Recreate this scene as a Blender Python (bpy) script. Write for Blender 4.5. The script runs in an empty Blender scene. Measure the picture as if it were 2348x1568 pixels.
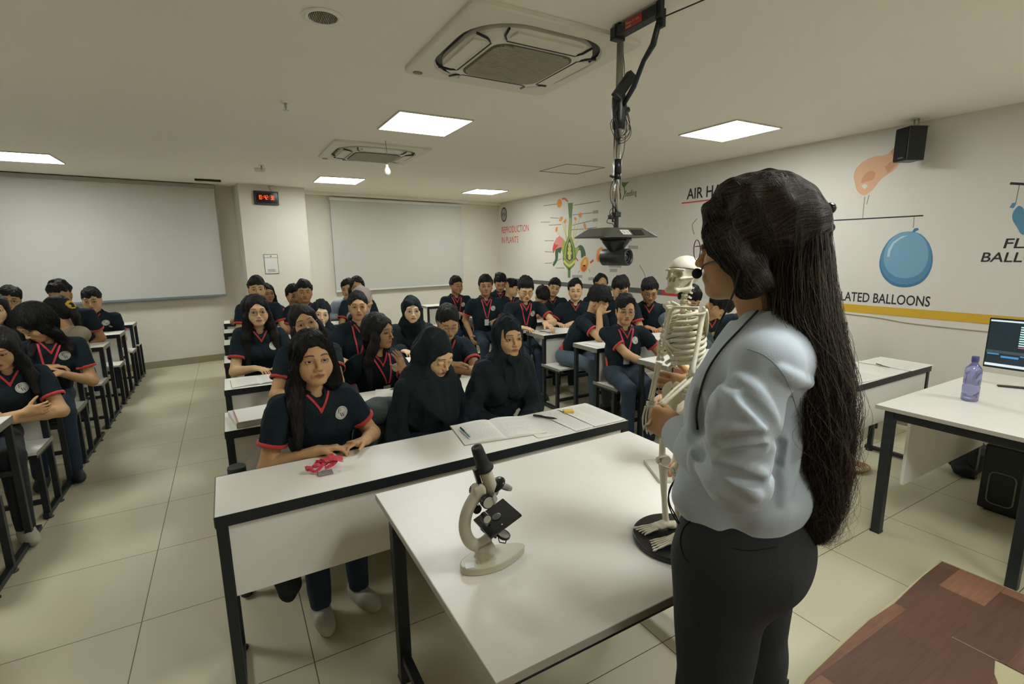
import bpy, bmesh, math, random
import numpy as np
from mathutils import Vector, Matrix, Euler

# ---------------------------------------------------------------- camera (fitted to the photograph)
SC = bpy.context.scene
COL = SC.collection
FPX = 1137.0
_Y, _P, _R = [math.radians(a) for a in (29.7, 10.26, -0.785)]
CAMH = 1.6
_f = np.array([math.sin(_Y)*math.cos(_P), math.cos(_Y)*math.cos(_P), -math.sin(_P)])
_r0 = np.array([math.cos(_Y), -math.sin(_Y), 0.0]); _u0 = np.cross(_r0, _f)
_r = math.cos(_R)*_r0 + math.sin(_R)*_u0
_u = -math.sin(_R)*_r0 + math.cos(_R)*_u0
cam_data = bpy.data.cameras.new('camera')
cam_data.sensor_width = 36.0
cam_data.lens = 36.0*FPX/2348.0
cam_data.clip_start = 0.05
cam = bpy.data.objects.new('camera', cam_data); COL.objects.link(cam)
cam.matrix_world = Matrix(((_r[0], _u[0], -_f[0], 0), (_r[1], _u[1], -_f[1], 0), (_r[2], _u[2], -_f[2], CAMH), (0, 0, 0, 1)))
SC.camera = cam
SC.view_settings.view_transform = 'Standard'
SC.view_settings.look = 'None'
SC.view_settings.gamma = 1.0
SC.view_settings.exposure = EXPOSURE = 0.0
world = bpy.data.worlds.new('world'); SC.world = world
world.use_nodes = True
world.node_tree.nodes['Background'].inputs[0].default_value = (0.75, 0.78, 0.72, 1)
world.node_tree.nodes['Background'].inputs[1].default_value = 0.05
PANEL_STRENGTH = 33.0
SC.cycles.max_bounces = 12
SC.cycles.diffuse_bounces = 8
SC.cycles.sample_clamp_indirect = 10.0

def on(x, y, ax, v):
    """where the sight line through a measured point of the survey meets a plane of the room"""
    d = _r*(x-1174)/FPX - _u*(y-784)/FPX + _f
    i = 'xyz'.index(ax); o = np.array([0, 0, CAMH]); t = (v-o[i])/d[i]
    return o + d*t
def at_depth(x, y, s):
    d = _r*(x-1174)/FPX - _u*(y-784)/FPX + _f
    return np.array([0, 0, CAMH]) + d*s

# ---------------------------------------------------------------- materials
def lin(h):
    if isinstance(h, str):
        c = [int(h[i:i+2], 16)/255 for i in (0, 2, 4)]
    else:
        c = [v/255 for v in h]
    return tuple((v/12.92 if v <= .04045 else ((v+.055)/1.055)**2.4) for v in c) + (1.0,)
MATS = {}
def mat(name, col=None, rough=.5, metal=0.0, noise=0.0, nscale=40.0, bump=0.0, bscale=200.0, emit=None, estr=0.0, attr=None, alpha=None, trans=0.0, spec=.5, sheen=0.0, stretch=None, coat=0.0):
    if name in MATS: return MATS[name]
    m = bpy.data.materials.new(name); m.use_nodes = True; MATS[name] = m
    nt = m.node_tree; b = nt.nodes['Principled BSDF']; L = nt.links
    b.inputs['Roughness'].default_value = rough
    b.inputs['Metallic'].default_value = metal
    b.inputs['Specular IOR Level'].default_value = spec
    if coat: b.inputs['Coat Weight'].default_value = coat
    if sheen: b.inputs['Sheen Weight'].default_value = sheen
    if trans: b.inputs['Transmission Weight'].default_value = trans
    if alpha is not None: b.inputs['Alpha'].default_value = alpha
    tc = nt.nodes.new('ShaderNodeTexCoord'); src = tc.outputs['Object']
    if stretch:
        mp = nt.nodes.new('ShaderNodeMapping'); mp.inputs['Scale'].default_value = stretch
        L.new(src, mp.inputs[0]); src = mp.outputs[0]
    if attr:
        at = nt.nodes.new('ShaderNodeVertexColor'); at.layer_name = attr
        base = at.outputs['Color']
    else:
        rgb = nt.nodes.new('ShaderNodeRGB'); rgb.outputs[0].default_value = lin(col); base = rgb.outputs[0]
    if noise > 0:
        n = nt.nodes.new('ShaderNodeTexNoise'); n.inputs['Scale'].default_value = nscale; n.inputs['Detail'].default_value = 4
        L.new(src, n.inputs['Vector'])
        mr = nt.nodes.new('ShaderNodeMapRange'); mr.inputs[3].default_value = 1-noise; mr.inputs[4].default_value = 1+noise
        L.new(n.outputs[0], mr.inputs[0])
        mx = nt.nodes.new('ShaderNodeVectorMath'); mx.operation = 'SCALE'
        L.new(base, mx.inputs[0]); L.new(mr.outputs[0], mx.inputs['Scale']); base = mx.outputs[0]
    L.new(base, b.inputs['Base Color'])
    if bump > 0:
        n = nt.nodes.new('ShaderNodeTexNoise'); n.inputs['Scale'].default_value = bscale; n.inputs['Detail'].default_value = 3
        L.new(src, n.inputs['Vector'])
        bp = nt.nodes.new('ShaderNodeBump'); bp.inputs['Strength'].default_value = bump; bp.inputs['Distance'].default_value = .01
        L.new(n.outputs[0], bp.inputs['Height']); L.new(bp.outputs[0], b.inputs['Normal'])
    if emit:
        b.inputs['Emission Color'].default_value = lin(emit); b.inputs['Emission Strength'].default_value = estr
    return m

WALL = mat('wall_paint', 'D3CEC0', .75, noise=.04, nscale=2.5, bump=.12, bscale=60)
CEIL = mat('ceiling_paint', 'EBE6DA', .85, noise=.02, nscale=2)
LAM = mat('white_laminate', 'DEDBD2', .42, noise=.025, nscale=6)
LAM2 = mat('speckled_laminate', 'DEDBD2', .38, noise=.05, nscale=180)
BLK = mat('black_steel', '1A2022', .42, bump=.1, bscale=300)
BLKP = mat('black_plastic', '14181A', .35)
GREYP = mat('dark_grey_plastic', '383C38', .45)
LGREYP = mat('grey_plastic', '6E6F66', .45)
EDGE = mat('pale_edge_band', 'A39E90', .5)
CHROME = mat('polished_metal', 'C8C8C4', .18, metal=1)
STEEL = mat('brushed_steel', 'A8A8A2', .35, metal=1)
PAPER = mat('paper', 'D6D4CC', .8, bump=.05, bscale=30)
PAPER2 = mat('printed_paper', 'CBC8C0', .8, noise=.08, nscale=260)
INK = mat('black_ink', '1D2224', .6)
GREYINK = mat('grey_ink', '7C7C76', .7)
REDINK = mat('red_ink', 'C4473C', .7)
WHITEP = mat('white_plastic', 'D4D0BE', .4)
BLIND = mat('roller_blind_fabric', 'BEBDB6', .85, noise=.03, nscale=90, bump=.05, bscale=300)
BANNER = mat('banner_vinyl', 'CFCBC1', .55, noise=.02, nscale=3)
AREDP = mat('red_lanyard_fabric', 'C4384A', .6, noise=.1, nscale=150)
REDC = mat('red_cotton', 'B9302A', .8, sheen=.2, bump=.2, bscale=500)
NAVY = mat('black_cotton_pique', '1A242A', .9, noise=.12, nscale=300, bump=.3, bscale=120, spec=.2)
ABAYA = mat('black_crepe', '171F22', .8, noise=.1, nscale=200, bump=.25, bscale=60, spec=.2)
JEANS = mat('blue_denim', '1D2C3C', .85, noise=.2, nscale=300, bump=.2, bscale=300)
GJEANS = mat('grey_blue_denim', '4C5A66', .85, noise=.2, nscale=200, bump=.2, bscale=200)
DTROU = mat('black_trouser_cloth', '1B2123', .85, noise=.15, nscale=500, bump=.2, bscale=400)
SHOEW = mat('off_white_shoe_leather', 'A8A698', .6, noise=.06, nscale=30)
HAIR = mat('black_hair', '141210', .6, noise=.3, nscale=60, bump=1.0, bscale=110, stretch=(1.0, 1.0, .2), spec=.25)

# ---------------------------------------------------------------- object helpers
def tag(o, label=None, cat=None, group=None, kind=None):
    if label: o['label'] = label
    if cat: o['category'] = cat
    if group: o['group'] = group
    if kind: o['kind'] = kind
    return o
def thing(name, label, cat, loc=(0, 0, 0), rz=0.0, group=None):
    o = bpy.data.objects.new(name, None); COL.objects.link(o)
    o.location = loc; o.rotation_euler = (0, 0, rz); o.empty_display_size = .05
    return tag(o, label, cat, group)
def link(name, me, parent=None, keep_world=False):
    o = bpy.data.objects.new(name, me); COL.objects.link(o)
    if parent is not None:
        o.parent = parent
        if keep_world:
            M = Matrix.Translation(parent.location) @ parent.rotation_euler.to_matrix().to_4x4()
            p = parent.parent
            while p is not None:
                M = (Matrix.Translation(p.location) @ p.rotation_euler.to_matrix().to_4x4()) @ M; p = p.parent
            o.matrix_parent_inverse = M.inverted()
    return o
def dup(root, loc, rz=0.0, label=None):
    r = root.copy(); COL.objects.link(r); r.location = loc; r.rotation_euler = (0, 0, rz)
    if label: r['label'] = label
    for ch in list(root.children):
        c = ch.copy(); COL.objects.link(c); c.parent = r
        for g in list(ch.children):
            d = g.copy(); COL.objects.link(d); d.parent = c
    return r
def np_mesh(name, V, Fs, mats, midx=None, smooth=True):
    """mesh from numpy verts and quads or tris (or list of lists)"""
    me = bpy.data.meshes.new(name)
    V = np.asarray(V, dtype=np.float32)
    if isinstance(Fs, np.ndarray):
        n, k = Fs.shape
        me.vertices.add(len(V)); me.vertices.foreach_set('co', V.ravel())
        me.loops.add(n*k); me.loops.foreach_set('vertex_index', Fs.astype(np.int32).ravel())
        me.polygons.add(n); me.polygons.foreach_set('loop_start', np.arange(0, n*k, k, dtype=np.int32))
        me.polygons.foreach_set('loop_total', np.full(n, k, dtype=np.int32))
        me.update(calc_edges=True)
    else:
        me.from_pydata([tuple(map(float, v)) for v in V], [], Fs)
    for m in (mats if isinstance(mats, (list, tuple)) else [mats]): me.materials.append(m)
    if midx is not None: me.polygons.foreach_set('material_index', np.asarray(midx, dtype=np.int32))
    me.polygons.foreach_set('use_smooth', np.full(len(me.polygons), smooth, dtype=bool))
    me.validate(); me.update()
    return me

class MB:
    """collects shapes into one mesh"""
    def __init__(s): s.v = []; s.f = []; s.sm = []; s.mi = []; s.cur = 0
    def mat(s, i): s.cur = i; return s
    def add(s, vs, fs, smooth=False):
        o = len(s.v); s.v += [tuple(map(float, v)) for v in vs]
        for f in fs: s.f.append([i+o for i in f]); s.sm.append(smooth); s.mi.append(s.cur)
        return s
    def box(s, x0, x1, y0, y1, z0, z1, b=0.0, M=None):
        if b > 0:
            bm = bmesh.new(); bmesh.ops.create_cube(bm, size=1)
            for v in bm.verts: v.co = ((x0+x1)/2+v.co.x*(x1-x0), (y0+y1)/2+v.co.y*(y1-y0), (z0+z1)/2+v.co.z*(z1-z0))
            bmesh.ops.bevel(bm, geom=bm.edges[:], offset=b, segments=2, profile=.5, affect='EDGES')
            bm.verts.index_update()
            vs = [v.co.copy() for v in bm.verts]; fs = [[v.index for v in f.verts] for f in bm.faces]; bm.free()
        else:
            vs = [Vector((x, y, z)) for z in (z0, z1) for y in (y0, y1) for x in (x0, x1)]
            fs = [(0, 2, 3, 1), (4, 5, 7, 6), (0, 1, 5, 4), (2, 6, 7, 3), (0, 4, 6, 2), (1, 3, 7, 5)]
        if M is not None: vs = [M @ Vector(v) for v in vs]
        return s.add(vs, fs)
    def bar(s, a, b, w, h=None, b_=0.0, up=(0, 0, 1)):
        """rectangular bar from a to b"""
        a = Vector(a); b = Vector(b); d = (b-a); L = d.length; z = d.normalized()
        up = Vector(up)
        if abs(z.dot(up)) > .98: up = Vector((0, 1, 0))
        x = up.cross(z).normalized(); y = z.cross(x)
        M = Matrix((x, y, z)).transposed().to_4x4(); M.translation = a
        h = h or w
        return s.box(-w/2, w/2, -h/2, h/2, 0, L, b_, M)
    def lathe(s, prof, n=24, M=None, cap=True, smooth=True, sx=1.0, sy=1.0):
        """prof: list of (radius, z)"""
        vs = []; fs = []
        for r, z in prof:
            for i in range(n):
                a = 2*math.pi*i/n; vs.append(Vector((r*math.cos(a)*sx, r*math.sin(a)*sy, z)))
        for j in range(len(prof)-1):
            for i in range(n):
                k = (i+1) % n; fs.append((j*n+i, j*n+k, (j+1)*n+k, (j+1)*n+i))
        if M is not None: vs = [M @ v for v in vs]
        s.add(vs, fs, smooth)
        if cap:
            o = len(s.v)-len(vs)
            for ring, rev in ((0, True), (len(prof)-1, False)):
                if prof[ring][0] > 1e-5:
                    idx = [o+ring*n+i for i in range(n)]
                    s.f.append(idx[::-1] if rev else idx); s.sm.append(False); s.mi.append(s.cur)
        return s
    def cyl(s, a, b, r, r2=None, n=16, smooth=True):
        return s.lathe([(r, 0), (r if r2 is None else r2, (Vector(b)-Vector(a)).length)], n, axis_matrix(a, b), True, smooth)
    def tube(s, pts, r, n=8, closed=False, cap=True):
        pts = [Vector(p) for p in pts]; N = len(pts); vs = []; fs = []
        t0 = None; nrm = None
        for i, p in enumerate(pts):
            if closed: t = (pts[(i+1) % N]-pts[i-1])
            else: t = (pts[min(i+1, N-1)]-pts[max(i-1, 0)])
            t = t.normalized() if t.length > 1e-9 else Vector((0, 0, 1))
            if nrm is None:
                nrm = t.orthogonal().normalized()
            else:
                nrm = (nrm - t*nrm.dot(t)); nrm = nrm.normalized() if nrm.length > 1e-6 else t.orthogonal().normalized()
            bn = t.cross(nrm); rr = r[i] if isinstance(r, (list, tuple)) else r
            for k in range(n):
                a = 2*math.pi*k/n; vs.append(p+(nrm*math.cos(a)+bn*math.sin(a))*rr)
        for i in range(N if closed else N-1):
            j = (i+1) % N
            for k in range(n):
                l = (k+1) % n; fs.append((i*n+k, i*n+l, j*n+l, j*n+k))
        o = len(s.v); s.add(vs, fs, True)
        if cap and not closed:
            s.f.append([o+k for k in range(n)][::-1]); s.sm.append(False); s.mi.append(s.cur)
            s.f.append([o+(N-1)*n+k for k in range(n)]); s.sm.append(False); s.mi.append(s.cur)
        return s
    def prism(s, poly, z0, z1, M=None, smooth=False):
        n = len(poly); vs = [Vector((p[0], p[1], z0)) for p in poly]+[Vector((p[0], p[1], z1)) for p in poly]
        if M is not None: vs = [M @ v for v in vs]
        fs = [list(range(n))[::-1], list(range(n, 2*n))]
        s.add(vs, fs, False); o = len(s.v)-2*n
        for i in range(n):
            j = (i+1) % n; s.f.append([o+i, o+j, o+n+j, o+n+i]); s.sm.append(smooth); s.mi.append(s.cur)
        return s
    def sphere(s, c, r, n=16, m=10, sc=(1, 1, 1), M=None):
        c = Vector(c); prof = [(max(1e-6, math.sin(math.pi*i/m)), -math.cos(math.pi*i/m)) for i in range(m+1)]
        T = Matrix.Translation(c) @ (M or Matrix.Identity(4)) @ Matrix.Diagonal((r*sc[0], r*sc[1], r*sc[2], 1))
        return s.lathe(prof, n, T, False, True)
    def build(s, name, mats, parent=None, kw=False, loc=None):
        me = bpy.data.meshes.new(name); me.from_pydata(s.v, [], s.f)
        for m in (mats if isinstance(mats, (list, tuple)) else [mats]): me.materials.append(m)
        me.polygons.foreach_set('use_smooth', s.sm); me.polygons.foreach_set('material_index', s.mi)
        me.validate(); me.update()
        return link(name, me, parent, kw)
def axis_matrix(a, b):
    a = Vector(a); z = (Vector(b)-a).normalized(); x = z.orthogonal().normalized(); y = z.cross(x)
    M = Matrix((x, y, z)).transposed().to_4x4(); M.translation = a
    return M
def frame(o, x, y, z=None):
    x = Vector(x).normalized(); y = Vector(y).normalized(); z = x.cross(y).normalized() if z is None else Vector(z).normalized()
    M = Matrix((x, y, z)).transposed().to_4x4(); M.translation = Vector(o); return M
def rrect(cx, cy, w, h, r, n=6):
    pts = []
    for qx, qy, a0 in ((1, 1, 0), (-1, 1, 90), (-1, -1, 180), (1, -1, 270)):
        for i in range(n+1):
            a = math.radians(a0+90*i/n); pts.append((cx+qx*(w/2-r)+r*math.cos(a), cy+qy*(h/2-r)+r*math.sin(a)))
    return pts
def spline(pts, n=8, closed=False):
    P = [Vector(p) for p in pts]; out = []; N = len(P)
    rng = range(N if closed else N-1)
    for i in rng:
        if closed: p0, p1, p2, p3 = P[i-1], P[i], P[(i+1) % N], P[(i+2) % N]
        else: p0, p1, p2, p3 = P[max(i-1, 0)], P[i], P[i+1], P[min(i+2, N-1)]
        for k in range(n):
            t = k/n
            out.append(.5*((2*p1)+(p2-p0)*t+(2*p0-5*p1+4*p2-p3)*t*t+(3*p1-p0-3*p2+p3)*t**3))
    if not closed: out.append(P[-1])
    return out
def text_mesh(txt, size, M, name='lettering', depth=.0008, mats=INK, align='LEFT', shear=0.0, bold=0.0, spacing=1.0, width=None):
    c = bpy.data.curves.new('t', 'FONT'); c.body = txt; c.size = size; c.extrude = depth; c.align_x = align; c.shear = shear
    c.offset = bold*size; c.space_character = spacing; c.resolution_u = 3
    o = bpy.data.objects.new('t', c); COL.objects.link(o)
    dg = bpy.context.evaluated_depsgraph_get(); me = bpy.data.meshes.new_from_object(o.evaluated_get(dg))
    bpy.data.objects.remove(o); bpy.data.curves.remove(c)
    me.name = name
    if width:
        xs = [v.co.x for v in me.vertices]; w = max(xs)-min(xs); k = width/w
        for v in me.vertices: v.co.x *= k
    me.transform(M); me.materials.clear(); me.materials.append(mats)
    return me
# ---------------------------------------------------------------- ceiling light panels (the room's light)
CZ = 2.64
def light_panel(x, y, label):
    t = thing('ceiling_light', label, 'ceiling light', (x, y, CZ), 0, 'square flush ceiling light panels')
    fr = MB()
    for a, b, c, d in ((-.305, .305, -.305, -.293), (-.305, .305, .293, .305), (-.305, -.293, -.293, .293), (.293, .305, -.293, .293)):
        fr.box(a, b, c, d, -.012, -.0005)
    fr.build('frame', mat('panel_frame_paint', 'C6C2B4', .5), t)
    MB().box(-.292, .292, -.292, .292, -.008, -.002).build('diffuser', PANEL_MAT, t)
    return t
PANEL_MAT = mat('lit_diffuser', 'F4F2FF', .5, emit='EFF4F2', estr=PANEL_STRENGTH)
pl = light_panel(1.53, 4.08, 'lit square panel behind the nearest air conditioner')
for x, y, lb in ((1.53, 7.57, 'small lit panel in front of the middle window beam'), (4.03, 3.1, 'large lit panel right of the hanging camera pole'),
                 (4.03, 7.95, 'lit panel close to the far right corner of the room'), (-1.72, 7.18, 'lit panel at the left above the left blind'),
                 (1.6, .35, 'unseen lit panel added above the teaching platform as key light for the teacher'), (4.03, -.6, 'unseen lit panel kept above the teacher desk side to brighten the floor'), (-1.7, 3.4, 'lit panel over the left block of benches'),  # unseen panels: key light for the teacher, extra light on the right floor
                 (1.6, -1.6, 'lit panel over the front wall behind the teaching platform')):
    dup(pl, (x, y, CZ), 0, lb)

# ---------------------------------------------------------------- room shell
XL, XR, YF = -4.2, 5.235, -2.2
def yb(x): return 8.73 + (x+1.1)*.151          # the back wall runs slightly askew
def struct(name, mb, m, parent=None):
    o = mb.build(name, m, parent)
    if parent is None: o['kind'] = 'structure'
    return o
def floor_mat():
    m = mat('floor_tiles', 'A8A189', .42, bump=.0)
    nt = m.node_tree; L = nt.links; b = nt.nodes['Principled BSDF']
    tc = nt.nodes.new('ShaderNodeTexCoord'); sp = nt.nodes.new('ShaderNodeSeparateXYZ'); L.new(tc.outputs['Object'], sp.inputs[0])
    def M(op, a, bb=None, c=None):
        n = nt.nodes.new('ShaderNodeMath'); n.operation = op
        for i, v in enumerate((a, bb, c)):
            if v is None: continue
            if isinstance(v, (int, float)): n.inputs[i].default_value = v
            else: L.new(v, n.inputs[i])
        return n.outputs[0]
    T = .6325
    masks = []; cells = []
    for k, off in (('X', .479), ('Y', -2.528)):
        u = M('DIVIDE', M('ADD', sp.outputs[k], off), T)
        cells.append(M('FLOOR', u))
        fr = M('FRACT', u); d = M('MINIMUM', fr, M('SUBTRACT', 1.0, fr))
        masks.append(M('LESS_THAN', d, .0032))
    line = M('MAXIMUM', masks[0], masks[1])
    cv = nt.nodes.new('ShaderNodeCombineXYZ'); L.new(cells[0], cv.inputs[0]); L.new(cells[1], cv.inputs[1])
    wn = nt.nodes.new('ShaderNodeTexWhiteNoise'); L.new(cv.outputs[0], wn.inputs[0])
    ns = nt.nodes.new('ShaderNodeTexNoise'); ns.inputs['Scale'].default_value = 1.6; ns.inputs['Detail'].default_value = 6; L.new(tc.outputs['Object'], ns.inputs['Vector'])
    k = M('ADD', M('MULTIPLY', wn.outputs[0], .05), M('MULTIPLY', ns.outputs[0], .16))
    k = M('ADD', k, .88)
    rgb = nt.nodes.new('ShaderNodeRGB'); rgb.outputs[0].default_value = lin('BFB99D')
    sc = nt.nodes.new('ShaderNodeVectorMath'); sc.operation = 'SCALE'; L.new(rgb.outputs[0], sc.inputs[0]); L.new(k, sc.inputs['Scale'])
    mx = nt.nodes.new('ShaderNodeMix'); mx.data_type = 'RGBA'; L.new(line, mx.inputs[0]); L.new(sc.outputs[0], mx.inputs[6]); mx.inputs[7].default_value = lin('55503F')
    L.new(mx.outputs[2], b.inputs['Base Color'])
    rr = M('ADD', .32, M('MULTIPLY', ns.outputs[0], .3)); L.new(rr, b.inputs['Roughness'])
    return m
struct('floor', MB().box(XL, XR, YF, 10.2, -.1, 0), floor_mat())
struct('ceiling', MB().box(XL, XR, YF, 10.2, CZ, CZ+.1), CEIL)
struct('wall_right', MB().box(XR, XR+.1, YF, 10.2, 0, CZ), WALL)
struct('wall_left', MB().box(XL-.1, XL, YF, 10.2, 0, CZ), WALL)
struct('wall_front', MB().box(XL, XR, YF-.1, YF, 0, CZ), WALL)
A = math.atan(.151)
BM = Matrix.Translation((-1.1, 8.73, 0)) @ Matrix.Rotation(A, 4, 'Z')    # u runs along the back wall, v out of the room
def bbox(u0, u1, v0, v1, z0, z1, b=0): return MB().box(u0, u1, v0, v1, z0, z1, b, BM)
u_l, u_r = -3.3, 6.55
struct('wall_back', bbox(u_l, u_r, 0, .12, 0, CZ), WALL)
# pillar between the two windows
struct('trim_1', MB().box(1.335, 2.27, -.42, -.001, 0, CZ, 0, BM), WALL)
struct('baseboard_back', MB().box(-3.2, 1.33, -.014, 0, 0, .1, 0, BM).box(2.275, 6.4, -.014, 0, 0, .1, 0, BM).box(1.32, 2.285, -.434, -.42, 0, .1, 0, BM).box(1.32, 1.335, -.42, 0, 0, .1, 0, BM), mat('skirting_tile', '8E866C', .5, noise=.1, nscale=5))
struct('baseboard_right', MB().box(XR-.014, XR, YF, 9.6, 0, .1), MATS['skirting_tile'])
# shallow drop beam along the top of the back wall
struct('trim_2', MB().box(2.275, u_r, -.1, -.0, CZ-.055, CZ, 0, BM), CEIL)

def blind(name, u0, u1, v, z0, z1, label, light):
    t = thing(name, label, 'window blind')
    MB().box(u0, u1, v-.004, v, z0, z1, 0, BM).build('fabric', BLIND, t)
    MB().box(u0-.005, u1+.005, v-.014, v+.008, z0-.03, z0, .004, BM).build('bottom_bar', mat('blind_bar_white' if light else 'blind_bar_grey', 'D0D0CE' if light else '6E7A82', .45), t)
    MB().box(u0-.01, u1+.01, v-.03, v+.03, z1, z1+.05, .006, BM).build('head_rail', mat('head_rail_white' if light else 'head_rail_dull', 'CFCFC8' if light else '9A998E', .5), t)
    return t
blind('roller_blind', -3.2, 1.07, -.12, 1.03, CZ-.06, 'wide pale grey roller blind pulled down left of the clock pillar', False)
blind('roller_blind', 2.78, 5.42, -.06, .98, CZ-.13, 'pale roller blind with bright rails right of the clock pillar', True)
# windows hidden behind the blinds
for n, (a, b_, z0, z1) in enumerate(((-3.1, .98, 1.1, 2.5), (2.85, 5.32, 1.08, 2.42))):
    w = struct('window_%d' % (n+1), MB().box(a, b_, -.012, -.002, z0, z1, 0, BM), mat('window_glass_dim', '8E979A', .1))
    w2 = MB()
    for q in (a, (a+b_)/2, b_-.04): w2.box(q, q+.04, -.03, -.012, z0, z1, 0, BM)
    w2.box(a, b_, -.03, -.012, z0, z0+.04, 0, BM).box(a, b_, -.03, -.012, z1-.04, z1, 0, BM).build('window_frame', mat('window_frame_white', 'C8C8C0', .5), w)

# digital clock and notice on the pillar
PM = BM @ Matrix.Translation((0, -.42, 0))
u1c = 1.335
def pil(px, py):   # point on the pillar face measured in the wall's own frame
    n = np.array([math.sin(A), -math.cos(A), 0]); p0 = np.array(PM.translation)
    o = np.array([0, 0, CAMH]); d = at_depth(px, py, 1)-o; t = (n@(p0-o))/(n@d); q = o+d*t
    return PM.inverted() @ Vector(q)
c0 = pil(580, 437); c1 = pil(639, 471)
cl = thing('digital_clock', 'black digital wall clock with glowing red digits on the pillar', 'clock')
zc0, zc1 = c1.z, c0.z
MB().box(c0.x, c1.x, -.045, 0, zc0, zc1, .006, PM).build('case', BLKP, cl)
MB().box(c0.x+.02, c1.x-.02, -.0465, -.044, zc0+.02, zc1-.02, 0, PM).build('screen', mat('clock_screen', '0B0D0E', .15), cl)
dg_ = MB(); zz = (zc0+zc1)/2+.005; seg = {'1': 'bc', '0': 'abcdef', '2': 'abged', '4': 'fgbc', '5': 'afgcd', '3': 'abgcd', '8': 'abcdefg', ':': ''}
wd = (c1.x-c0.x-.11)/8; ux = c0.x+.05
for ch in '10:42:38':
    h = .028; w = wd*.62
    S = dict(a=(0, w, h, h), g=(0, w, 0, 0), d=(0, w, -h, -h), f=(0, 0, 0, h), b=(w, w, 0, h), e=(0, 0, -h, 0), c=(w, w, -h, 0))
    if ch == ':':
        for q in (-.012, .012): dg_.box(ux+w/2-.003, ux+w/2+.003, -.048, -.0466, zz+q-.003, zz+q+.003, 0, PM)
    for sgm in seg[ch]:
        x0, x1, z0, z1 = S[sgm]; dg_.box(ux+x0-.002, ux+x1+.002, -.048, -.0466, zz+z0-.002, zz+z1+.002, 0, PM)
    ux += wd
dg_.build('digits', mat('lit_red_digits', 'E04418', .5, emit='FF4A1C', estr=3.0), cl)
MB().tube(spline([BM @ Vector(p) for p in ((c1.x-.08, -.425, zc1), (c1.x-.12, -.43, zc1+.07), (c1.x-.05, -.43, CZ))], 6), .003, 6).build('power_cable', LGREYP, cl)
n0 = pil(604, 583); n1 = pil(640, 627)
no = thing('wall_notice', 'small framed paper notice pinned to the pillar below the clock', 'notice')
MB().box(n0.x, n1.x, -.006, 0, n1.z, n0.z, 0, PM).build('sheet', PAPER, no)
k = MB()
for a, b_, c, d in ((n0.x, n1.x, n0.z-.006, n0.z), (n0.x, n1.x, n1.z, n1.z+.006), (n0.x, n0.x+.005, n1.z, n0.z), (n1.x-.005, n1.x, n1.z, n0.z), (n0.x, n1.x, n0.z-.055, n0.z-.051)):
    k.box(a, b_, -.0085, -.0062, c, d, 0, PM)
for q in ((n0.x+n1.x)/2,): k.cyl(PM @ Vector((q, -.011, n0.z-.03)), PM @ Vector((q, -.005, n0.z-.03)), .01, n=10)
k.build('printed_border', mat('faded_print', '3C3F3C', .7), no)
bl = MB()
for i in range(4): bl.box(n0.x+.04, n1.x-.04-.02*(i % 2), -.0085, -.0062, n1.z+.03+.012*i, n1.z+.034+.012*i, 0, PM)
bl.build('printed_lines', GREYINK, no)

# black slot box on the ceiling above the left blind
MB().box(-.235, .075, 8.2, 8.27, CZ-.025, CZ-.0005, .003).build('ceiling_slot', BLKP)
tag(bpy.data.objects['ceiling_slot'], 'short black slot fitting on the ceiling at the left blind end', 'ceiling fitting')

# ---------------------------------------------------------------- bench desks
def leg_bar(x, y, z0, z1, t, w=.032):
    m = MB(); m.box(x-w/2, x+w/2, y-w/2, y+w/2, z0, z1, .002); return m.build('leg', BLK, t)
DEPTH = .35
def bench_desk(front=False, W=1.81, name='bench_desk', panel=True):
    t = thing(name, '', 'bench desk', (0, 0, 0), 0, 'rows of white bench desks with black steel legs')
    MB().box(0, W, 0, DEPTH, .735, .752, .001).build('desktop', LAM, t)
    e = MB(); e.box(-.001, W+.001, -.003, .0, .712, .752).box(-.001, W+.001, DEPTH, DEPTH+.003, .712, .752)
    for y in (.02, DEPTH-.02): e.box(.0, W, y-.015, y+.015, .712, .734)
    e.build('edge_frame', BLK, t)
    for a_, b_ in ((-.0035, -.0012), (W+.0012, W+.0035)): MB().box(a_, b_, 0, DEPTH, .715, .752).build('end_band', mat('end_band_grey', '7C7B6C', .5), t)
    MB().box(.035, W-.035, .012, .028, .44, .711, .001).build('modesty_panel', LAM, t)
    for x in (.016, W-.016):
        leg_bar(x, .02, 0 if front else .0, .712, t); leg_bar(x, DEPTH-.03, 0, .712, t)
    r = MB()
    for x in (.016, W-.016): r.box(x-.015, x+.015, -.26 if not front else .02, DEPTH+.12 if not front else DEPTH, .012, .04, .002)
    if not front:
        for x in (.016, W-.016): r.box(x-.014, x+.014, -.27, .02, .405, .43)
        r.box(.03, W-.03, -.235, -.205, .1, .125)
    r.box(.03, W-.03, DEPTH-.045, DEPTH-.015, .42, .45)
    r.build('rail', BLK, t)
    if not front:
        MB().box(-.002, W+.002, -.28, .045, .432, .45, .002).build('seat', LAM, t)
        for a_, b_ in ((-.0045, -.002), (W+.002, W+.0045)): MB().box(a_, b_, -.28, .045, .425, .45).build('seat_end_band', MATS['end_band_grey'], t)
        for x in (.016, W-.016):
            leg_bar(x, -.22, 0, .43, t)
        leg_bar(W/2, -.22, 0, .43, t)
    for x in (.016, W-.016):
        for y in ((.02, DEPTH-.03) if front else (-.22, .02, DEPTH-.03)): MB().lathe([(.026, 0), (.026, .006), (.01, .012)], 12, Matrix.Translation((x-.0, y, 0))).build('floor_foot', BLKP, t)
    return t
MIDROWS = [2.713, 3.59, 4.53, 5.473, 6.335, 7.256]
LEFTROWS = [3.30, 4.17, 5.14, 6.06, 6.97, 7.88]
RIGHTROWS = [2.5, 3.353, 4.20, 5.05, 5.874, 6.75, 7.6]
ORD = ['second', 'third', 'fourth', 'fifth', 'sixth', 'seventh', 'eighth']
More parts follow.
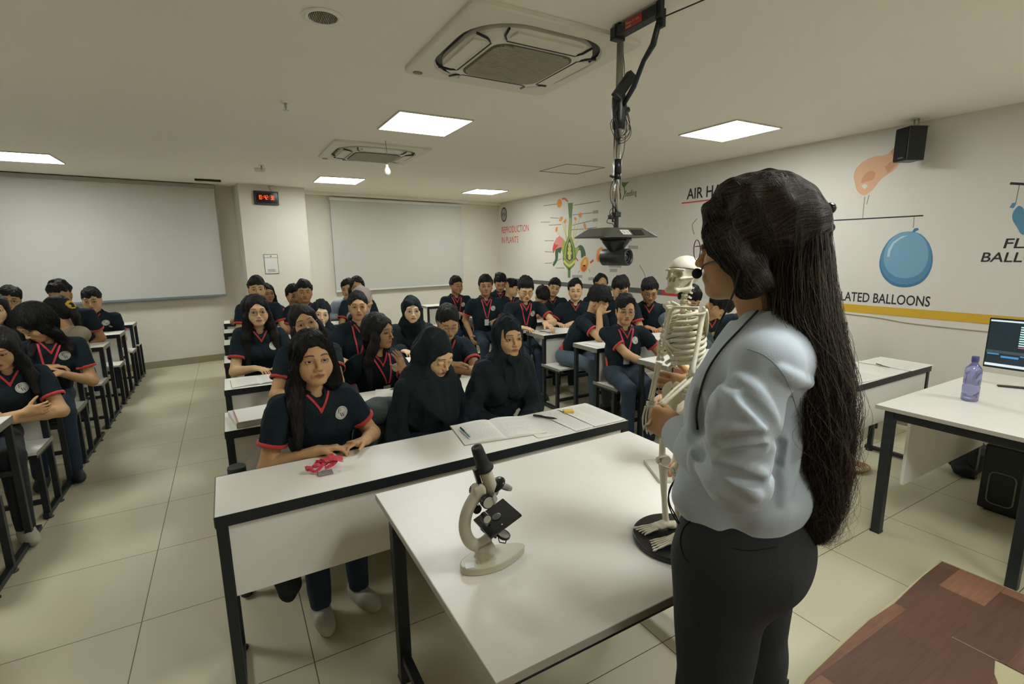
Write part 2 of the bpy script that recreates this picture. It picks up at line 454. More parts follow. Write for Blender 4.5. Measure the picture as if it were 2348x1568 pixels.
fd = bench_desk(True); fd.location = (-.112, 1.80, 0); fd['label'] = 'front white bench desk of the middle block facing the teacher table'
bd = bench_desk(False); bd.location = (-.08, MIDROWS[0], 0); bd['label'] = 'second bench desk of the middle block, directly behind the front desk'
for i, y in enumerate(MIDROWS[1:]): dup(bd, (-.08, y, 0), 0, 'bench desk in the middle block, %s row from the front' % ORD[i+1])
for i, y in enumerate(LEFTROWS): dup(bd, (-1.10-1.81, y, 0), 0, 'bench desk in the left block beside the aisle, %s from the left foreground' % (['nearest']+ORD)[i])
for i, y in enumerate(RIGHTROWS): dup(bd, (2.775, y, 0), 0, 'bench desk in the right block by the poster wall, %s row from the front' % ORD[i])
f2 = dup(fd, (2.55, 1.53, 0), 0, 'paper-covered front desk of the right block behind the teacher')
f3 = dup(fd, (-1.10-1.81, 2.42, 0), 0, 'front desk of the left block cut by the left picture edge')
# the last benches stand against the back wall without a desk behind
def back_bench(x, y, label):
    t = thing('wall_bench', label, 'bench', (x, y, 0), 0, 'benches along the back wall')
    MB().box(0, 1.81, 0, .28, .432, .45, .002).build('seat', LAM, t)
    for q in (.016, 1.794):
        for yy in (.03, .25): leg_bar(q, yy, 0, .432, t)
    return t
back_bench(-2.91, 8.14, 'last bench of the left block against the back wall')
# ---------------------------------------------------------------- ceiling fittings
def ring_strip(mb, A_, B_):
    n = len(A_); mb.add(list(A_)+list(B_), [(i, (i+1) % n, n+(i+1) % n, n+i) for i in range(n)], False)
def air_conditioner(x, y, label):
    t = thing('air_conditioner', label, 'air conditioner', (x, y, CZ), 0, 'ceiling cassette air conditioners')
    P = lambda w, r, z, n=8: [Vector((a, b, z)) for a, b in rrect(0, 0, w, w, r, n)]
    acp = mat('cassette_plastic', 'DAD5C6', .55)
    m = MB()
    a = [P(.95, .05, -.0005), P(.95, .05, -.018), P(.93, .06, -.024), P(.80, .26, -.026), P(.785, .26, -.012)]
    for q, w in zip(a, a[1:]): ring_strip(m, q, w)
    m.build('outer_plate', acp, t)
    g = MB(); b = [P(.785, .26, -.012), P(.785, .26, -.002), P(.70, .24, -.002)]
    for q, w in zip(b, b[1:]): ring_strip(g, q, w)
    g.build('air_slot', BLKP, t)
    k = MB(); c = [P(.715, .235, -.002), P(.715, .235, -.024), P(.70, .225, -.034), P(.56, .11, -.044), P(.54, .1, -.05)]
    for q, w in zip(c, c[1:]): ring_strip(k, q, w)
    n = len(c[-1]); k.f.append(list(range(len(k.v)-n, len(k.v)))); k.sm.append(False); k.mi.append(0)
    k.build('inner_panel', acp, t)
    for s in range(4):
        R_ = Matrix.Rotation(math.pi/2*s, 4, 'Z')
        f_ = MB(); o = [(-.2, .285), (-.185, .268), (.185, .268), (.2, .285), (.19, .345), (-.19, .345)]
        f_.prism(o, -.047, -.034, R_); fl = f_.build('louvre_flap', acp, t)
        MB().tube([R_ @ Vector(p) for p in ((-.24, .352, -.036), (-.228, .29, -.044), (-.2, .256, -.0475), (.2, .256, -.0475), (.228, .29, -.044), (.24, .352, -.036))], .006, 6).build('louvre_gap', BLKP, t)
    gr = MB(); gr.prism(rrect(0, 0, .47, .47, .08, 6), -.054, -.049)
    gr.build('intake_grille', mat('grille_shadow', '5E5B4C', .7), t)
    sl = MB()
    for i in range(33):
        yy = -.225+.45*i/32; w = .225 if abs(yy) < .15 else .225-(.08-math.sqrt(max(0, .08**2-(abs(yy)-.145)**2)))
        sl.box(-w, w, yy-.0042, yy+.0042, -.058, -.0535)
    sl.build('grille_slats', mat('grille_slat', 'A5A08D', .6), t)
    MB().lathe([(.02, -.03), (.02, -.022)], 14, Matrix.Translation((-.41, .41, 0)), sx=1.4).build('screw_cover', LGREYP, t)
    return t
ac = air_conditioner(1.475, 2.5, 'near ceiling cassette air conditioner with square grille')
dup(ac, (1.46, 5.42, CZ), 0, 'far ceiling cassette air conditioner between two light panels')

t = thing('ceiling_vent', 'round white speaker grille flush in the ceiling at upper left', 'ceiling speaker', (.49, 2.51, CZ))
MB().lathe([(.088, -.0005), (.088, -.006), (.07, -.009), (.062, -.006)], 32).build('rim', CEIL, t)
m = MB()
for i in range(17):
    x = -.056+.007*i; w = math.sqrt(max(.0001, .06**2-x*x)); m.box(x-.0018, x+.0018, -w, w, -.0085, -.005)
m.build('slats', mat('vent_slat', '98947F', .6), t); MB().lathe([(.062, -.003), (.062, -.006)], 32).build('backing', mat('vent_dark', '454436', .8), t)

def sprinkler(x, y, label, big=False):
    t = thing('sprinkler_head' if not big else 'smoke_detector', label, 'sprinkler' if not big else 'smoke detector', (x, y, CZ))
    MB().lathe([(.032, -.0005), (.03, -.006), (.012, -.01)], 18).build('rose', CEIL, t)
    MB().lathe([(.008, -.008), (.008, -.04), (.004, -.042), (.004, -.055), (.02, -.056), (.02, -.058)], 14).build('nozzle', STEEL, t)
    if big:
        MB().lathe([(.06, -.0005), (.06, -.02), (.045, -.04), (.02, -.045)], 24, Matrix.Translation((.0, .28, 0))).build('detector_cap', CEIL, t)
sprinkler(.476, 3.935, 'small sprinkler head sticking down from the bare ceiling left of the panels')
sprinkler(.489, 6.7, 'round detector with sprinkler on the ceiling in front of the clock', True)
# hanging bulb
p = on(884, 322, 'z', CZ); q = on(892, 392, 'y', p[1])
t = thing('hanging_bulb', 'white bulb hanging on a thin wire below the far air conditioner', 'bulb', (p[0], p[1], CZ))
zb = float(q[2])-CZ
MB().tube(spline([(0, 0, -.001), (.004, 0, zb*.4), (-.004, 0, zb*.7), (.008, 0, zb+.05)], 5), .0022, 6).build('wire', GREYP, t)
MB().lathe([(.001, zb-.042), (.018, zb-.038), (.03, zb-.02), (.031, zb), (.024, zb+.02), (.014, zb+.034), (.013, zb+.055), (.004, zb+.058)], 18).build('glass', mat('opal_glass', 'DAD8D0', .3), t)
# access hatch
m = MB(); a, b = 3.68, 5.4
for x0, x1, y0, y1 in ((-.3, .3, -.3, -.292), (-.3, .3, .292, .3), (-.3, -.292, -.292, .292), (.292, .3, -.292, .292)): m.box(4.0+x0, 4.0+x1, b+y0, b+y1, CZ-.006, CZ-.0005)
tag(m.build('ceiling_hatch', mat('hatch_frame', '8E8A78', .6)), 'thin square hatch outline in the ceiling near the poster wall', 'ceiling hatch')

# ---------------------------------------------------------------- document camera hanging on a ceiling pole
X0, Y0 = 1.722, 1.95
t = thing('ceiling_camera_mount', 'steel pole and black camera tray hanging from the ceiling', 'camera mount', (X0, Y0, CZ))
def loc(v): return Vector(v)-Vector((X0, Y0, CZ))
MB().box(-.03, .02, -.25, .02, -.055, -.012, .003).box(-.035, .03, .0, .035, -.065, -.01, .003).box(-.02, -.0, -.27, -.24, -.07, -.001).box(.0, .016, -.265, -.225, -.1, -.03).box(-.03, -.0, -.02, .01, -.02, -.0005).build('ceiling_bracket', BLK, t)
lb = MB().box(-.0325, -.0302, -.17, -.065, -.052, -.016).build('red_sticker', mat('red_sticker', 'A63A30', .6), t)
MS = frame(Vector((-.0331, -.07, -.034)), (0, -1, 0), (0, 0, 1))
link('sticker_print', text_mesh('Please do not\ntouch', .015, MS, mats=mat('pale_print', 'C9A79A', .7)), lb)
MB().cyl((0, 0, -.08), (0, 0, -.5), .0165, n=20).build('upper_tube', mat('dull_tube', '8C8B7C', .4, metal=.3), t)
MB().cyl((0, 0, -.43), (0, 0, -.93), .012, n=20).cyl((-.024, .0, -.45), (-.024, .0, -.9), .004, n=8).build('inner_tube', CHROME, t)
MB().lathe([(.028, -.3), (.034, -.32), (.036, -.36), (.033, -.42), (.028, -.46)], 20).cyl((-.03, 0, -.4), (.045, -.02, -.37), .012).build('clamp', BLKP, t)
MB().box(-.022, .022, -.016, .016, 0, .15, .004, frame((-.045, -.03, -.33), (.75, -.2, -.62), (0, 1, .0))).build('power_adapter', BLKP, t)
MB().cyl((0, 0, -.60), (0, 0, -.665), .0195, n=20).cyl((0, 0, -.665), (0, 0, -.695), .0175, n=20).cyl((-.02, 0, -.685), (-.045, 0, -.68), .006, n=10).build('lower_clamp', BLKP, t)
MB().cyl((0, 0, -.69), (0, 0, -.955), .0085, n=16).cyl((-.014, 0, -.69), (-.014, 0, -.8), .003, n=8).build('lower_tube', CHROME, t)
MB().box(-.018, .018, -.016, .016, -.875, -.85, .004).box(-.05, -.015, -.008, .008, -.885, -.865, .003).build('small_clamp', BLKP, t)
MB().tube([(-.0, -.24, -.08), (.012, -.2, -.15), (.008, -.15, -.2), (.01, -.09, -.29), (.0, -.03, -.36)], [.012, .014, .011, .013, .01], 8).build('cable_bundle', BLK, t)
random.seed(3)
for i in range(7):
    cx, cz, rx, rz = random.uniform(-.008, .012), -.43+random.uniform(-.03, .02), random.uniform(.035, .052), random.uniform(.05, .085)
    th = random.uniform(-.5, .5)
    pts = [(cx+rx*math.cos(a)*math.cos(th), -.02+rx*math.cos(a)*math.sin(th)+.008*math.sin(3*a), cz+rz*math.sin(a)) for a in [2*math.pi*k/20 for k in range(20)]]
    MB().tube(pts, .0017, 6, closed=True).build('cable_loop', BLKP, t)
for pts in ([(.0, -.01, -.08), (.012, -.02, -.2), (.018, -.02, -.33), (.03, -.02, -.4), (.022, -.02, -.55), (.012, 0, -.62)],
            [(-.015, 0, -.68), (-.05, -.01, -.74), (-.045, -.01, -.8), (-.01, -.01, -.84), (.012, 0, -.845)],
            [(-.01, -.01, -.7), (.012, -.012, -.76), (.014, -.012, -.79), (.02, -.0, -.74), (.018, 0, -.6)],
            [(-.012, -.01, -.83), (-.045, -.01, -.84), (-.05, -.01, -.87), (-.02, -.012, -.9), (-.03, -.01, -.85), (-.07, -.01, -.9), (-.03, -.01, -.91), (-.02, -.01, -.95)]):
    MB().tube(spline(pts, 6), .0018, 6).build('cable', BLKP, t)
# loose cable from bracket across the ceiling
MB().tube(spline([(.01, -.25, -.06), (.06, -.42, -.05), (.15, -.62, -.02)], 6), .003, 6).build('cable', BLKP, t)
# tray
tm = MB(); top = rrect(0, 0, .25, .15, .02, 3); bot = rrect(0, 0, .36, .24, .02, 3)
tm.add([(a, b, -.93) for a, b in top]+[(a, b, -.972) for a, b in bot]+[(a, b, -.976) for a, b in bot], [(i, (i+1) % 16, 16+(i+1) % 16, 16+i) for i in range(16)]+[(16+i, 16+(i+1) % 16, 32+(i+1) % 16, 32+i) for i in range(16)]+[list(range(16)), list(range(32, 48))[::-1]])
tr = tm.build('tray', mat('tray_plastic', '4A4B44', .45), t)
MT = frame(Vector((0, -.0990, -.953)), (1, 0, 0), (0, .78, .62))
MB().box(-.055, .0, -.018, .018, -.0, .002, 0, MT).build('white_sticker', PAPER, tr)
sk = MB()
for cx, r in ((-.04, .009), (-.015, .007)): sk.add([Vector(MT @ Vector((cx+rr*math.cos(a)*.8, rr*math.sin(a), .0024))) for rr in (r, r*.75) for a in [2*math.pi*k/16 for k in range(16)]], [(i, (i+1) % 16, 16+(i+1) % 16, 16+i) for i in range(16)])
sk.build('sticker_marks', INK, tr)
MB().box(.015, .085, -.02, .02, 0, .003, .001, MT).build('sensor_window', mat('gloss_black', '0A0C0C', .08), tr)
# cone and camera barrel
MB().prism([(-.068, -.04), (.068, -.04), (.075, 0), (.068, .04), (-.068, .04)], -.985, -.976).lathe([(.072, -.985), (.066, -1.0), (.03, -1.045), (.022, -1.055)], 24).build('cone_base', BLKP, t)
bl_ = text_mesh('cipni', .022, frame(Vector((.004, -.0715, -.994)), (1, .1, 0), (0, .1, 1)), mats=mat('grey_print', '8A8C88', .6)); link('brand_print', bl_, t)
Pb = Vector((-.022, .07, -1.072)); Qb = Vector((.022, -.075, -1.072)); ax = (Qb-Pb).normalized()
br = MB().lathe([(.001, 0), (.036, 0), (.042, .006), (.042, (Qb-Pb).length-.003), (.040, (Qb-Pb).length), (.034, (Qb-Pb).length), (.032, (Qb-Pb).length-.012)], 32, axis_matrix(Pb, Qb), False).build('barrel', mat('barrel_grey', '2B2E2C', .4), t)
MB().lathe([(.033, -.014), (.024, -.008), (.02, -.012)], 28, axis_matrix(Qb, Qb+ax), False).build('lens_ring', BLKP, br)
MB().sphere(Qb-ax*.02, .022, 20, 12, (1, 1, .5), axis_matrix((0, 0, 0), ax)).build('lens', mat('lens_glass', '10181A', .04, spec=.8), br)

# ---------------------------------------------------------------- loudspeaker on the poster wall
sp = thing('loudspeaker', 'black box loudspeaker hung high on the poster wall', 'loudspeaker', (XR-.16, 2.13, 2.44), math.radians(-26))
MB().box(-.08, .075, -.07, .07, -.135, .135, .006).build('cabinet', BLKP, sp)
MB().box(-.087, -.08, -.064, .064, -.125, .127, .003).build('front_grille', mat('grille_cloth', '0C0F10', .9), sp)
link('brand_print', text_mesh('AUDIO', .016, frame(Vector((-.0878, .012, -.115)), (0, -1, 0), (0, 0, 1)), mats=MATS['grey_print']), sp)
MB().cyl((.03, .02, .13), (.03, .02, .199), .006, n=8).cyl((.03, -.02, .13), (.03, -.02, .199), .006, n=8).box(.0, .14, -.012, .012, .14, .15).build('hanging_bracket', STEEL, sp)

# ---------------------------------------------------------------- printed banner on the right wall
bn = thing('wall_banner', 'printed science banner covering the upper right wall', 'wall banner', (XR, 4, 1.0))
xw = XR-.003
def WP(px, py): p = on(px, py, 'x', xw); return (-float(p[1]), float(p[2]))
WM = Matrix(((0, 0, -1, xw), (-1, 0, 0, 0), (0, 1, 0, 0), (0, 0, 0, 1)))    # local x: along the wall to the right, y: up, z: into the room
def wall_poly(pts, name, m, lift=0.0, px=True, parent=None):
    q = [WP(*p) for p in pts] if px else pts
    ar = sum(a[0]*b[1]-b[0]*a[1] for a, b in zip(q, q[1:]+q[:1]))
    if ar < 0: q = q[::-1]
    return MB().prism(q, lift, lift+.0008, WM).build(name, m, parent or bn, True)
def wall_mb(fn, name, m): mb = MB(); fn(mb); return mb.build(name, m, bn, True)
MB().prism([(-9.39, 1.06), (1.9, 1.06), (1.9, 2.625), (-9.39, 2.625)], -.002, 0, WM).build('printed_sheet', BANNER, bn, True)
for (a, b, cname, c) in ((-9.39, -4.95, 'dark_grey_stripe', '55564F'), (-4.95, -4.47, 'red_stripe', 'B8322F'), (-4.47, -4.05, 'white_stripe', 'C4C1B8'), (-4.05, 1.9, 'yellow_stripe', 'C9A227')):
    MB().prism([(a, .985), (b, .985), (b, 1.06), (a, 1.06)], -.002, 0.0, WM).build(cname, mat(cname, c, .6), bn, True)
def wtext(txt, px, py, px2, size, m, name='lettering', shear=0, bold=.0, align='LEFT', width=None):
    x, z = WP(px, py)
    if px2: width = WP(px2, py)[0]-x
    link(name, text_mesh(txt, size, WM @ Matrix.Translation((x, z, .001)), mats=m, shear=shear, bold=bold, width=width, depth=.0003, align=align), bn, True)
wtext('REPRODUCTION', 1150, 535, 1212, .19, REDINK)
wtext('IN PLANTS', 1150, 558, 1188, .19, REDINK)
lc = WP(1155.5, 492)
MB().lathe([(.15, 0), (.15, .001)], 32, WM @ Matrix.Translation((lc[0], lc[1], .0002)), sx=.85).build('round_emblem', mat('emblem_dark', '3A3D3A', .6), bn, True)
MB().lathe([(.12, 0.001), (.12, .0015)], 32, WM @ Matrix.Translation((lc[0], lc[1], .0005)), sx=.85).build('round_emblem_inner', mat('emblem_grey', '9E9D94', .6), bn, True)
link('lettering', text_mesh('PW', .13, WM @ Matrix.Translation((lc[0]-.09, lc[1]-.05, .0022)), mats=mat('emblem_dark'), depth=.0003, width=.17), bn, True)
Z4 = lambda X, Y: (1100+X/4.696, 380+Y/4.696)
def zp(pts, name, m, lift=.0004): return wall_poly([Z4(*p) for p in pts], name, m, lift)
def zell(cx, cy, rx, ry, rot, name, m, lift=.0006, n=18):
    c, s = math.cos(math.radians(rot)), math.sin(math.radians(rot))
    return zp([(cx+rx*math.cos(a)*c-ry*math.sin(a)*s, cy+rx*math.cos(a)*s+ry*math.sin(a)*c) for a in [2*math.pi*k/n for k in range(n)]], name, m, lift)
def zstroke(pts, w, name, m, lift=.0005):
    q = [Vector((*WP(*Z4(*p)), 0)) for p in pts]; q = spline(q, 6) if len(q) > 2 else q
    mb = MB(); L_ = []; R_ = []
    for i, a in enumerate(q):
        d = (q[min(i+1, len(q)-1)]-q[max(i-1, 0)]).normalized(); nn = Vector((-d.y, d.x, 0)); ww = w if not callable(w) else w(i/(len(q)-1))
        L_.append(a+nn*ww/2); R_.append(a-nn*ww/2)
    k = len(q); vs = [WM @ Vector((v.x, v.y, lift)) for v in L_+R_]
    mb.add(vs, [(i, i+1, k+i+1, k+i) for i in range(k-1)]); return mb.build(name, m, bn, True)
LGRN = mat('print_olive', '9CA04C', .6); DGRN = mat('print_dark_green', '3E5A44', .6); GRN = mat('print_green', '5E7B3E', .6); YEL = mat('print_pale_yellow', 'C9C36A', .6)
ORG = mat('print_orange', 'D98C3E', .6); ORG2 = mat('print_deep_orange', 'C4652C', .6); PNK = mat('print_pink', 'CE7F76', .6)
zp([(860, 755), (905, 790), (915, 870), (860, 880), (815, 900), (795, 945), (783, 900), (800, 830), (825, 780)], 'petal_print', PNK)
zp([(850, 850), (815, 900), (795, 945), (783, 900), (800, 830), (820, 850)], 'petal_tip_print', REDINK, .0007)
zstroke([(880, 905), (850, 885), (830, 930), (825, 1010), (790, 1075)], lambda u: .14*(1-.8*u)+.02, 'sepal_print', DGRN)
zstroke([(1050, 900), (1085, 880), (1110, 920), (1118, 985)], lambda u: .06+.08*u, 'sepal_print', DGRN)
zp([(900, 790), (935, 830), (930, 1000), (905, 985), (880, 900)], 'flower_wall_print', LGRN, .0005)
zp([(1010, 880), (1075, 880), (1045, 960), (1030, 1000), (1005, 1000)], 'flower_wall_print', LGRN, .0005)
zp([(950, 400), (1005, 400), (995, 520), (990, 640), (985, 760), (1020, 860), (1037, 990), (1020, 1070), (975, 1118), (950, 1118), (905, 1060), (893, 990), (915, 860), (952, 760), (962, 560)], 'pistil_print', GRN, .0007)
zp([(962, 560), (985, 560), (984, 780), (1012, 870), (1026, 990), (968, 1060), (905, 990), (924, 870), (958, 770)], 'pistil_inner_print', LGRN, .001)
zp([(968, 775), (1003, 880), (1008, 1000), (968, 1032), (928, 1000), (934, 880)], 'ovary_print', DGRN, .0013)
for k in range(4): zell(968, 850+45*k, 14+5*k if k < 3 else 16, 28, 0, 'ovule_print', YEL, .0016, 12)
zstroke([(905, 1020), (965, 1075), (1028, 1020)], .05, 'cup_print', YEL, .0016)
zp([(950, 1110), (977, 1110), (976, 1205), (950, 1205)], 'stalk_print', GRN, .0007)
for a, b in (((935, 780), (885, 590)), ((930, 800), (922, 620)), ((905, 830), (835, 710)), ((1005, 800), (1032, 590)), ((1012, 810), (1080, 555)), ((1030, 850), (1128, 690))):
    zstroke([a, b], .02, 'filament_print', YEL, .0003)
for cx, cy, rx, ry, ro in ((858, 405, 26, 46, 5), (875, 573, 16, 30, 30), (920, 597, 13, 24, 20), (1030, 571, 12, 18, -30), (1083, 532, 18, 28, 0), (1133, 650, 13, 40, -10), (828, 685, 12, 30, 10)):
    zell(cx, cy, rx, ry, ro, 'anther_print', ORG)
zstroke([(885, 358), (915, 355), (950, 385)], .03, 'pollen_tube_print', ORG2)
for cx, cy in ((1128, 1065), (1298, 958)):
    zell(cx, cy, 52, 98, 12, 'seed_halo_print', mat('print_cream', 'CFC4A4', .6), .0004); zell(cx, cy, 40, 82, 12, 'seed_print', ORG, .0008); zell(cx-4, cy+38, 26, 36, 12, 'seed_core_print', ORG2, .0011); zell(cx+4, cy-20, 18, 40, 12, 'seed_light_print', mat('print_peach', 'DDB06A', .6), .0011)
zstroke([(1015, 965), (1060, 1025)], .025, 'arrow_print', REDINK); zstroke([(1190, 1045), (1225, 1015)], .035, 'arrow_print', REDINK); zstroke([(1370, 885), (1395, 862)], .035, 'arrow_print', REDINK)
for a, b in (((690, 432), (835, 410)), ((1015, 425), (1300, 380)), ((760, 560), (850, 565)), ((745, 640), (880, 632)), ((1000, 530), (1215, 505)), ((1000, 640), (1210, 590)), ((990, 690), (1120, 680)), ((1140, 680), (1260, 660)),
             ((700, 808), (800, 806)), ((700, 925), (790, 930)), ((790, 1040), (880, 1000)), ((820, 1100), (915, 1100)), ((655, 608), (760, 605)), ((700, 1052), (780, 1045)), ((1060, 1150), (1085, 1120)), ((1175, 1110), (1190, 1150)), ((1010, 230), (1180, 190)), ((700, 300), (900, 262))):
    zstroke([a, b], .012, 'pointer_line', GREYINK, .0003)
for a, b in (((1218, 500), (1278, 494)), ((1215, 588), (1270, 580)), ((995, 1190), (1105, 1192)), ((1168, 1218), (1240, 1215)), ((1390, 1075), (1525, 1080)), ((1400, 1125), (1480, 1127)), ((1600, 875), (1705, 880))):
    zstroke([a, b], .05, 'faded_caption', mat('faded_grey_print', '9B9A91', .7), .0003)
# seedling sketch
zp([(1530, 175), (1570, 180), (1610, 170), (1580, 205), (1555, 240), (1532, 215)], 'leaf_print', GRN)
zstroke([(1557, 235), (1560, 300), (1535, 370)], .02, 'seedling_stem_print', GRN)
wtext('Seedling', 1433, 451, 1459, .12, INK)
zstroke([(1720, 1070), (1775, 1170), (1780, 1270)], .012, 'thin_curve_print', GREYINK)
zstroke([(2340, 570), (2290, 640), (2310, 740)], .012, 'thin_curve_print', GREYINK)
wtext('AIR HAS WEIGHT', 1575, 457, None, .185, INK, bold=.015, width=1.25)
a = WP(1563, 466); wall_poly([(a[0], a[1]-.008), (a[0]+.62, a[1]-.008), (a[0]+.62, a[1]+.008), (a[0], a[1]+.008)], 'red_underline', REDINK, .0005, False)
# balloon
BLU = mat('print_blue', '4E7FA0', .6); BLU2 = mat('print_light_blue', '6E9AB4', .6); BLUW = mat('print_ice_blue', 'A9C4D2', .6); DBLU = mat('print_deep_blue', '3B6C92', .6)
Z8 = lambda X, Y: (1850+X/2.8, 240+Y/2.8)
def w8(pts, name, m, lift=.0005): return wall_poly([Z8(*p) for p in pts], name, m, lift)
out_ = [(690, 822), (740, 840), (785, 890), (808, 970), (800, 1050), (760, 1120), (700, 1160), (620, 1173), (545, 1155), (490, 1105), (467, 1040), (470, 985), (490, 925), (530, 870), (590, 832), (640, 820)]
sm = [(v.x, v.y) for v in spline([Vector((*p, 0)) for p in out_], 4, True)]
w8(sm, 'balloon_print', DBLU)
cx, cy = 640, 990
for k, mm, dy, nm in ((.96, BLU, -12, 'balloon_body_print'), (.84, BLU2, -30, 'balloon_light_print')):
    w8([(cx+(x-cx)*k, cy+(y-cy)*k+dy) for x, y in sm], nm, mm, .0005+.0004*(1+(k < .9)))
w8([(515, 975), (525, 925), (555, 880), (610, 845), (650, 838), (600, 862), (560, 895), (538, 940), (530, 978)], 'balloon_shine_print', BLUW, .0018)
w8([(672, 822), (690, 795), (712, 790), (720, 803), (700, 812), (690, 825)], 'balloon_knot_print', DBLU, .0006)
def line8(a, b, w, m=INK, name='stick_print'):
    q = [Vector((*WP(*Z8(*p)), 0)) for p in (a, b)]; d = (q[1]-q[0]).normalized(); nn = Vector((-d.y, d.x, 0))*w/2
    MB().add([WM @ Vector((v.x, v.y, .0009)) for v in (q[0]-nn, q[1]-nn, q[1]+nn, q[0]+nn)], [(0, 1, 2, 3)]).build(name, m, bn, True)
line8((-50, 755), (748, 712), .012); line8((1305, 505), (1600, 520), .018)
line8((372, 590), (358, 733), .006, GREYINK, 'string_print'); line8((400, 580), (385, 640), .006, GREYINK, 'string_print'); line8((690, 718), (684, 790), .006, GREYINK, 'string_print'); line8((1365, 515), (1340, 640), .006, GREYINK, 'string_print')
hand = [(640, 195), (640, 345), (600, 372), (560, 420), (480, 475), (430, 535), (372, 582), (325, 555), (308, 500), (302, 450), (325, 400), (380, 355), (440, 332), (515, 318), (570, 260), (600, 225)]
w8([(v.x, v.y) for v in spline([Vector((*p, 0)) for p in hand], 4, True)], 'hand_drawing', mat('print_skin', 'D3A583', .6))
w8([(540, 300), (640, 200), (640, 340), (585, 375), (520, 440), (500, 400), (560, 350)], 'hand_drawing_shade', mat('print_skin_deep', 'C68F69', .6), .0008)
w8([(v.x, v.y) for v in spline([Vector((*p, 0)) for p in [(350, 500), (370, 450), (410, 425), (440, 440), (425, 480), (380, 495)]], 4, True)], 'finger_drawing', mat('print_skin_deep'), .001)
w8([(350, 520), (375, 508), (392, 520), (372, 545)], 'hand_gap_drawing', BANNER, .0012)
fl = [(1360, 650), (1390, 665), (1400, 700), (1440, 760), (1440, 830), (1380, 832), (1352, 790), (1322, 740), (1325, 690)]
w8([(v.x, v.y) for v in spline([Vector((*p, 0)) for p in fl], 4, True)], 'flat_balloon_print', BLU)
w8([(1302, 660), (1320, 630), (1340, 628), (1338, 650), (1325, 665)], 'balloon_knot_print', BLU)
x0, z0 = WP(1922, 693); 
ms = .155
wtext('INFLATED BALLOONS', 1894, 686, 2132, .125, INK, bold=.012)
def free_text(txt, px, py, size, width):
    x, z = WP(px, py); link('lettering', text_mesh(txt, size, WM @ Matrix.Translation((x, z, .001)), mats=INK, width=width, bold=.012, shear=.12, depth=.0003), bn, True)
free_text('FLAT', 2297, 569, .105, .28)
free_text('BALLOONS', 2246, 600, .105, .56)
# sagging paper edge and cable below the banner
MB().tube(spline([(XR-.004, 2.65, .965), (XR-.004, 2.3, .955), (XR-.004, 2.0, .93), (XR-.004, 1.4, .925), (XR-.004, .9, .93)], 6), .004, 6).build('banner_edge_cord', mat('beige_cord', 'A39D88', .7), bn, True)

# ---------------------------------------------------------------- tables at the front
def steel_table(name, label, x0, x1, y0, y1, h=.75, leg=.045, stretch=True, apron=.05, group=None, inset=.055):
    t = thing(name, label, 'table', ((x0+x1)/2, (y0+y1)/2, 0)); W = (x1-x0)/2; D = (y1-y0)/2
    MB().box(-W, W, -D, D, h-.022, h, .0015).build('tabletop', LAM2, t)
    MB().box(-W-.0012, -W, -D, D, h-.021, h-.001).box(W, W+.0012, -D, D, h-.021, h-.001).box(-W, W, -D-.0012, -D, h-.021, h-.001).box(-W, W, D, D+.0012, h-.021, h-.001).build('edge_band', EDGE, t)
    i = .055
    for sx in (-1, 1):
        i = inset if sx > 0 else .055
        for sy in (-1, 1):
            MB().box(sx*(W-i)-leg/2, sx*(W-i)+leg/2, sy*(D-i)-leg/2, sy*(D-i)+leg/2, .006, h-.023, .003).build('leg', BLK, t)
            MB().box(sx*(W-i)-leg/2-.002, sx*(W-i)+leg/2+.002, sy*(D-i)-leg/2-.002, sy*(D-i)+leg/2+.002, 0, .012, .002).build('foot_cap', BLKP, t)
    i = .055
    for sy in (-1, 1): MB().box(-W+i, W-i, sy*(D-i)-.018, sy*(D-i)+.018, h-.023-apron, h-.024, .002).build('apron', BLK, t)
    for sx in (-1, 1): MB().box(sx*(W-i)-.018, sx*(W-i)+.018, -D+i, D-i, h-.023-apron, h-.024, .002).build('apron', BLK, t)
    if stretch:
        for sx in (-1, 1): MB().box(sx*(W-i)-.015, sx*(W-i)+.015, -D+i, D-i, .09, .125, .002).build('stretcher', BLK, t)
    return t
tt = steel_table('demonstration_table', 'white table carrying the microscope and the skeleton', .389, 1.60, .765, 1.69, inset=.13)
TZ = .75
t2 = steel_table('computer_table', 'white table with black legs carrying the monitor and bottle', 3.03, 4.45, -.35, 1.285, stretch=False)
MB().box(3.26-3.74, 4.40-3.74, 1.2-.4675-.001, 1.215-.4675, .25, .725, .001).build('modesty_panel', LAM, t2)
for o in list(t2.children):      # the second pair of legs stands half way along
    pass
MB().box(-.71+.055-.022, -.71+.055+.022, .66-.4675-.022, .66-.4675+.022, 0, .727, .003).build('leg', BLK, t2)

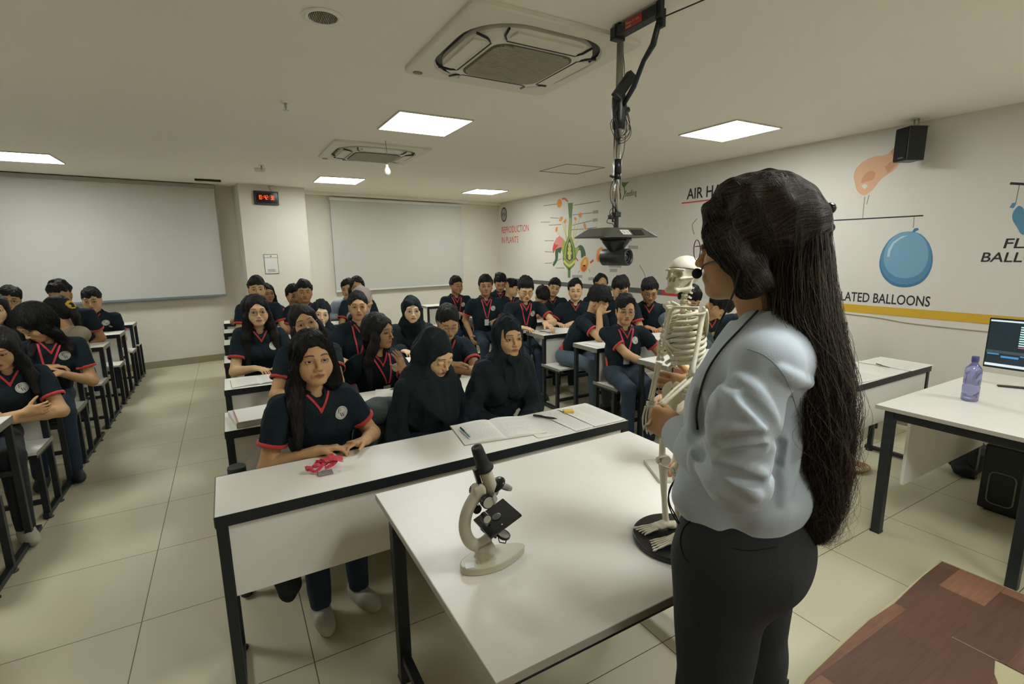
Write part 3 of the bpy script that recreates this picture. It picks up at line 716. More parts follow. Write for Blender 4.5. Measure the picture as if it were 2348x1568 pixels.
# vinyl floored dais on which the teacher stands
DZ = .13
def wood_mat():
    m = mat('red_brown_planks', '6A453A', .45); nt = m.node_tree; L = nt.links; b = nt.nodes['Principled BSDF']
    tc = nt.nodes.new('ShaderNodeTexCoord'); mp = nt.nodes.new('ShaderNodeMapping'); L.new(tc.outputs['Object'], mp.inputs[0])
    br = nt.nodes.new('ShaderNodeTexBrick'); L.new(mp.outputs[0], br.inputs[0])
    br.inputs['Scale'].default_value = 1; br.inputs['Brick Width'].default_value = .46; br.inputs['Row Height'].default_value = .155; br.inputs['Mortar Size'].default_value = .0006
    br.inputs['Color1'].default_value = lin('54392F'); br.inputs['Color2'].default_value = lin('93694F'); br.inputs['Mortar'].default_value = lin('3A241E'); br.offset = .37; br.inputs['Bias'].default_value = -.35
    ns = nt.nodes.new('ShaderNodeTexNoise'); mp2 = nt.nodes.new('ShaderNodeMapping'); mp2.inputs['Scale'].default_value = (3, 40, 3); L.new(tc.outputs['Object'], mp2.inputs[0]); L.new(mp2.outputs[0], ns.inputs[0]); ns.inputs['Scale'].default_value = 2; ns.inputs['Detail'].default_value = 6
    mr = nt.nodes.new('ShaderNodeMapRange'); mr.inputs[3].default_value = .6; mr.inputs[4].default_value = 1.4; L.new(ns.outputs[0], mr.inputs[0])
    n2 = nt.nodes.new('ShaderNodeTexNoise'); n2.inputs['Scale'].default_value = 3; L.new(tc.outputs['Object'], n2.inputs[0])
    mr2 = nt.nodes.new('ShaderNodeMapRange'); mr2.inputs[3].default_value = .8; mr2.inputs[4].default_value = 1.2; L.new(n2.outputs[0], mr2.inputs[0])
    mu = nt.nodes.new('ShaderNodeMath'); mu.operation = 'MULTIPLY'; L.new(mr.outputs[0], mu.inputs[0]); L.new(mr2.outputs[0], mu.inputs[1])
    sc = nt.nodes.new('ShaderNodeVectorMath'); sc.operation = 'SCALE'; L.new(br.outputs[0], sc.inputs[0]); L.new(mu.outputs[0], sc.inputs['Scale']); L.new(sc.outputs[0], b.inputs['Base Color'])
    return m
ds = thing('teaching_dais', 'low dais with red-brown wood-look vinyl at the lower right', 'platform', (0, 0, 0))
edge = [(-1.0, .765), (1.45, .765), (1.62, .80), (1.9, .825), (2.3, .83), (2.6, .845), (2.828, .853), (2.835, .57), (2.85, -.6), (2.85, -2.1), (-1.0, -2.1)]
MB().prism([(x, y) for x, y in edge][::-1], .0005, DZ-.004).build('core_board', mat('screed', 'A39B7A', .8, noise=.1, nscale=20), ds)
hole = [on(*p, 'z', DZ) for p in ((2282, 1511), (2300, 1520), (2348, 1545), (2400, 1570), (2330, 1600), (2286, 1590), (2288, 1565), (2280, 1545))]
# vinyl sheet with a torn hole near the seam: built as a ring of polygons around the hole
H2 = [(float(p[0]), float(p[1])) for p in hole]
bmv = bmesh.new()
outer = [(-1.0, .76), (1.45, .76), (1.62, .79), (1.9, .81), (2.1, .822), (2.3, .818), (2.6, .838), (2.812, .842), (2.824, .57), (2.84, -.6), (2.84, -2.1), (-1.0, -2.1)]
ov = [bmv.verts.new((x, y, DZ)) for x, y in outer]; hv = [bmv.verts.new((x, y, DZ)) for x, y in H2]
es = [bmv.edges.new((ov[i], ov[(i+1) % len(ov)])) for i in range(len(ov))]+[bmv.edges.new((hv[i], hv[(i+1) % len(hv)])) for i in range(len(hv))]
bmesh.ops.triangle_fill(bmv, use_beauty=True, edges=es)
ins = [f for f in bmv.faces if all(v in hv for v in f.verts)]
bmesh.ops.delete(bmv, geom=ins, context='FACES_ONLY')
r_ = bmesh.ops.extrude_face_region(bmv, geom=bmv.faces[:]); 
for v in [g for g in r_['geom'] if isinstance(g, bmesh.types.BMVert)]: v.co.z -= .003
bmesh.ops.recalc_face_normals(bmv, faces=bmv.faces[:])
me = bpy.data.meshes.new('vinyl_sheet'); bmv.to_mesh(me); bmv.free(); me.materials.append(wood_mat()); link('vinyl_sheet', me, ds)
s0 = on(2182, 1460, 'z', DZ); s1 = on(2290, 1515, 'z', DZ); s0[2] = s1[2] = DZ+.0006
MB().bar(s0, s1, .0022, .0006).build('seam', mat('pale_seam', 'A58E7C', .6), ds)
# ---------------------------------------------------------------- signed distance modelling: organic shapes as one continuous surface
def rotm(rx=0, ry=0, rz=0): return np.array(Euler((math.radians(rx), math.radians(ry), math.radians(rz)), 'XYZ').to_matrix())
def unit(v): v = np.asarray(v, float); return v/max(1e-9, np.linalg.norm(v))
class SDF:
    def __init__(s): s.p = []
    def add(s, f, k, op, lo, hi): s.p.append((f, k, op, lo, hi)); return s
    def cap(s, a, b, ra, rb=None, k=.0, op='u', flat=None):
        """tapered capsule; flat=(axis vector, factor) squeezes it along that axis"""
        a = np.asarray(a, float); b = np.asarray(b, float); rb = ra if rb is None else rb
        ab = b-a; L2 = max(1e-12, ab@ab)
        if flat is None:
            def f(P):
                pa = P-a; t = np.clip((pa@ab)/L2, 0, 1)
                return np.sqrt(np.maximum(0, ((pa-t[:, None]*ab)**2).sum(1)))-(ra+(rb-ra)*t)
        else:
            ax = unit(flat[0]); q = flat[1]
            def f(P):
                pa = P-a; t = np.clip((pa@ab)/L2, 0, 1); d = pa-t[:, None]*ab; c = d@ax
                n2 = (d**2).sum(1)-c*c+(c/q)**2; r = ra+(rb-ra)*t
                k0 = np.sqrt(np.maximum(1e-12, n2)); g = np.sqrt(np.maximum(1e-12, (d**2).sum(1)-c*c+(c/q/q)**2))
                return (k0-r)*k0/g
        return s.add(f, k, op, None, None)
    def ell(s, c, r, R=None, k=.0, op='u'):
        c = np.asarray(c, float); r = np.asarray(r, float); Rt = None if R is None else np.asarray(R)
        def f(P):
            q = P-c
            if Rt is not None: q = q@Rt
            k0 = np.sqrt(((q/r)**2).sum(1)); k1 = np.sqrt(((q/r/r)**2).sum(1))
            return k0*(k0-1)/np.maximum(k1, 1e-9)
        return s.add(f, k, op, None, None)
    def box(s, c, h, R=None, rd=.0, k=.0, op='u'):
        c = np.asarray(c, float); h = np.asarray(h, float)-rd; Rt = None if R is None else np.asarray(R)
        def f(P):
            q = P-c
            if Rt is not None: q = q@Rt
            q = np.abs(q)-h
            return np.sqrt((np.maximum(q, 0)**2).sum(1))+np.minimum(q.max(1), 0)-rd
        return s.add(f, k, op, None, None)
    def cone(s, a, b, ra, rb, k=.0, op='u', flat=None):
        """capped cone with flat ends"""
        a = np.asarray(a, float); b = np.asarray(b, float); ab = b-a; L = np.linalg.norm(ab); z = ab/L
        ax = None if flat is None else unit(flat[0]); q = 1 if flat is None else flat[1]
        def f(P):
            pa = P-a; h = pa@z; d = pa-h[:, None]*z
            if ax is not None:
                c = d@ax; rr = np.sqrt(np.maximum(0, (d**2).sum(1)-c*c+(c/q)**2))
            else: rr = np.sqrt((d**2).sum(1))
            r = ra+(rb-ra)*np.clip(h/L, 0, 1); dr = (rr-r)*(min(1, q) if ax is not None else 1); dh = np.abs(h-L/2)-L/2
            return np.minimum(np.maximum(dr, dh), 0)+np.sqrt(np.maximum(dr, 0)**2+np.maximum(dh, 0)**2)
        return s.add(f, k, op, None, None)
    def plane(s, p, n, k=.0, op='i'):
        """keeps what lies behind the plane"""
        p = np.asarray(p, float); n = unit(n)
        return s.add(lambda P: (P-p)@n, k, op, None, None)
    def fn(s, f, k=0., op='u'): return s.add(f, k, op, None, None)
    def disp(s, f): return s.add(f, 0, 'd', None, None)
    def ev(s, P):
        D = None
        for f, k, op, _, _ in s.p:
            if op == 'd': D = D+f(P); continue
            d = f(P)
            D = d if D is None else SDF.comb(D, d, k, op)
        return D
    @staticmethod
    def comb(D, d, k, op):
        if op == 'u':
            if k <= 0: return np.minimum(D, d)
            h = np.maximum(k-np.abs(D-d), 0)/k; return np.minimum(D, d)-h*h*k/4
        if op == 's': d = -d
        if k <= 0: return np.maximum(D, d)
        h = np.maximum(k-np.abs(D-d), 0)/k; return np.maximum(D, d)+h*h*k/4
    def mesh(s, lo, hi, h, B=8):
        lo = np.asarray(lo, float); hi = np.asarray(hi, float)
        n = np.ceil((hi-lo)/h/B).astype(int)*B; nb = n//B
        ii = np.indices(nb).reshape(3, -1).T
        cen = lo+(ii*B+(B-1)/2)*h; R = h*B*.5*1.75
        # block culling, primitive by primitive
        vals = [None if op == 'd' else f(cen) for f, k, op, _, _ in s.p]
        D = None
        for (f, k, op, _, _), v in zip(s.p, vals):
            if op == 'd': continue
            D = v if D is None else SDF.comb(D, v, k, op)
        act = np.abs(D) < R*1.35
        V = np.where(D > 0, 1.0, -1.0)[:, None]*np.ones(B**3)[None, :]*.5
        ai = np.nonzero(act)[0]
        off = (np.indices((B, B, B)).reshape(3, -1).T)*h
        CH = 1500
        for c0 in range(0, len(ai), CH):
            idx = ai[c0:c0+CH]; P = ((lo+ii[idx]*B*h)[:, None, :]+off[None]); nn = len(idx)
            Dc = np.full((nn, B**3), 1e3)
            for (f, k, op, _, _), v in zip(s.p, vals):
                if op == 'd':
                    Dc += f(P.reshape(-1, 3)).reshape(nn, -1); continue
                if op == 'i': sel = np.ones(nn, bool)
                else: sel = v[idx] < R*1.5+k+.004
                if not sel.any(): continue
                d = f(P[sel].reshape(-1, 3)).reshape(int(sel.sum()), -1)
                Dc[sel] = SDF.comb(Dc[sel], d, k, op)
            V[idx] = Dc
        G = V.reshape(nb[0], nb[1], nb[2], B, B, B).transpose(0, 3, 1, 4, 2, 5).reshape(n)
        return surface_nets(G, lo, h)
def surface_nets(G, lo, h):
    S = G < 0
    S[0] = S[-1] = False; S[:, 0] = S[:, -1] = False; S[:, :, 0] = S[:, :, -1] = False
    c = S[:-1, :-1, :-1].astype(np.int8)
    cnt = np.zeros(c.shape, np.int8)
    for a in (0, 1):
        for b in (0, 1):
            for d in (0, 1):
                cnt += S[a:a+c.shape[0], b:b+c.shape[1], d:d+c.shape[2]]
    cells = np.argwhere((cnt > 0) & (cnt < 8)); N = len(cells)
    if N == 0: return np.zeros((0, 3)), np.zeros((0, 4), int)
    idg = np.full(c.shape, -1, np.int32); idg[tuple(cells.T)] = np.arange(N)
    acc = np.zeros((N, 3)); num = np.zeros(N)
    corner = np.array([(a, b, d) for a in (0, 1) for b in (0, 1) for d in (0, 1)])
    gv = [G[tuple((cells+k).T)] for k in corner]; sv = [S[tuple((cells+k).T)] for k in corner]
    for i in range(8):
        for j in range(i+1, 8):
            df = corner[j]-corner[i]
            if np.abs(df).sum() != 1: continue
            m = sv[i] != sv[j]; a, b = gv[i][m], gv[j][m]
            den = a-b; t = np.where(np.abs(den) > 1e-9, a/np.where(np.abs(den) > 1e-9, den, 1), .5); t = np.clip(t, 0.02, .98)
            acc[m] += corner[i]+t[:, None]*df; num[m] += 1
    V = lo+(cells+acc/num[:, None])*h
    Q = []
    for ax in range(3):
        o1, o2 = [(1, 2), (2, 0), (0, 1)][ax]
        d = np.zeros(3, int); d[ax] = 1
        A_ = [slice(1, -1)]*3; A_[ax] = slice(0, -1); Bs = list(A_); Bs[ax] = slice(1, None)
        sa, sb = S[tuple(A_)], S[tuple(Bs)]
        e = np.argwhere(sa != sb)
        if len(e) == 0: continue
        base = np.ones(3, int); base[ax] = 0
        e2 = e+base; fl = S[tuple(e2.T)]
        u1 = np.zeros(3, int); u1[o1] = 1; u2 = np.zeros(3, int); u2[o2] = 1
        q = np.stack([idg[tuple(np.clip(e2-k, 0, None).T)] for k in (u1+u2, u2, 0*u1, u1)], 1)
        ok = (q >= 0).all(1); q = q[ok]; fl = fl[ok]
        q[~fl] = q[~fl][:, ::-1]
        Q.append(q)
    return V, np.concatenate(Q).astype(np.int32)
def sdf_obj(name, S, lo, hi, h, m, parent=None, kw=True, relax=1):
    V, Q = S.mesh(lo, hi, h)
    if relax: V = smooth_np(V, Q, relax)
    return link(name, np_mesh(name, V, Q, m), parent, kw)
def smooth_np(V, Q, it=1, w=.5):
    for _ in range(it):
        A_ = np.zeros_like(V); C = np.zeros(len(V))
        for k in range(4):
            a, b = Q[:, k], Q[:, (k+1) % 4]
            for x, y in ((a, b), (b, a)):
                for c in range(3): A_[:, c] += np.bincount(x, V[y, c], len(V))
                C += np.bincount(x, minlength=len(V))
        V = V*(1-w)+w*A_/np.maximum(C, 1)[:, None]
    return V
def join_np(parts):
    Vs, Qs, o = [], [], 0
    for V, Q in parts:
        Vs.append(V); Qs.append(Q+o); o += len(V)
    return np.concatenate(Vs), np.concatenate(Qs)
def normals_np(V, Q):
    n = np.cross(V[Q[:, 2]]-V[Q[:, 0]], V[Q[:, 3]]-V[Q[:, 1]]); N = np.zeros_like(V)
    for k in range(4):
        for c in range(3): N[:, c] += np.bincount(Q[:, k], n[:, c], len(V))
    return N/np.maximum(1e-9, np.linalg.norm(N, axis=1))[:, None]
def march(S, P, d, n=40, off=0.0):
    """slides points along a direction until they rest on the surface"""
    P = np.array(P, float); d = unit(d)
    for _ in range(n):
        v = S.ev(P)-off; P = P+d*np.clip(v, -.02, .05)[:, None]*.85
    return P
# ---------------------------------------------------------------- paper, pens and other small things on the desks
def page_rows(mb, w, d, z, n=16):
    for i in range(n):
        y = -d/2+.03+(d-.05)*i/n; x1 = w/2-random.uniform(.01, .06); x = -w/2+.02
        while x < x1:
            l = random.uniform(.008, .03); mb.box(x, min(x+l, x1), y-.0008, y+.0008, z, z+.0003); x += l+.006
WRITE = mat('pencil_writing', 'A5A4A0', .8)
def open_book(px, py, rz, label, w=.19, d=.27, z=.752, th=.008, loc=None, group=None, cover=None):
    p = on(px, py, 'z', z) if loc is None else loc
    t = thing('open_notebook', label, 'notebook', (float(p[0]), float(p[1]), z+.0006), math.radians(rz), group)
    for s in (-1, 1):
        N = 12; top = []
        for i in range(N+1):
            u = i/N; top.append((s*u*w, th*(.55+1.3*math.sin(math.pi*min(1, u*1.15)**.7)*.8)*(1-.35*u)))
        vs = []; fs = []
        for y in (-d/2, d/2):
            for x, zz in top: vs.append((x, y, zz))
            for x, zz in top: vs.append((x, y, .0008))
        n = N+1
        for i in range(N):
            fs += [(i, i+1, 2*n+i+1, 2*n+i), (n+i, 3*n+i, 3*n+i+1, n+i+1), (i, n+i, n+i+1, i+1), (2*n+i, 2*n+i+1, 3*n+i+1, 3*n+i)]
        fs += [(N, n+N, 3*n+N, 2*n+N), (0, 2*n, 3*n, n)]
        if s < 0: fs = [f[::-1] for f in fs]
        MB().add(vs, fs).build('page_block', PAPER, t)
        wr = MB(); 
        for i in range(17):
            y = d/2-.035-(d-.06)*i/17; x = .018; 
            if random.random() < .08: continue
            xe = w*random.uniform(.6, .93)
            while x < xe:
                l = random.uniform(.008, .026); u = min(1, x/w); zz = th*(.55+1.3*math.sin(math.pi*min(1, u*1.15)**.7)*.8)*(1-.35*u)
                u2 = min(1, (x+l)/w); zz2 = th*(.55+1.3*math.sin(math.pi*min(1, u2*1.15)**.7)*.8)*(1-.35*u2)
                X0, X1 = (x, x+l) if s > 0 else (-x-l, -x); za, zb = (zz, zz2) if s > 0 else (zz2, zz)
                wr.add([(X0, y, za+.0005), (X1, y, zb+.0005), (X1, y+.0016, zb+.0005), (X0, y+.0016, za+.0005)], [(0, 1, 2, 3)]); x += l+.006
        wr.build('handwriting', WRITE, t)
    MB().box(-w-.003, w+.003, -d/2-.003, d/2+.003, -.0006, .0006).build('cover', cover or mat('tan_cover', '8E8664', .6), t)
    return t
def closed_book(px, py, rz, label, w=.2, d=.27, th=.015, z=.752, cover='C9C6BE', loc=None, name='notebook', group=None):
    p = on(px, py, 'z', z) if loc is None else loc
    t = thing(name, label, 'notebook', (float(p[0]), float(p[1]), z+.0004), math.radians(rz), group)
    MB().box(-w/2+.002, w/2-.003, -d/2+.003, d/2-.003, .001, th-.001).build('page_block', PAPER2, t)
    c = mat('cover_'+cover, cover, .5)
    MB().box(-w/2, w/2, -d/2, d/2, th-.001, th, 0).build('front_cover', c, t); MB().box(-w/2, w/2, -d/2, d/2, 0, .001, 0).box(-w/2-.001, -w/2, -d/2, d/2, 0, th).build('back_cover', c, t)
    return t
def paper_sheet(px, py, rz, label, w=.21, d=.3, z=.752, loc=None, curl=.01, group=None):
    p = on(px, py, 'z', z) if loc is None else loc
    t = thing('paper_sheet', label, 'paper', (float(p[0]), float(p[1]), z+.0005), math.radians(rz), group)
    N = 8; vs = []; fs = []
    for j in range(N+1):
        for i in range(N+1):
            u, v = i/N, j/N; vs.append((-w/2+w*u, -d/2+d*v, .0006+curl*max(0, abs(u-.5)*2-.6)**2*2*(.4+v)))
    for j in range(N):
        for i in range(N): fs.append((j*(N+1)+i, j*(N+1)+i+1, (j+1)*(N+1)+i+1, (j+1)*(N+1)+i))
    o = len(vs); vs += [(x, y, zz-.0005) for x, y, zz in vs]; fs += [tuple(o+q for q in f[::-1]) for f in fs]
    MB().add(vs, fs, True).build('sheet', PAPER, t)
    wr = MB()
    for i in range(20):
        y = d/2-.03-(d-.05)*i/20; x = -w/2+.02
        while x < w/2*random.uniform(.5, .75):
            l = random.uniform(.008, .024); wr.add([(x, y, .0013), (x+l, y, .0013), (x+l, y+.0014, .0013), (x, y+.0014, .0013)], [(0, 1, 2, 3)]); x += l+.006
    wr.build('handwriting', WRITE, t)
    return t
def pen(pa, pb, label, col='1B2224', z=.762, r=.0045, clip='2A3033', barrel=None):
    a = on(*pa, 'z', z); b = on(*pb, 'z', z); a = Vector(a); b = Vector(b); d = (b-a); L = d.length
    t = thing('pen', label, 'pen', tuple(a), math.atan2(d.y, d.x))
    M = Matrix.Rotation(math.pi/2, 4, 'Y')
    MB().lathe([(.0006, 0), (.0022, .006), (r*.8, .016), (r, .02), (r, L*.55)], 14, M).build('barrel', mat('pen_'+(barrel or col), barrel or col, .3), t)
    MB().lathe([(r*1.05, L*.55), (r*1.1, L*.56), (r*1.05, L*.96), (r*.5, L)], 14, M).build('cap', mat('pen_'+col, col, .3), t)
    MB().box(L*.6, L*.97, -.0012, .0012, r, r+.0018).build('clip', mat('penclip_'+clip, clip, .3), t)
    return t
random.seed(11)
YF0 = 1.80   # front desk
open_book(1140, 985, -9, 'open notebook full of handwriting on the front desk, behind the microscope', w=.2, d=.27, th=.009)
paper_sheet(1262, 975, -6, 'left written sheet among the loose papers on the front desk right end', loc=(1.30, 1.97), w=.22, d=.30)
paper_sheet(0, 0, 3, 'sheet under the black pen on the front desk right end', loc=(1.475, 1.965), w=.21, d=.3, z=.7535)
paper_sheet(0, 0, 1, 'outermost sheet at the right corner of the front desk', loc=(1.59, 1.965), w=.2, d=.31, z=.7545)
pen((1079, 1003), (1055, 980), 'teal translucent pen lying across the open notebook', '2F6B69', z=.768, barrel='6FA09C')
pen((1278, 960), (1222, 952), 'black ballpoint pen on the loose papers of the front desk', '15191B', z=.762, r=.005)
e0 = on(1303, 945, 'z', .757); t = thing('sticky_note_pad', 'small yellow note pad on the papers of the front desk', 'note pad', (float(e0[0]), float(e0[1]), .757), math.radians(-22))
MB().box(-.026, .026, -.018, .018, 0, .012, .001).build('yellow_pad', mat('yellow_note', 'D9B04E', .7), t)
closed_book(0, 0, 8, 'thick white book with reddish back cover on the second desk left end', w=.2, d=.26, th=.028, loc=(.055, 2.87), cover='C8C5C2', name='textbook')
t = thing('paper_stack', 'stack of loose pages sliding out under the thick white book', 'paper', (.075, 2.85, .7805), math.radians(4))
MB().box(-.1, .12, -.12, .125, .001, .006).build('pages', PAPER, t); MB().box(-.105, -.1, -.12, .12, .001, .004).build('pink_tab', mat('pink_page', 'B9746A', .7), t)
open_book(0, 0, 2, 'open notebook on the third desk left end by the girl with long hair', loc=(.13, 3.75), w=.17, d=.24, th=.008)
closed_book(0, 0, -16, 'white notebook under the pen beside the girl with the wrist watch', w=.2, d=.28, th=.014, loc=(.80, 2.87), cover='CFCDC4')
open_book(0, 0, 5, 'open book on the third desk behind the girl with the wrist watch', loc=(1.05, 3.74), w=.15, d=.22)
closed_book(0, 0, 10, 'white notebook on the third desk in front of the girl with red lanyard', loc=(.78, 3.75), w=.18, d=.25, th=.01)
pen((893, 893), (915, 888), 'brown pen on the white notebook beside the backpack', '4A3126', z=.772)
closed_book(0, 0, 6, 'stack of white pages on the second desk of the left block', w=.22, d=.24, th=.03, loc=(-1.27, 4.36), cover='BFBDB6', name='paper_stack')
closed_book(0, 0, 6, 'book on the left block desk in front of the curly haired student', w=.2, d=.22, th=.012, loc=(-1.6, 4.36), cover='8A8B86')
paper_sheet(0, 0, 20, 'crumpled newspaper page under the arm of the boy looking down, right block', loc=(3.05, 4.4), w=.3, d=.26, curl=.03)
paper_sheet(0, 0, 4, 'white sheet on the right block desk under the leaning boy', loc=(2.98, 3.5), w=.3, d=.26, curl=.01)
paper_sheet(0, 0, -8, 'long sheet on the right block desk beside the grey jacket student', loc=(3.35, 2.68), w=.32, d=.28, curl=.02)
for i, (x, y, r_, lb) in enumerate(((3.28, 1.70, 6, 'sheet with curled edge nearest the teacher hair on the paper-covered desk'), (3.62, 1.71, -3, 'middle sheet on the paper-covered desk behind the teacher'), (3.93, 1.70, 2, 'broad sheet under the thin pen on the paper-covered desk'), (4.2, 1.69, 0, 'last sheet at the wall end of the paper-covered desk'))):
    paper_sheet(0, 0, r_, lb, loc=(x, y), w=.34, d=.34, curl=.025 if i < 2 else .006, z=.752+.0012*i)
pen((2042, 843), (2008, 834), 'thin dark pen on the paper-covered desk near the wall', '3A3F44', z=.768, r=.003)
# black flask on the bench end
t = thing('flask', 'black cylindrical flask standing on the bench end beside the aisle', 'flask', (-.045, 2.52, .4505))
MB().lathe([(.036, 0), (.038, .004), (.038, .15)], 24).build('bottle_body', mat('flask_black', '1F2423', .35), t); MB().lathe([(.036, .15), (.039, .155), (.039, .185), (.036, .19)], 24).build('lid', mat('flask_lid', '2B302E', .5), t)
# ID card and bunched lanyard in the front girl's hands are built with her
# black stool/chair behind the paper-covered desk
c = thing('black_chair', 'black chair back standing behind the paper-covered desk', 'chair', (4.75, 2.24, 0), math.radians(180))
sdf_ = SDF().box((0, .2, .72), (.2, .018, .2), rotm(8), .05)
MB().prism(rrect(0, 0, .42, .40, .05), .43, .47).build('seat', BLKP, c)
sdf_obj('backrest', SDF().box((0, -.2, .72), (.21, .016, .21), rotm(-8), .016).box((0, 0, 0), (1, 1, 1.5), None, 0, 0, 'i'), (-.26, -.32, .45), (.26, -.08, 1.0), .012, BLKP, c, False)
for sx in (-1, 1):
    MB().bar((sx*.18, -.19, .45), (sx*.18, -.2, .6), .02).build('back_post', BLK, c)
    for sy in (-1, 1): MB().bar((sx*.18, sy*.17, 0), (sx*.18, sy*.17, .43), .022).build('leg', BLK, c)

# monitor, bottle, computer case, bags
mt = thing('monitor', 'computer monitor showing a dark screen at the right picture edge', 'monitor', (4.1, .83, .75), math.radians(-90))
MW = .54; MH = .31; zb = .10
SCR = Matrix.Translation((0, 0, 0))
x0 = -.62
MB().box(x0+.27, x0+.27+MW, .0, .02, zb, zb+MH, .004).build('bezel', BLKP, mt)
scr = MB().box(x0+.278, x0+.262+MW, -.0012, 0, zb+.012, zb+MH-.008).build('screen', mat('screen_glow', '1C262B', .2, emit='202E36', estr=.6), mt)
E1 = lambda n_, c_, s_: mat(n_, c_, .4, emit=c_, estr=s_)
xs = x0+.278
MB().box(xs, xs+.522, -.0022, -.0013, zb+MH-.02, zb+MH-.010).box(xs, xs+.522, -.0022, -.0013, zb+.014, zb+.03).build('screen_bars', E1('screen_white', 'B9C6CE', .9), scr)
MB().box(xs+.005, xs+.06, -.0022, -.0013, zb+.085, zb+.093).box(xs+.07, xs+.15, -.0022, -.0013, zb+.07, zb+.082).box(xs+.155, xs+.26, -.0022, -.0013, zb+.085, zb+.092).build('screen_clips', E1('screen_blue', '3C7FB0', .8), scr)
b_ = MB()
for i in range(9): b_.box(xs+.14, xs+.2, -.0022, -.0013, zb+.15+.014*i, zb+.157+.014*i)
b_.build('screen_lines', E1('screen_cyan', 'A9D2D0', .9), scr); MB().box(xs+.14, xs+.2, -.0022, -.0013, zb+.138, zb+.144).build('screen_pink_line', E1('screen_pink', 'A85A6A', .8), scr)
MB().box(xs, xs+.522, -.0021, -.0013, zb+.095, zb+.112).build('screen_timeline', E1('screen_grey', '3A474D', .6), scr)
MB().box(-.1, -.05, .018, .04, .03, .3, .004).build('stand_neck', BLKP, mt)
for pts in (((-.08, .03, .008), (-.25, -.06, .005)), ((-.08, .03, .008), (.09, -.06, .005)), ((-.08, .03, .008), (-.08, .15, .005))): MB().bar(pts[0], pts[1], .028, .009, .003).build('stand_foot', BLKP, mt)
bp = on(2222, 918, 'z', TZ)
bt = thing('water_bottle', 'blue-violet translucent water bottle on the computer table', 'bottle', (float(bp[0]), float(bp[1]), TZ))
MB().lathe([(.0, .001), (.034, .001), (.038, .006), (.038, .085), (.0355, .092), (.038, .1), (.0375, .165), (.034, .185), (.02, .205), (.014, .213), (.014, .225)], 32).build('bottle_body', mat('violet_plastic', 'A3A4D6', .12, trans=.85, noise=.05, nscale=30), bt)
MB().lathe([(.0155, .222), (.0165, .225), (.0165, .25), (.015, .252)], 24).build('cap', mat('violet_cap', '3F4278', .4), bt)
pc = thing('computer_case', 'black computer case on the floor under the computer table', 'computer case', (4.12, .93, 0), math.radians(0))
MB().box(-.22, .24, -.33, .12, 0.012, .42, .012).build('cabinet', mat('case_black', '0F1314', .5), pc)
MB().tube([(-.223, y, z) for y, z in rrect(.02, .16, .12, .2, .03, 4)], .004, 6, closed=True).build('handle_loop', LGREYP, pc)
for sx in (-.18, .2): MB().box(sx-.02, sx+.02, -.3, .09, 0, .014).build('foot_rail', BLKP, pc)
BAGM = mat('bag_black', '14191D', .8)
bg = thing('black_bag', 'crumpled black bag on the floor beyond the computer case', 'bag', (4.55, 1.3, 0))
sdf_obj('bag_body', SDF().ell((0, 0, .09), (.17, .12, .1)).ell((-.15, -.03, .05), (.1, .07, .05), None, .05).ell((.08, .03, .15), (.1, .08, .07), None, .05).plane((0, 0, 0.001), (0, 0, -1)).disp(lambda P: .006*np.sin(60*P[:, 0]+20*P[:, 2])*np.sin(45*P[:, 1]+30*P[:, 2])), (-.35, -.25, -.02), (.35, .25, .3), .01, BAGM, bg, False)
cc = thing('cord_coil', 'tan coiled cord lying on the floor behind the teacher hair', 'cord', (3.83, 1.74, 0))
for k in range(4): MB().tube([(.1*math.cos(a)+.01*k, .075*math.sin(a)-.01*k, .008+.006*k) for a in [2*math.pi*i/24 for i in range(24)]], .006, 6, closed=True).build('loop', mat('tan_cord', '9A7F55', .7), cc)

# ---------------------------------------------------------------- backpack on the front bench between the students
bpk = thing('backpack', 'grey-green backpack with orange print on the front bench', 'backpack', (.645, 2.53, .4505), math.radians(-4))
S_ = SDF().box((0, 0, .19), (.155, .085, .19), None, .06).ell((.0, -.06, .13), (.13, .07, .12), None, .04).disp(lambda P: .004*np.sin(38*P[:, 0]+3*np.sin(20*P[:, 2]))*np.sin(22*P[:, 2]+8*P[:, 0]))
BG = mat('backpack_cloth', '4C5753', .85, noise=.12, nscale=160, bump=.3, bscale=100)
sdf_obj('bag_body', S_, (-.22, -.2, -.02), (.22, .15, .44), .008, BG, bpk, False, 2)
S2 = SDF().ell((0, -.02, .345), (.155, .1, .065)).ell((-.05, -.06, .33), (.08, .05, .04), None, .04).disp(lambda P: .007*np.sin(40*P[:, 0]+30*P[:, 2])*np.sin(30*P[:, 1]))
sdf_obj('top_flap', S2, (-.22, -.2, .25), (.22, .15, .45), .008, mat('flap_cloth', '2C3534', .75, bump=.3, bscale=60), bpk, False, 2)
MB().tube(spline([(-.12, -.075, .2), (0, -.115, .205), (.12, -.075, .2)], 8), .0035, 6).build('zip', mat('zip_grey', '4B5250', .5), bpk)
def drape_text(txt, size, S, M, dirv, m, off=.0012, width=None):
    me = text_mesh(txt, size, Matrix.Identity(4), mats=m, depth=0, width=width)
    P = np.array([M @ v.co for v in me.vertices]); Q = march(S, P, dirv, 30, off)
    for v, q in zip(me.vertices, Q): v.co = q
    return me
ORP = mat('orange_print', 'B97A3C', .7)
link('print', drape_text('LiviNG', .035, S_, frame((-.02, -.25, .235), (1, 0, 0), (0, 0, 1)), (0, 1, 0), ORP), bpk)
link('print', drape_text('H F IN Z', .034, S_, frame((-.085, -.25, .12), (1, 0, 0), (0, 0, 1)), (0, 1, 0), mat('grey_cloth_print', '6E7672', .8)), bpk)
link('print', drape_text('L OTIN', .034, S_, frame((-.05, -.25, .07), (1, 0, 0), (0, 0, 1)), (0, 1, 0), MATS['grey_cloth_print']), bpk)
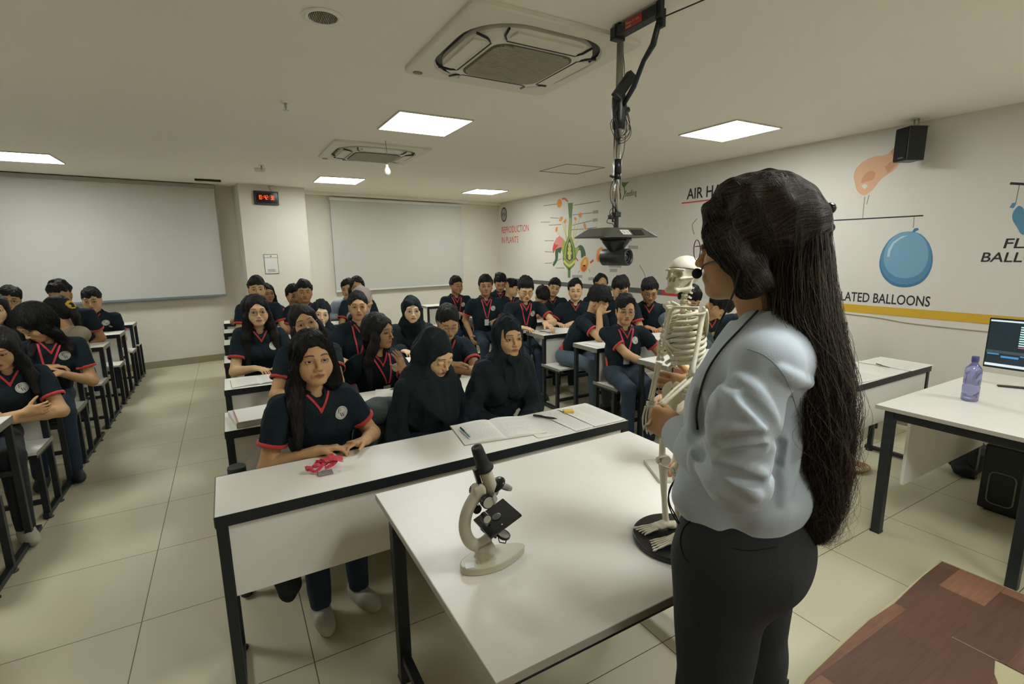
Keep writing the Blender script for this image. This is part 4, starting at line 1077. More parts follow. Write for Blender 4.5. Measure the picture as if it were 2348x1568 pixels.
link('print', drape_text('P', .05, S_, frame((-.085, -.25, .06), (1, 0, 0), (0, 0, 1)), (0, 1, 0), ORP), bpk)

# ---------------------------------------------------------------- microscope
ms_ = thing('microscope', 'small cream microscope with black eyepiece and stage on the demonstration table', 'microscope', (.57, 1.12, TZ), 0.0)
CRM = mat('cream_enamel', 'C3BDA6', .35, bump=.05, bscale=60); BE = mat('black_enamel', '16191A', .22); BM_ = mat('matt_black', '1A1D1E', .6)
base_f = lambda P: np.maximum(np.abs(P[:, 2]-.011)-.011, np.sqrt((P[:, 0]/.1)**2+(P[:, 1]/(.047-.16*np.clip(P[:, 0], 0, .1)))**2)*.045-.045)
sdf_obj('base', SDF().fn(base_f), (-.12, -.07, -.008), (.12, .07, .04), .002, CRM, ms_, False, 1)
tilt = math.radians(-20)   # the limb leans back
def T(x, z, y=0): return (x, y, z)
pillar = SDF().box((-.028, 0, .04), (.022, .022, .03), rotm(0, -6, 0), .006).cap((-.022, -.017, .052), (-.022, .017, .052), .017, None, .01).box((-.028, 0, .012), (.036, .026, .008), None, .004, .012)
sdf_obj('pillar', pillar, (-.1, -.05, -.005), (.04, .05, .09), .002, CRM, ms_, False, 1)
arm = SDF()
ap0 = [(-.022, .055), (-.052, .066), (-.074, .09), (-.084, .125), (-.08, .16), (-.066, .19), (-.048, .213), (-.034, .228)]
ap = [(v.x, v.y) for v in spline([Vector((q[0], q[1], 0)) for q in ap0], 5)]
for a, b in zip(ap, ap[1:]): arm.cap((a[0], 0, a[1]), (b[0], 0, b[1]), .0155, None, .004, flat=((0, 1, 0), .8))
arm.cap((-.03, 0, .066), (.0, 0, .098), .012, .011, .02).box((-.04, 0, .22), (.012, .012, .022), rotm(0, -20, 0), .003, .01)
sdf_obj('arm', arm, (-.12, -.03, .02), (.03, .03, .27), .002, CRM, ms_, False, 1)
tb = Vector((-.0, 0, .215)); te = Vector((-.042, 0, .345)); td = (te-tb).normalized()
Mt = axis_matrix(tb, te)
MB().lathe([(.017, -.01), (.019, 0), (.0175, .01), (.0175, .075), (.016, .08)], 28, Mt).build('tube', CRM, ms_)
MB().lathe([(.025, .068), (.026, .071), (.025, .076), (.0195, .082), (.0185, .09), (.0155, .135), (.0145, .14), (.008, .14), (.007, .137)], 28, Mt).build('eyepiece', BM_, ms_)
MB().lathe([(.0005, .1375), (.0085, .1378)], 20, Mt).build('eyepiece_lens', mat('lens_glass', '10181A', .04), ms_)
MB().bar(tb+Vector((-.03, 0, .0)), tb+td*.075+Vector((-.026, 0, 0)), .012, .012, .001).build('rack', BE, ms_)
MB().box(-.011, .011, -.018, .018, -.012, .012, .002, Mt @ Matrix.Translation((0, 0, -.005)) @ Matrix.Translation((-.03, 0, 0))).build('focus_block', STEEL, ms_)
def knob(c, r, l, side, nm='focus_knob'):
    c = Vector(c); q = c+Vector((0, side*l, 0))
    k = MB(); n = 40; M = axis_matrix(c, q)
    k.lathe([(r*.55, -.004), (r*.6, 0)], 24, M); 
    vs = []; 
    for z in (0, l):
        for i in range(n): rr = r*(1 if i % 2 else .94); a = 2*math.pi*i/n; vs.append(M @ Vector((rr*math.cos(a), rr*math.sin(a), z)))
    k.add(vs, [(i, (i+1) % n, n+(i+1) % n, n+i) for i in range(n)]+[list(range(n))[::-1], list(range(n, 2*n))])
    o = k.build(nm, BE, ms_)
    MB().lathe([(r*.82, l), (r*.82, l+.0012)], 28, M).build('knob_face', mat('brushed_disc', 'C4C0B4', .35, metal=.3), o)
knob((-.03, -.021, .203), .0185, .016, -1); knob((-.034, .021, .21), .0185, .016, 1)
knob((-.036, -.019, .158), .013, .02, -1, 'fine_focus_knob'); knob((-.036, .019, .158), .013, .02, 1, 'fine_focus_knob')
knob((-.022, -.022, .052), .009, .006, -1, 'tilt_bolt')
# revolving nosepiece with two objectives
no_ = tb+Vector((.014, 0, .012)); nd = Vector((.55, 0, -.83)).normalized()
MB().lathe([(.001, -.009), (.016, -.008), (.025, -.003), (.027, .001), (.024, .004), (.001, .005)], 28, axis_matrix(no_, no_+nd)).build('nosepiece', BE, ms_)
for dx, L_, r_, in ((Vector((.83, -.1, -.5)), .034, .0095), (Vector((.1, -.1, -1)), .022, .0085)):
    c0_ = no_+nd*.004+Vector((.012 if dx.x > .5 else -.008, 0, -.002)); d_ = dx.normalized()
    MB().lathe([(r_, 0), (r_*1.05, .004), (r_*1.0, L_*.6), (r_*.7, L_), (r_*.3, L_+.002)], 20, axis_matrix(c0_, c0_+d_)).build('objective', mat('frosted_steel', 'A9A9A0', .3, metal=.5), ms_)
# tilted square stage
Ms = Matrix.Translation((.014, 0, .128)) @ Matrix.Rotation(math.radians(-22), 4, 'Y') @ Matrix.Rotation(math.radians(0), 4, 'Z')
st = MB().box(-.052, .052, -.052, .052, -.004, .004, .0015, Ms).build('stage', BE, ms_)
MB().lathe([(.0125, .0045), (.0135, .0052), (.0125, .006), (.009, .0052)], 24, Ms).lathe([(.006, .0045), (.007, .0052), (.006, .0048)], 20, Ms).build('aperture_ring', mat('ring_grey', '50544F', .3), st)
MB().lathe([(.0045, .0046), (.0045, .0048)], 16, Ms).build('aperture', mat('aperture_light', '8E938C', .3), st)
MB().lathe([(.0018, .0046), (.0018, .0056)], 12, Ms @ Matrix.Translation((-.005, -.04, 0))).build('clip_hole', PAPER, st)
MB().bar((.022, -.0, .118), (.006, -.0, .07), .006).bar((-.01, 0, .12), (-.03, 0, .1), .018, .014).build('stage_support', BE, ms_)
MB().lathe([(.014, -.012), (.014, -.002)], 24, Ms).build('condenser', BE, ms_)
mc = Vector((.032, -.0, .072)); mn = Vector((.25, -.25, .95)).normalized(); Mm = axis_matrix(mc, mc+mn)
mi = MB().lathe([(.018, -.005), (.0205, -.003), (.0205, .003), (.0185, .004), (.0185, .001)], 28, Mm, False).lathe([(.0005, -.0052), (.018, -.005)], 24, Mm, False).build('mirror_frame', BE, ms_)
MB().lathe([(.0002, .0022), (.0186, .002)], 28, Mm, False).build('mirror', mat('mirror_glass', 'B9BAB4', .08, metal=.7), mi)
MB().tube([(.03, -.0235, .072), (.026, -.023, .06), (.02, -.0, .052), (.026, .023, .06), (.03, .0235, .072)], .0016, 6).build('mirror_fork', BE, ms_)
MB().lathe([(.0165, -.0), (.0165, .004)], 4, Matrix.Translation((-.079, -.012, .0195)) @ Matrix.Rotation(.5, 4, 'Z')).build('silver_sticker', mat('foil', 'D8D8D4', .5, metal=.3), ms_)

hb = on(662, 1345, 'y', 2.1)
hg = thing('hanging_bag', 'dark rounded bag hanging under the front desk left of the white shoes', 'bag', (float(hb[0]), 2.10, 0))
sdf_obj('bag_body', SDF().ell((0, 0, .275), (.055, .04, .115)).cap((0, 0, .3), (0, .015, .415), .03, .012, .03).disp(lambda P: .003*np.sin(70*P[:, 2]+40*P[:, 0])), (-.1, -.1, .04), (.1, .1, .46), .007, BAGM, hg, False)
# ---------------------------------------------------------------- skeleton model on its stand
BONE = mat('ivory_plastic', 'CFC8B0', .5, noise=.05, nscale=40, bump=.15, bscale=120)
BONEW = mat('ivory_plastic_light', 'DDD7C4', .5, noise=.03, nscale=60)
sk = thing('skeleton_model', 'ivory plastic human skeleton model standing on a round black base', 'skeleton model', (1.065, .935, TZ), math.radians(73.7))
MB().lathe([(.126, .0005), (.128, .004), (.128, .014), (.125, .018)], 48, Matrix.Translation((0, -.02, 0))).build('stand_base', BLKP, sk)
MB().cyl((0, -.035, .016), (0, -.035, .44), .0028, n=10).box(-.012, .012, -.047, -.023, .017, .024, .002).build('stand_rod', CHROME, sk)
B0 = .018
def bone(name, pts, rs, m=BONE, n=12, parent=None, sub=5):
    P = spline([Vector(p)+Vector((0, 0, B0)) for p in pts], sub); k = len(rs)-1
    R = []
    for i in range(len(P)):
        u = i/(len(P)-1)*k; a = int(min(u, k-1e-6)); R.append(rs[a]+(rs[a+1]-rs[a])*(u-a))
    return MB().tube(P, R, n).build(name, m, parent or sk)
# skull
sz = np.array([0, 0, B0])
cr = SDF().ell((0, -.008, .777), (.0395, .051, .040)).plane((0, 0, .781), (0, .16, -1))
sdf_obj('skull_cap', cr, (-.05, -.07, .76+B0*0), (.05, .06, .83), .0016, BONEW, sk, False).location = (0, 0, B0)
fc = SDF().ell((0, -.008, .775), (.038, .0495, .038)).ell((0, .024, .757), (.026, .024, .03), None, .014)
fc.ell((0, .037, .742), (.017, .014, .014), None, .01)
for s in (-1, 1):
    fc.ell((s*.0145, .048, .769), (.0115, .016, .0105), None, .003, 's').ell((s*.038, .022, .768), (.012, .018, .017), None, .008, 's')
    fc.cap((s*.012, .047, .7815), (s*.027, .038, .780), .0032, None, .004)
    fc.cap((s*.021, .040, .7575), (s*.0355, .008, .7605), .0034, .003, .003)
    fc.ell((s*.005, .05, .756), (.0045, .012, .0075), None, .002, 's')
    fc.ell((s*.036, -.004, .755), (.0045, .0045, .0045), None, .002, 's')
fc.cap((0, .050, .769), (0, .0535, .762), .0028, .002, .003).plane((0, 0, .7798), (0, -.16, 1))
sdf_obj('skull_face', fc, (-.05, -.07, .715), (.05, .07, .80), .0011, BONE, sk, False).location = (0, 0, B0)
jw = SDF().cap((-.012, .046, .7265), (.012, .046, .7265), .0075, None, .004)
for s in (-1, 1): jw.cap((s*.012, .046, .7275), (s*.0265, .008, .731), .0062, .006, .006).cap((s*.0265, .008, .731), (s*.029, .0, .757), .0055, .0045, .006, flat=((1, 0, 0), .6))
sdf_obj('jaw', jw, (-.045, -.02, .71), (.045, .07, .775), .0011, BONE, sk, False).location = (0, 0, B0)
th_ = MB()
for row, z in ((0, .7368), (1, .7335)):
    for i in range(12):
        a = math.radians(-75+150*i/11); th_.box(-.0013, .0013, -.0012, .0012, -.0022, .0022, .0004, Matrix.Translation((.0175*math.sin(a), .0345+.0172*math.cos(a), z+B0)) @ Matrix.Rotation(-a, 4, 'Z'))
th_.build('teeth', BONEW, sk)

MB().tube([(.0405, .014, .785+B0), (.042, .01, .775+B0), (.0385, .006, .764+B0)], .0007, 6).build('jaw_spring', STEEL, sk)
for o_ in sk.children:
    if o_.name.split('.')[0] in ('skull_cap', 'skull_face', 'jaw', 'teeth', 'jaw_spring'): o_.rotation_euler = (0, 0, math.radians(22))
# spine
def spine_pt(z):
    u = (z-.42)/.32; return Vector((0, -.03-.018*math.sin(math.pi*2*(u-.05))+.01*u, z))
for i in range(24):
    z = .43+.305*i/23; p = spine_pt(z)+Vector((0, 0, B0)); r = .0125-.0045*i/23
    v = MB().lathe([(r, -.0062), (r*.88, 0), (r, .006)], 16, Matrix.Translation(p)); v.bar(p+Vector((0, -r, 0)), p+Vector((0, -r-.013, -.006)), .004, .005).bar(p+Vector((-r-.008, -r*.6, 0)), p+Vector((r+.008, -r*.6, 0)), .004)
    v.build('vertebra', BONE, sk)
# ribs and sternum
for i in range(11):
    zs = .676-.0138*i; W = [.035, .047, .055, .06, .064, .0665, .068, .067, .064, .058, .05][i]; Dp = [.03, .038, .044, .048, .05, .052, .052, .05, .046, .04, .034][i]
    drop = .018+.002*i; end = .93 if i < 9 else .62
    for s in (-1, 1):
        pts = []
        for k in range(13):
            a = math.pi*(k/12)*end; x = W*math.sin(a) if a < math.pi/2 else .012+(W-.012)*math.sin(a); y = -.008-Dp*math.cos(a); pts.append((s*x, y, zs-drop*(k/12)-.004*math.sin(a)))
        bone('rib', pts, [.0042, .0052, .0054, .005], sub=2, n=8)
    if i in (6, 7, 8):
        pass
for s in (-1, 1):
    for i, (z0, z1) in enumerate(((.575, .59), (.562, .582), (.55, .575))):
        bone('costal_cartilage', [(s*(.05-.006*i), .03-.002*i, z0-.006), (s*.035, .045, z0), (s*.012, .051, z1)], [.0042, .004, .0036], mat('cartilage_plastic', 'C9C1A2', .5), sub=3)
sdf_obj('sternum', SDF().cap((0, .034, .665+B0), (0, .0475, .59+B0), .010, .0075, 0, flat=((0, 1, .1), .35)).cap((0, .0475, .59+B0), (0, .05, .572+B0), .004), (-.02, .02, .57), (.02, .07, .71), .0016, BONE, sk, False)
for s in (-1, 1):
    bone('collarbone', [(s*.008, .036, .672), (s*.03, .036, .683), (s*.055, .012, .684), (s*.072, -.004, .684)], [.0045, .0038, .0036, .0045])
    sc_ = SDF().ell((s*.05, -.042, .64), (.024, .0035, .04), rotm(0, 0, s*18)).cap((s*.035, -.05, .66), (s*.074, -.016, .684), .0045, .005, .006).ell((s*.05, -.055, .62), (.01, .01, .012), None, .004, 's')
    sdf_obj('shoulder_blade', sc_, (min(s*.02, s*.09)-.01, -.07, .585), (max(s*.02, s*.09)+.01, .01, .70), .0016, BONE, sk, False).location = (0, 0, B0)
# near arm is lifted by the teacher's hand, far arm hangs
def arm_bones(s, el, wr, hd, fs=1.0):
    sh = (s*.077, -.008, .672)
    bone('humerus', [sh, (s*.08, -.008, .655), ((s*.08+el[0])/2, (-.008+el[1])/2, (.655+el[2])/2), (el[0], el[1], el[2]+.012), el], [.0125, .0075, .0058, .0065, .0105])
    for o, r in ((.0055, .0045), (-.006, .0038)):
        bone('ulna' if o > 0 else 'radius', [(el[0]+s*o, el[1], el[2]-.008), ((el[0]+wr[0])/2+s*o*1.4, (el[1]+wr[1])/2, (el[2]+wr[2])/2), (wr[0]+s*o, wr[1], wr[2])], [.0075, r, r, .006])
    w = Vector(wr); d = (Vector(hd)-w).normalized(); sd = Vector((0, 1, 0)); sd = (sd-d*sd.dot(d)).normalized(); hn = MB()
    for q in range(8): hn.sphere(w+d*(.006+.007*(q//4))+sd*(-.011+.007*(q % 4))+Vector((0, 0, B0)), .0045, 8, 6)
    hn.build('wrist_bones', BONEW, sk)
    for q in range(5):
        o = -.015+.0075*q; L_ = .03+((.048, .064, .068, .064, .052)[q]-.03)*fs
        a = w+d*.018+sd*o; b = a+d*.03+sd*o*.35; c = b+d*(L_-.03)+sd*o*.2+Vector((-s*.008, 0, 0)); e_ = c+d*.016+Vector((-s*.01, 0, 0))
        bone('finger_bones', [a, b, c, e_], [.0034, .0024, .0032, .002, .0026, .0015], n=8, sub=4)
arm_bones(1, (.088, .01, .515), (.085, .034, .395), (.085, .04, .3))
# pelvis
pv = SDF()
for s in (-1, 1):
    pv.ell((s*.042, -.012, .425), (.034, .006, .036), rotm(12, s*-14, s*38), .0).ell((s*.046, -.006, .392), (.016, .016, .016), None, .012)
    pv.cap((s*.04, .0, .392), (s*.008, .032, .372), .0075, .008, .008).cap((s*.036, -.012, .385), (s*.022, -.006, .345), .0085, .009, .008).cap((s*.022, -.006, .345), (s*.008, .028, .365), .006, .006, .006)
pv.ell((0, -.042, .41), (.024, .009, .032), rotm(-18, 0, 0), .01).cap((0, -.045, .385), (0, -.032, .362), .008, .003, .006)
sdf_obj('pelvis', pv, (-.095, -.075, .32), (.095, .06, .48), .0016, BONE, sk, False).location = (0, 0, B0)
for s in (-1, 1):
    k0, k1 = (s*.033, .012, .222), (s*.036, .0, .03)
    MB().sphere(Vector((s*.052, -.004, .397+B0)), .013, 16, 10).build('femur_head', BONEW, sk)
    bone('femur', [(s*.052, -.004, .397), (s*.07, -.006, .392), (s*.064, .002, .34), (s*.044, .014, .25), (s*.037, .014, .232)], [.008, .0135, .009, .0085, .0095, .0175], sub=6)
    bone('femur_knee_end', [(s*.026, .01, .226), (s*.048, .01, .226)], [.0155, .0155]); MB().sphere(Vector((s*.037, .031, .226+B0)), .0095, 14, 8, (1, .6, 1.1)).build('kneecap', BONE, sk)
    bone('tibia', [(s*.037, .01, .206), (s*.036, .012, .19), (s*.036, .006, .11), (s*.036, -.004, .04), (s*.036, -.004, .026)], [.0185, .0125, .0085, .0075, .0125])
    bone('fibula', [(s*.052, .0, .195), (s*.054, .0, .11), (s*.049, -.006, .028)], [.0055, .0036, .006])
    ft = SDF().ell((s*.036, -.028, .012), (.0115, .02, .0125)).ell((s*.036, .0, .02), (.014, .018, .012), None, .01).ell((s*.038, .02, .015), (.017, .018, .009), None, .01).plane((0, 0, .0015), (0, 0, -1))
    sdf_obj('heel_bones', ft, (min(s*.01, s*.07), -.06, -.003), (max(s*.01, s*.07), .05, .04), .0016, BONE, sk, False).location = (0, 0, B0)
    for q in range(5):
        o = (-.014+.0072*q)*-s; a = (s*.037+o*.9, .03, .014); b = (s*.038+o*1.35, .07, .008); c = (s*.038+o*1.6, .092-.004*q, .005)
        bone('toe_bones', [a, b, c], [.0045, .0028, .0036, .002, .0026 if q else .004, .0018], n=8, sub=5)
# ---------------------------------------------------------------- sectioned pelvis model on a white board behind the skeleton
pm = on(1582, 838, 'y', 1.24)
bdp = thing('anatomy_model', 'peach and ivory sectioned pelvis model on a white board behind the skeleton', 'anatomy model', (float(pm[0]), 1.24, TZ), math.radians(-27))
HT = float(pm[2])-TZ
MB().box(-.13, .13, -.09, .10, .0005, .014, .002).build('base_board', mat('board_white', 'BDB9AA', .5), bdp)
SKM = mat('model_skin', 'D3A98C', .5, noise=.06, nscale=30); 
IV = mat('model_ivory', 'C8BEA4', .5, noise=.05, nscale=25)
ps_ = [(0, 0, 1), (.055, 0, 0)]
sh_ = SDF().cone((0, 0, HT-.09), (0, 0, HT), .052, .058, .02, flat=((0, 1, 0), .8)).ell((-.035, .0, HT-.13), (.05, .05, .075), rotm(0, 20, 0), .03).ell((.03, 0, HT-.14), (.04, .05, .07), rotm(0, -20, 0), .03).ell((0, .01, HT-.2), (.035, .045, .05), None, .03)
sh_.cap((-.01, 0, HT-.2), (-.02, 0, .03), .024, .03, .03).cone((-.015, 0, .012), (-.015, 0, .03), .045, .035, .01).ell((.0, -.05, HT-.2), (.016, .03, .018), None, .006, 's').plane((0, 0, HT), (0, 0, 1)).plane((0, 0, .0145), (0, 0, -1))
sdf_obj('bone_shell', sh_, (-.17, -.09, -.005), (.12, .1, HT+.02), .003, IV, bdp, False)
sdf_obj('buttock_section', SDF().ell((-.085, .02, HT-.175), (.05, .05, .062)).plane((-.03, 0, 0), (1, 0, 0)), (-.16, -.06, HT-.27), (.0, .1, HT-.08), .003, SKM, bdp, False)
MB().lathe([(.0575, HT-.05), (.0595, HT-.04), (.0595, HT-.012), (.058, HT-.008)], 40, None, False, sy=.8).build('muscle_band', mat('model_muscle', 'A8695A', .5), bdp)
for a in (.4, 1.2): MB().box(.0575, .061, -.006, .006, HT-.05, HT-.008, .002, Matrix.Rotation(-a, 4, 'Z') @ Matrix.Diagonal((1, 1, 1, 1))).build('nerve_strip', mat('model_yellow', 'D8C280', .5), bdp)
MB().lathe([(.0585, HT-.0005), (.0585, HT+.0015), (.05, HT+.0015)], 32, sy=.8).build('fat_ring', mat('model_yellow', 'D8C280', .5), bdp)
MB().lathe([(.0001, HT+.001), (.05, HT+.001)], 32, None, False, sy=.8).build('cut_surface', mat('model_pink_white', 'D9C2B0', .5), bdp)
MB().lathe([(.0001, HT+.002), (.017, HT+.003), (.017, HT-.002)], 20, Matrix.Translation((.012, .01, 0)), False).build('cut_vertebra', BONEW, bdp)
for c, r, m, nm in (((.058, -.045, HT-.1), (.012, .03, .07), mat('model_red', 'B5604E', .45), 'muscle_section'), ((.062, -.02, HT-.16), (.012, .026, .03), mat('model_rose', 'C98578', .45), 'bladder'), ((.064, .01, HT-.19), (.01, .02, .022), mat('model_blue', '7F8FA8', .45), 'vein'), ((.06, -.03, HT-.22), (.012, .022, .02), MATS['model_red'], 'artery'), ((.06, .0, HT-.26), (.012, .03, .03), mat('model_cream', 'D5C5A2', .45), 'bone_section')):
    MB().sphere(c, 1, 16, 10, r).build(nm, m, bdp)
org = on(1548, 1084, 'z', TZ+.02)
og = thing('organ_model', 'small orange and pink organ piece beside the pelvis model', 'anatomy model', (float(org[0]), float(org[1]), TZ))
MB().tube(spline([(-.03, 0, .02), (-.018, .0, .05), (.015, .0, .05), (.026, .0, .02)], 6), .011, 12).build('orange_arch', mat('model_orange', 'B5673C', .45), og)
MB().sphere((0, 0, .022), .021, 18, 12, (1, .8, 1)).build('pink_lobe', mat('model_rose_light', 'D09A88', .45), og)
# ---------------------------------------------------------------- people
UP = np.array([0, 0, 1.0])
def nrm_(v): return unit(v)
def rot_axis(v, ax, deg):
    return np.array(Matrix.Rotation(math.radians(deg), 3, Vector(ax)) @ Vector(v))
def head_frame(f, yaw, pitch, roll):
    """f: torso facing; yaw turns to the person's left, pitch nods down, roll tilts to the person's left shoulder"""
    F = rot_axis(f, UP, yaw); R = np.cross(F, UP); R = unit(R)
    F2 = rot_axis(F, R, -pitch); U = np.cross(R, F2)
    R2 = rot_axis(R, F2, -roll); U2 = rot_axis(U, F2, -roll)
    return R2, F2, U2
SKIN_ATTR = 'tone'
SKINM = mat('skin', None, .55, attr=SKIN_ATTR, noise=.07, nscale=25, bump=.08, bscale=250, spec=.35)
def lerp(a, b, t): return np.asarray(a)+(np.asarray(b)-np.asarray(a))*t
def head_sdf(v, neck_to=None):
    """face and skull in the head's own frame (x right, y forward, z up, origin between the ears at eye level)"""
    w = v.get('w', 1.0); j = v.get('jaw', 1.0); ch = v.get('cheek', 1.0); ns = v.get('nose', 1.0)
    S = SDF()
    S.ell((0, -.014, .032), (.0745*w, .093, .086)).ell((0, .026, -.02), (.0625*w, .056, .078), None, .035)
    for s in (-1, 1):
        S.cap((s*.05*w*j, -.004, -.05), (s*.020*j, .060, -.086), .019, .014, .03)
        S.ell((s*.037*w, .050, -.034), (.026*ch, .026, .028*ch), None, .03)
    S.ell((0, .069, -.088), (.021*j, .015, .014), None, .025).ell((0, .03, -.085), (.03, .04, .018), None, .02)
    S.cap((-.03, .073, .02), (.03, .073, .02), .0125, None, .025)
    for s in (-1, 1): S.ell((s*.031, .088, -.001), (.0185, .011, .0125), None, .013, 's')
    S.cap((0, .083, .004), (0, .0995, -.029), .0062, .0085*ns, .013).ell((0, .102, -.033), (.009*ns, .0085, .0075), None, .008)
    for s in (-1, 1): S.ell((s*.0118*ns, .0915, -.0365), (.0068*ns, .0085, .006), None, .007).ell((s*.006*ns, .0985, -.042), (.0032, .004, .003), None, .002, 's')
    S.ell((0, .0785, -.060), (.026, .0135, .016), None, .014)
    S.cap((-.020, .0825, -.0595), (0, .0895, -.0568), .0030, .0044, .005).cap((.020, .0825, -.0595), (0, .0895, -.0568), .0030, .0044, .005).cap((-.014, .0845, -.0662), (0, .0868, -.0668), .0036, .005, .006).cap((.014, .0845, -.0662), (0, .0868, -.0668), .0036, .005, .006)
    S.cap((-.021, .0845, -.0625), (0, .0915, -.0618), .0012, None, .002, 's').cap((.021, .0845, -.0625), (0, .0915, -.0618), .0012, None, .002, 's')
    op = v.get('eye_open', 1.0)
    for s in (-1, 1):
        S.ell((s*.0315, .0785, .000), (.0172, .0135, .0092), None, .004)
        if op > .15: S.ell((s*.0315, .090, -.0005), (.0145, .0145, .0062*op), rotm(0, s*-5, 0), .0015, 's')
        S.ell((s*.0755*w, -.008, -.014), (.009, .018, .030), rotm(12, s*8, s*-20), .006).ell((s*.082*w, -.001, -.012), (.006, .010, .018), rotm(12, 0, 0), .003, 's')
    return S
def paint_head(P, N, base, v):
    """skin tone, lips, brows, lashes, stubble; shade painted between the lips, darker below the eyes"""
    c = np.tile(np.array(base[:3]), (len(P), 1)); x, y, z = P.T; ax = np.abs(x)
    def blend(m, col, a): m = (np.clip(m, 0, 1)*a)[:, None]; return c*(1-m)+np.array(col[:3])*m
    lipm = np.clip(3.2-np.sqrt((x/.0235)**2+((z+.0622)/.0105)**2)*3, 0, 1)*(y > .074)
    c = blend(lipm, lin(v.get('lip', '84463B')), .8); c = blend(np.clip(1.4-np.abs(z+.0622+.0006*np.cos(x*180))/.0009, 0, 1)*(ax < .0215)*(y > .07), lin('3A1D18'), .8)  # mouth line: shade of the lip crease painted into the skin colour
    bz = .0235+.0035*np.sin(np.clip((ax-.013)/.036, 0, 1)*math.pi)-.10*np.maximum(ax-.038, 0)
    bw = .0036*(1-np.clip((ax-.03)/.03, 0, 1)*.6)*v.get('brow', 1.0)
    bm_ = np.clip(1.5-np.abs(z-bz)/bw, 0, 1)*np.clip((ax-.011)/.004, 0, 1)*np.clip((.053-ax)/.006, 0, 1)*(y > .04)
    c = blend(bm_, lin('17110E'), .9)
    op = v.get('eye_open', 1.0)
    e = np.sqrt(((ax-.0315)/.0160)**2+((z+.0005)/(.0072*max(op, .25)))**2)
    lash = np.clip(1-np.abs(e-1.08)/.22, 0, 1)*(z > -.0035*op)*(y > .06)
    c = blend(lash, lin('120D0C'), .85)
    ring = np.clip(1-np.abs(np.sqrt(((ax-.0315)/.022)**2+((z+.008)/.012)**2)-.6)/.7, 0, 1)*(z < -.004)*(y > .06)
    c = blend(ring, np.array(base[:3])*.62, .35)
    if v.get('tache'):
        m = np.clip(1.5-np.sqrt((x/.024)**2+((z+.0485)/.0052)**2)*1.2, 0, 1)*(y > .07); c = blend(m, lin('1A1411'), v['tache'])
    if v.get('stubble'):
        m = np.clip((-.055-z)/.02, 0, 1)*(y > .0)*np.clip(1-lipm, 0, 1); c = blend(m, lin('2A211B'), v['stubble'])
    return c
def to_world(P, H): R, F, U, o = H; return np.outer(P[:, 0], R)+np.outer(P[:, 1], F)+np.outer(P[:, 2], U)+o
def hp(H, x, y, z): R, F, U, o = H; return o+R*x+F*y+U*z
def in_head(S, H):
    R, F, U, o = H; B = np.stack([R, F, U], 1)
    return lambda P: S.ev((P-o)@B)
def ik(S, W, a, b, pole):
    S = np.asarray(S, float); W = np.asarray(W, float); d = W-S; L = np.linalg.norm(d); mx = (a+b)*.985
    if L > mx: W = S+d/L*mx; d = W-S; L = mx
    u = d/L; ca = (a*a+L*L-b*b)/(2*a*L); ca = max(-1, min(1, ca)); p = np.asarray(pole, float); p = unit(p-u*(p@u))
    return S+u*a*ca+p*a*math.sqrt(1-ca*ca), W
def hand_sdf(S, W, d, n, s, curl=(25, 30, 20), sc=1.0, spread=1.0, thumb=(.55, .75, .25), tcurl=20, kp=.010, fingers=None):
    """palm, four fingers and thumb; d towards the fingers, n out of the palm, s towards the thumb"""
    d = unit(d); n = unit(np.asarray(n)-d*(np.asarray(n)@d)); s = unit(np.asarray(s)-d*(np.asarray(s)@d)-n*(np.asarray(s)@n))
    W = np.asarray(W, float); R = np.stack([s, d, n], 1)
    S.box(W+d*.048*sc, np.array([.036, .046, .0125])*sc, R, .012*sc, kp).cap(W-d*.01, W+d*.03*sc, .024*sc, .026*sc, .012, flat=(n, .72))
    S.cap(W+d*.03*sc+s*.026*sc+n*.004, W+d*.055*sc+s*.022*sc+n*.008, .015*sc, .012*sc, .012)
    base = [(-.0275, .088, .060, .0078), (-.0095, .093, .074, .0085), (.0095, .094, .078, .0088), (.028, .090, .070, .0086)]
    for i, (o, l0, L_, r) in enumerate(base):
        cu = curl if fingers is None else fingers[i]
        p = W+d*l0*sc*.96+s*o*sc; dd = rot_axis(d, n, 0); dd = unit(d+s*o*2.6*spread); a = 0; q = p-d*.012*sc
        for seg, (fr, ang) in enumerate(zip((.46, .30, .24), cu)):
            a += ang; dv = unit(dd*math.cos(math.radians(a))+n*math.sin(math.radians(a))); e = p+dv*L_*fr*sc
            S.cap(q if seg == 0 else p, e, r*sc*(1-.07*seg), r*sc*(.93-.09*seg), .004 if seg == 0 else .0025); p = e
    t0 = W+d*.028*sc+s*.024*sc; td_ = unit(d*thumb[0]+s*thumb[1]+n*thumb[2]); t1 = t0+td_*.036*sc; td2 = unit(td_+d*math.sin(math.radians(tcurl))+n*.2*math.sin(math.radians(tcurl))); t2 = t1+td2*.031*sc; td3 = unit(td2+(d*.5+n*.3)*math.sin(math.radians(tcurl))); t3 = t2+td3*.024*sc
    S.cap(t0-td_*.01, t1, .0135*sc, .011*sc, .008).cap(t1, t2, .0105*sc, .0095*sc, .003).cap(t2, t3, .0095*sc, .0075*sc, .003)
    return S
def tube_ring(mb, P0, ax, r, w, t, flat=None, n=24):
    """band of cloth around a limb"""
    M = axis_matrix(P0, np.asarray(P0)+np.asarray(ax)); mb.lathe([(r-t, 0), (r, .001), (r+t*.3, w/2), (r, w-.001), (r-t, w)], n, M, False); return mb
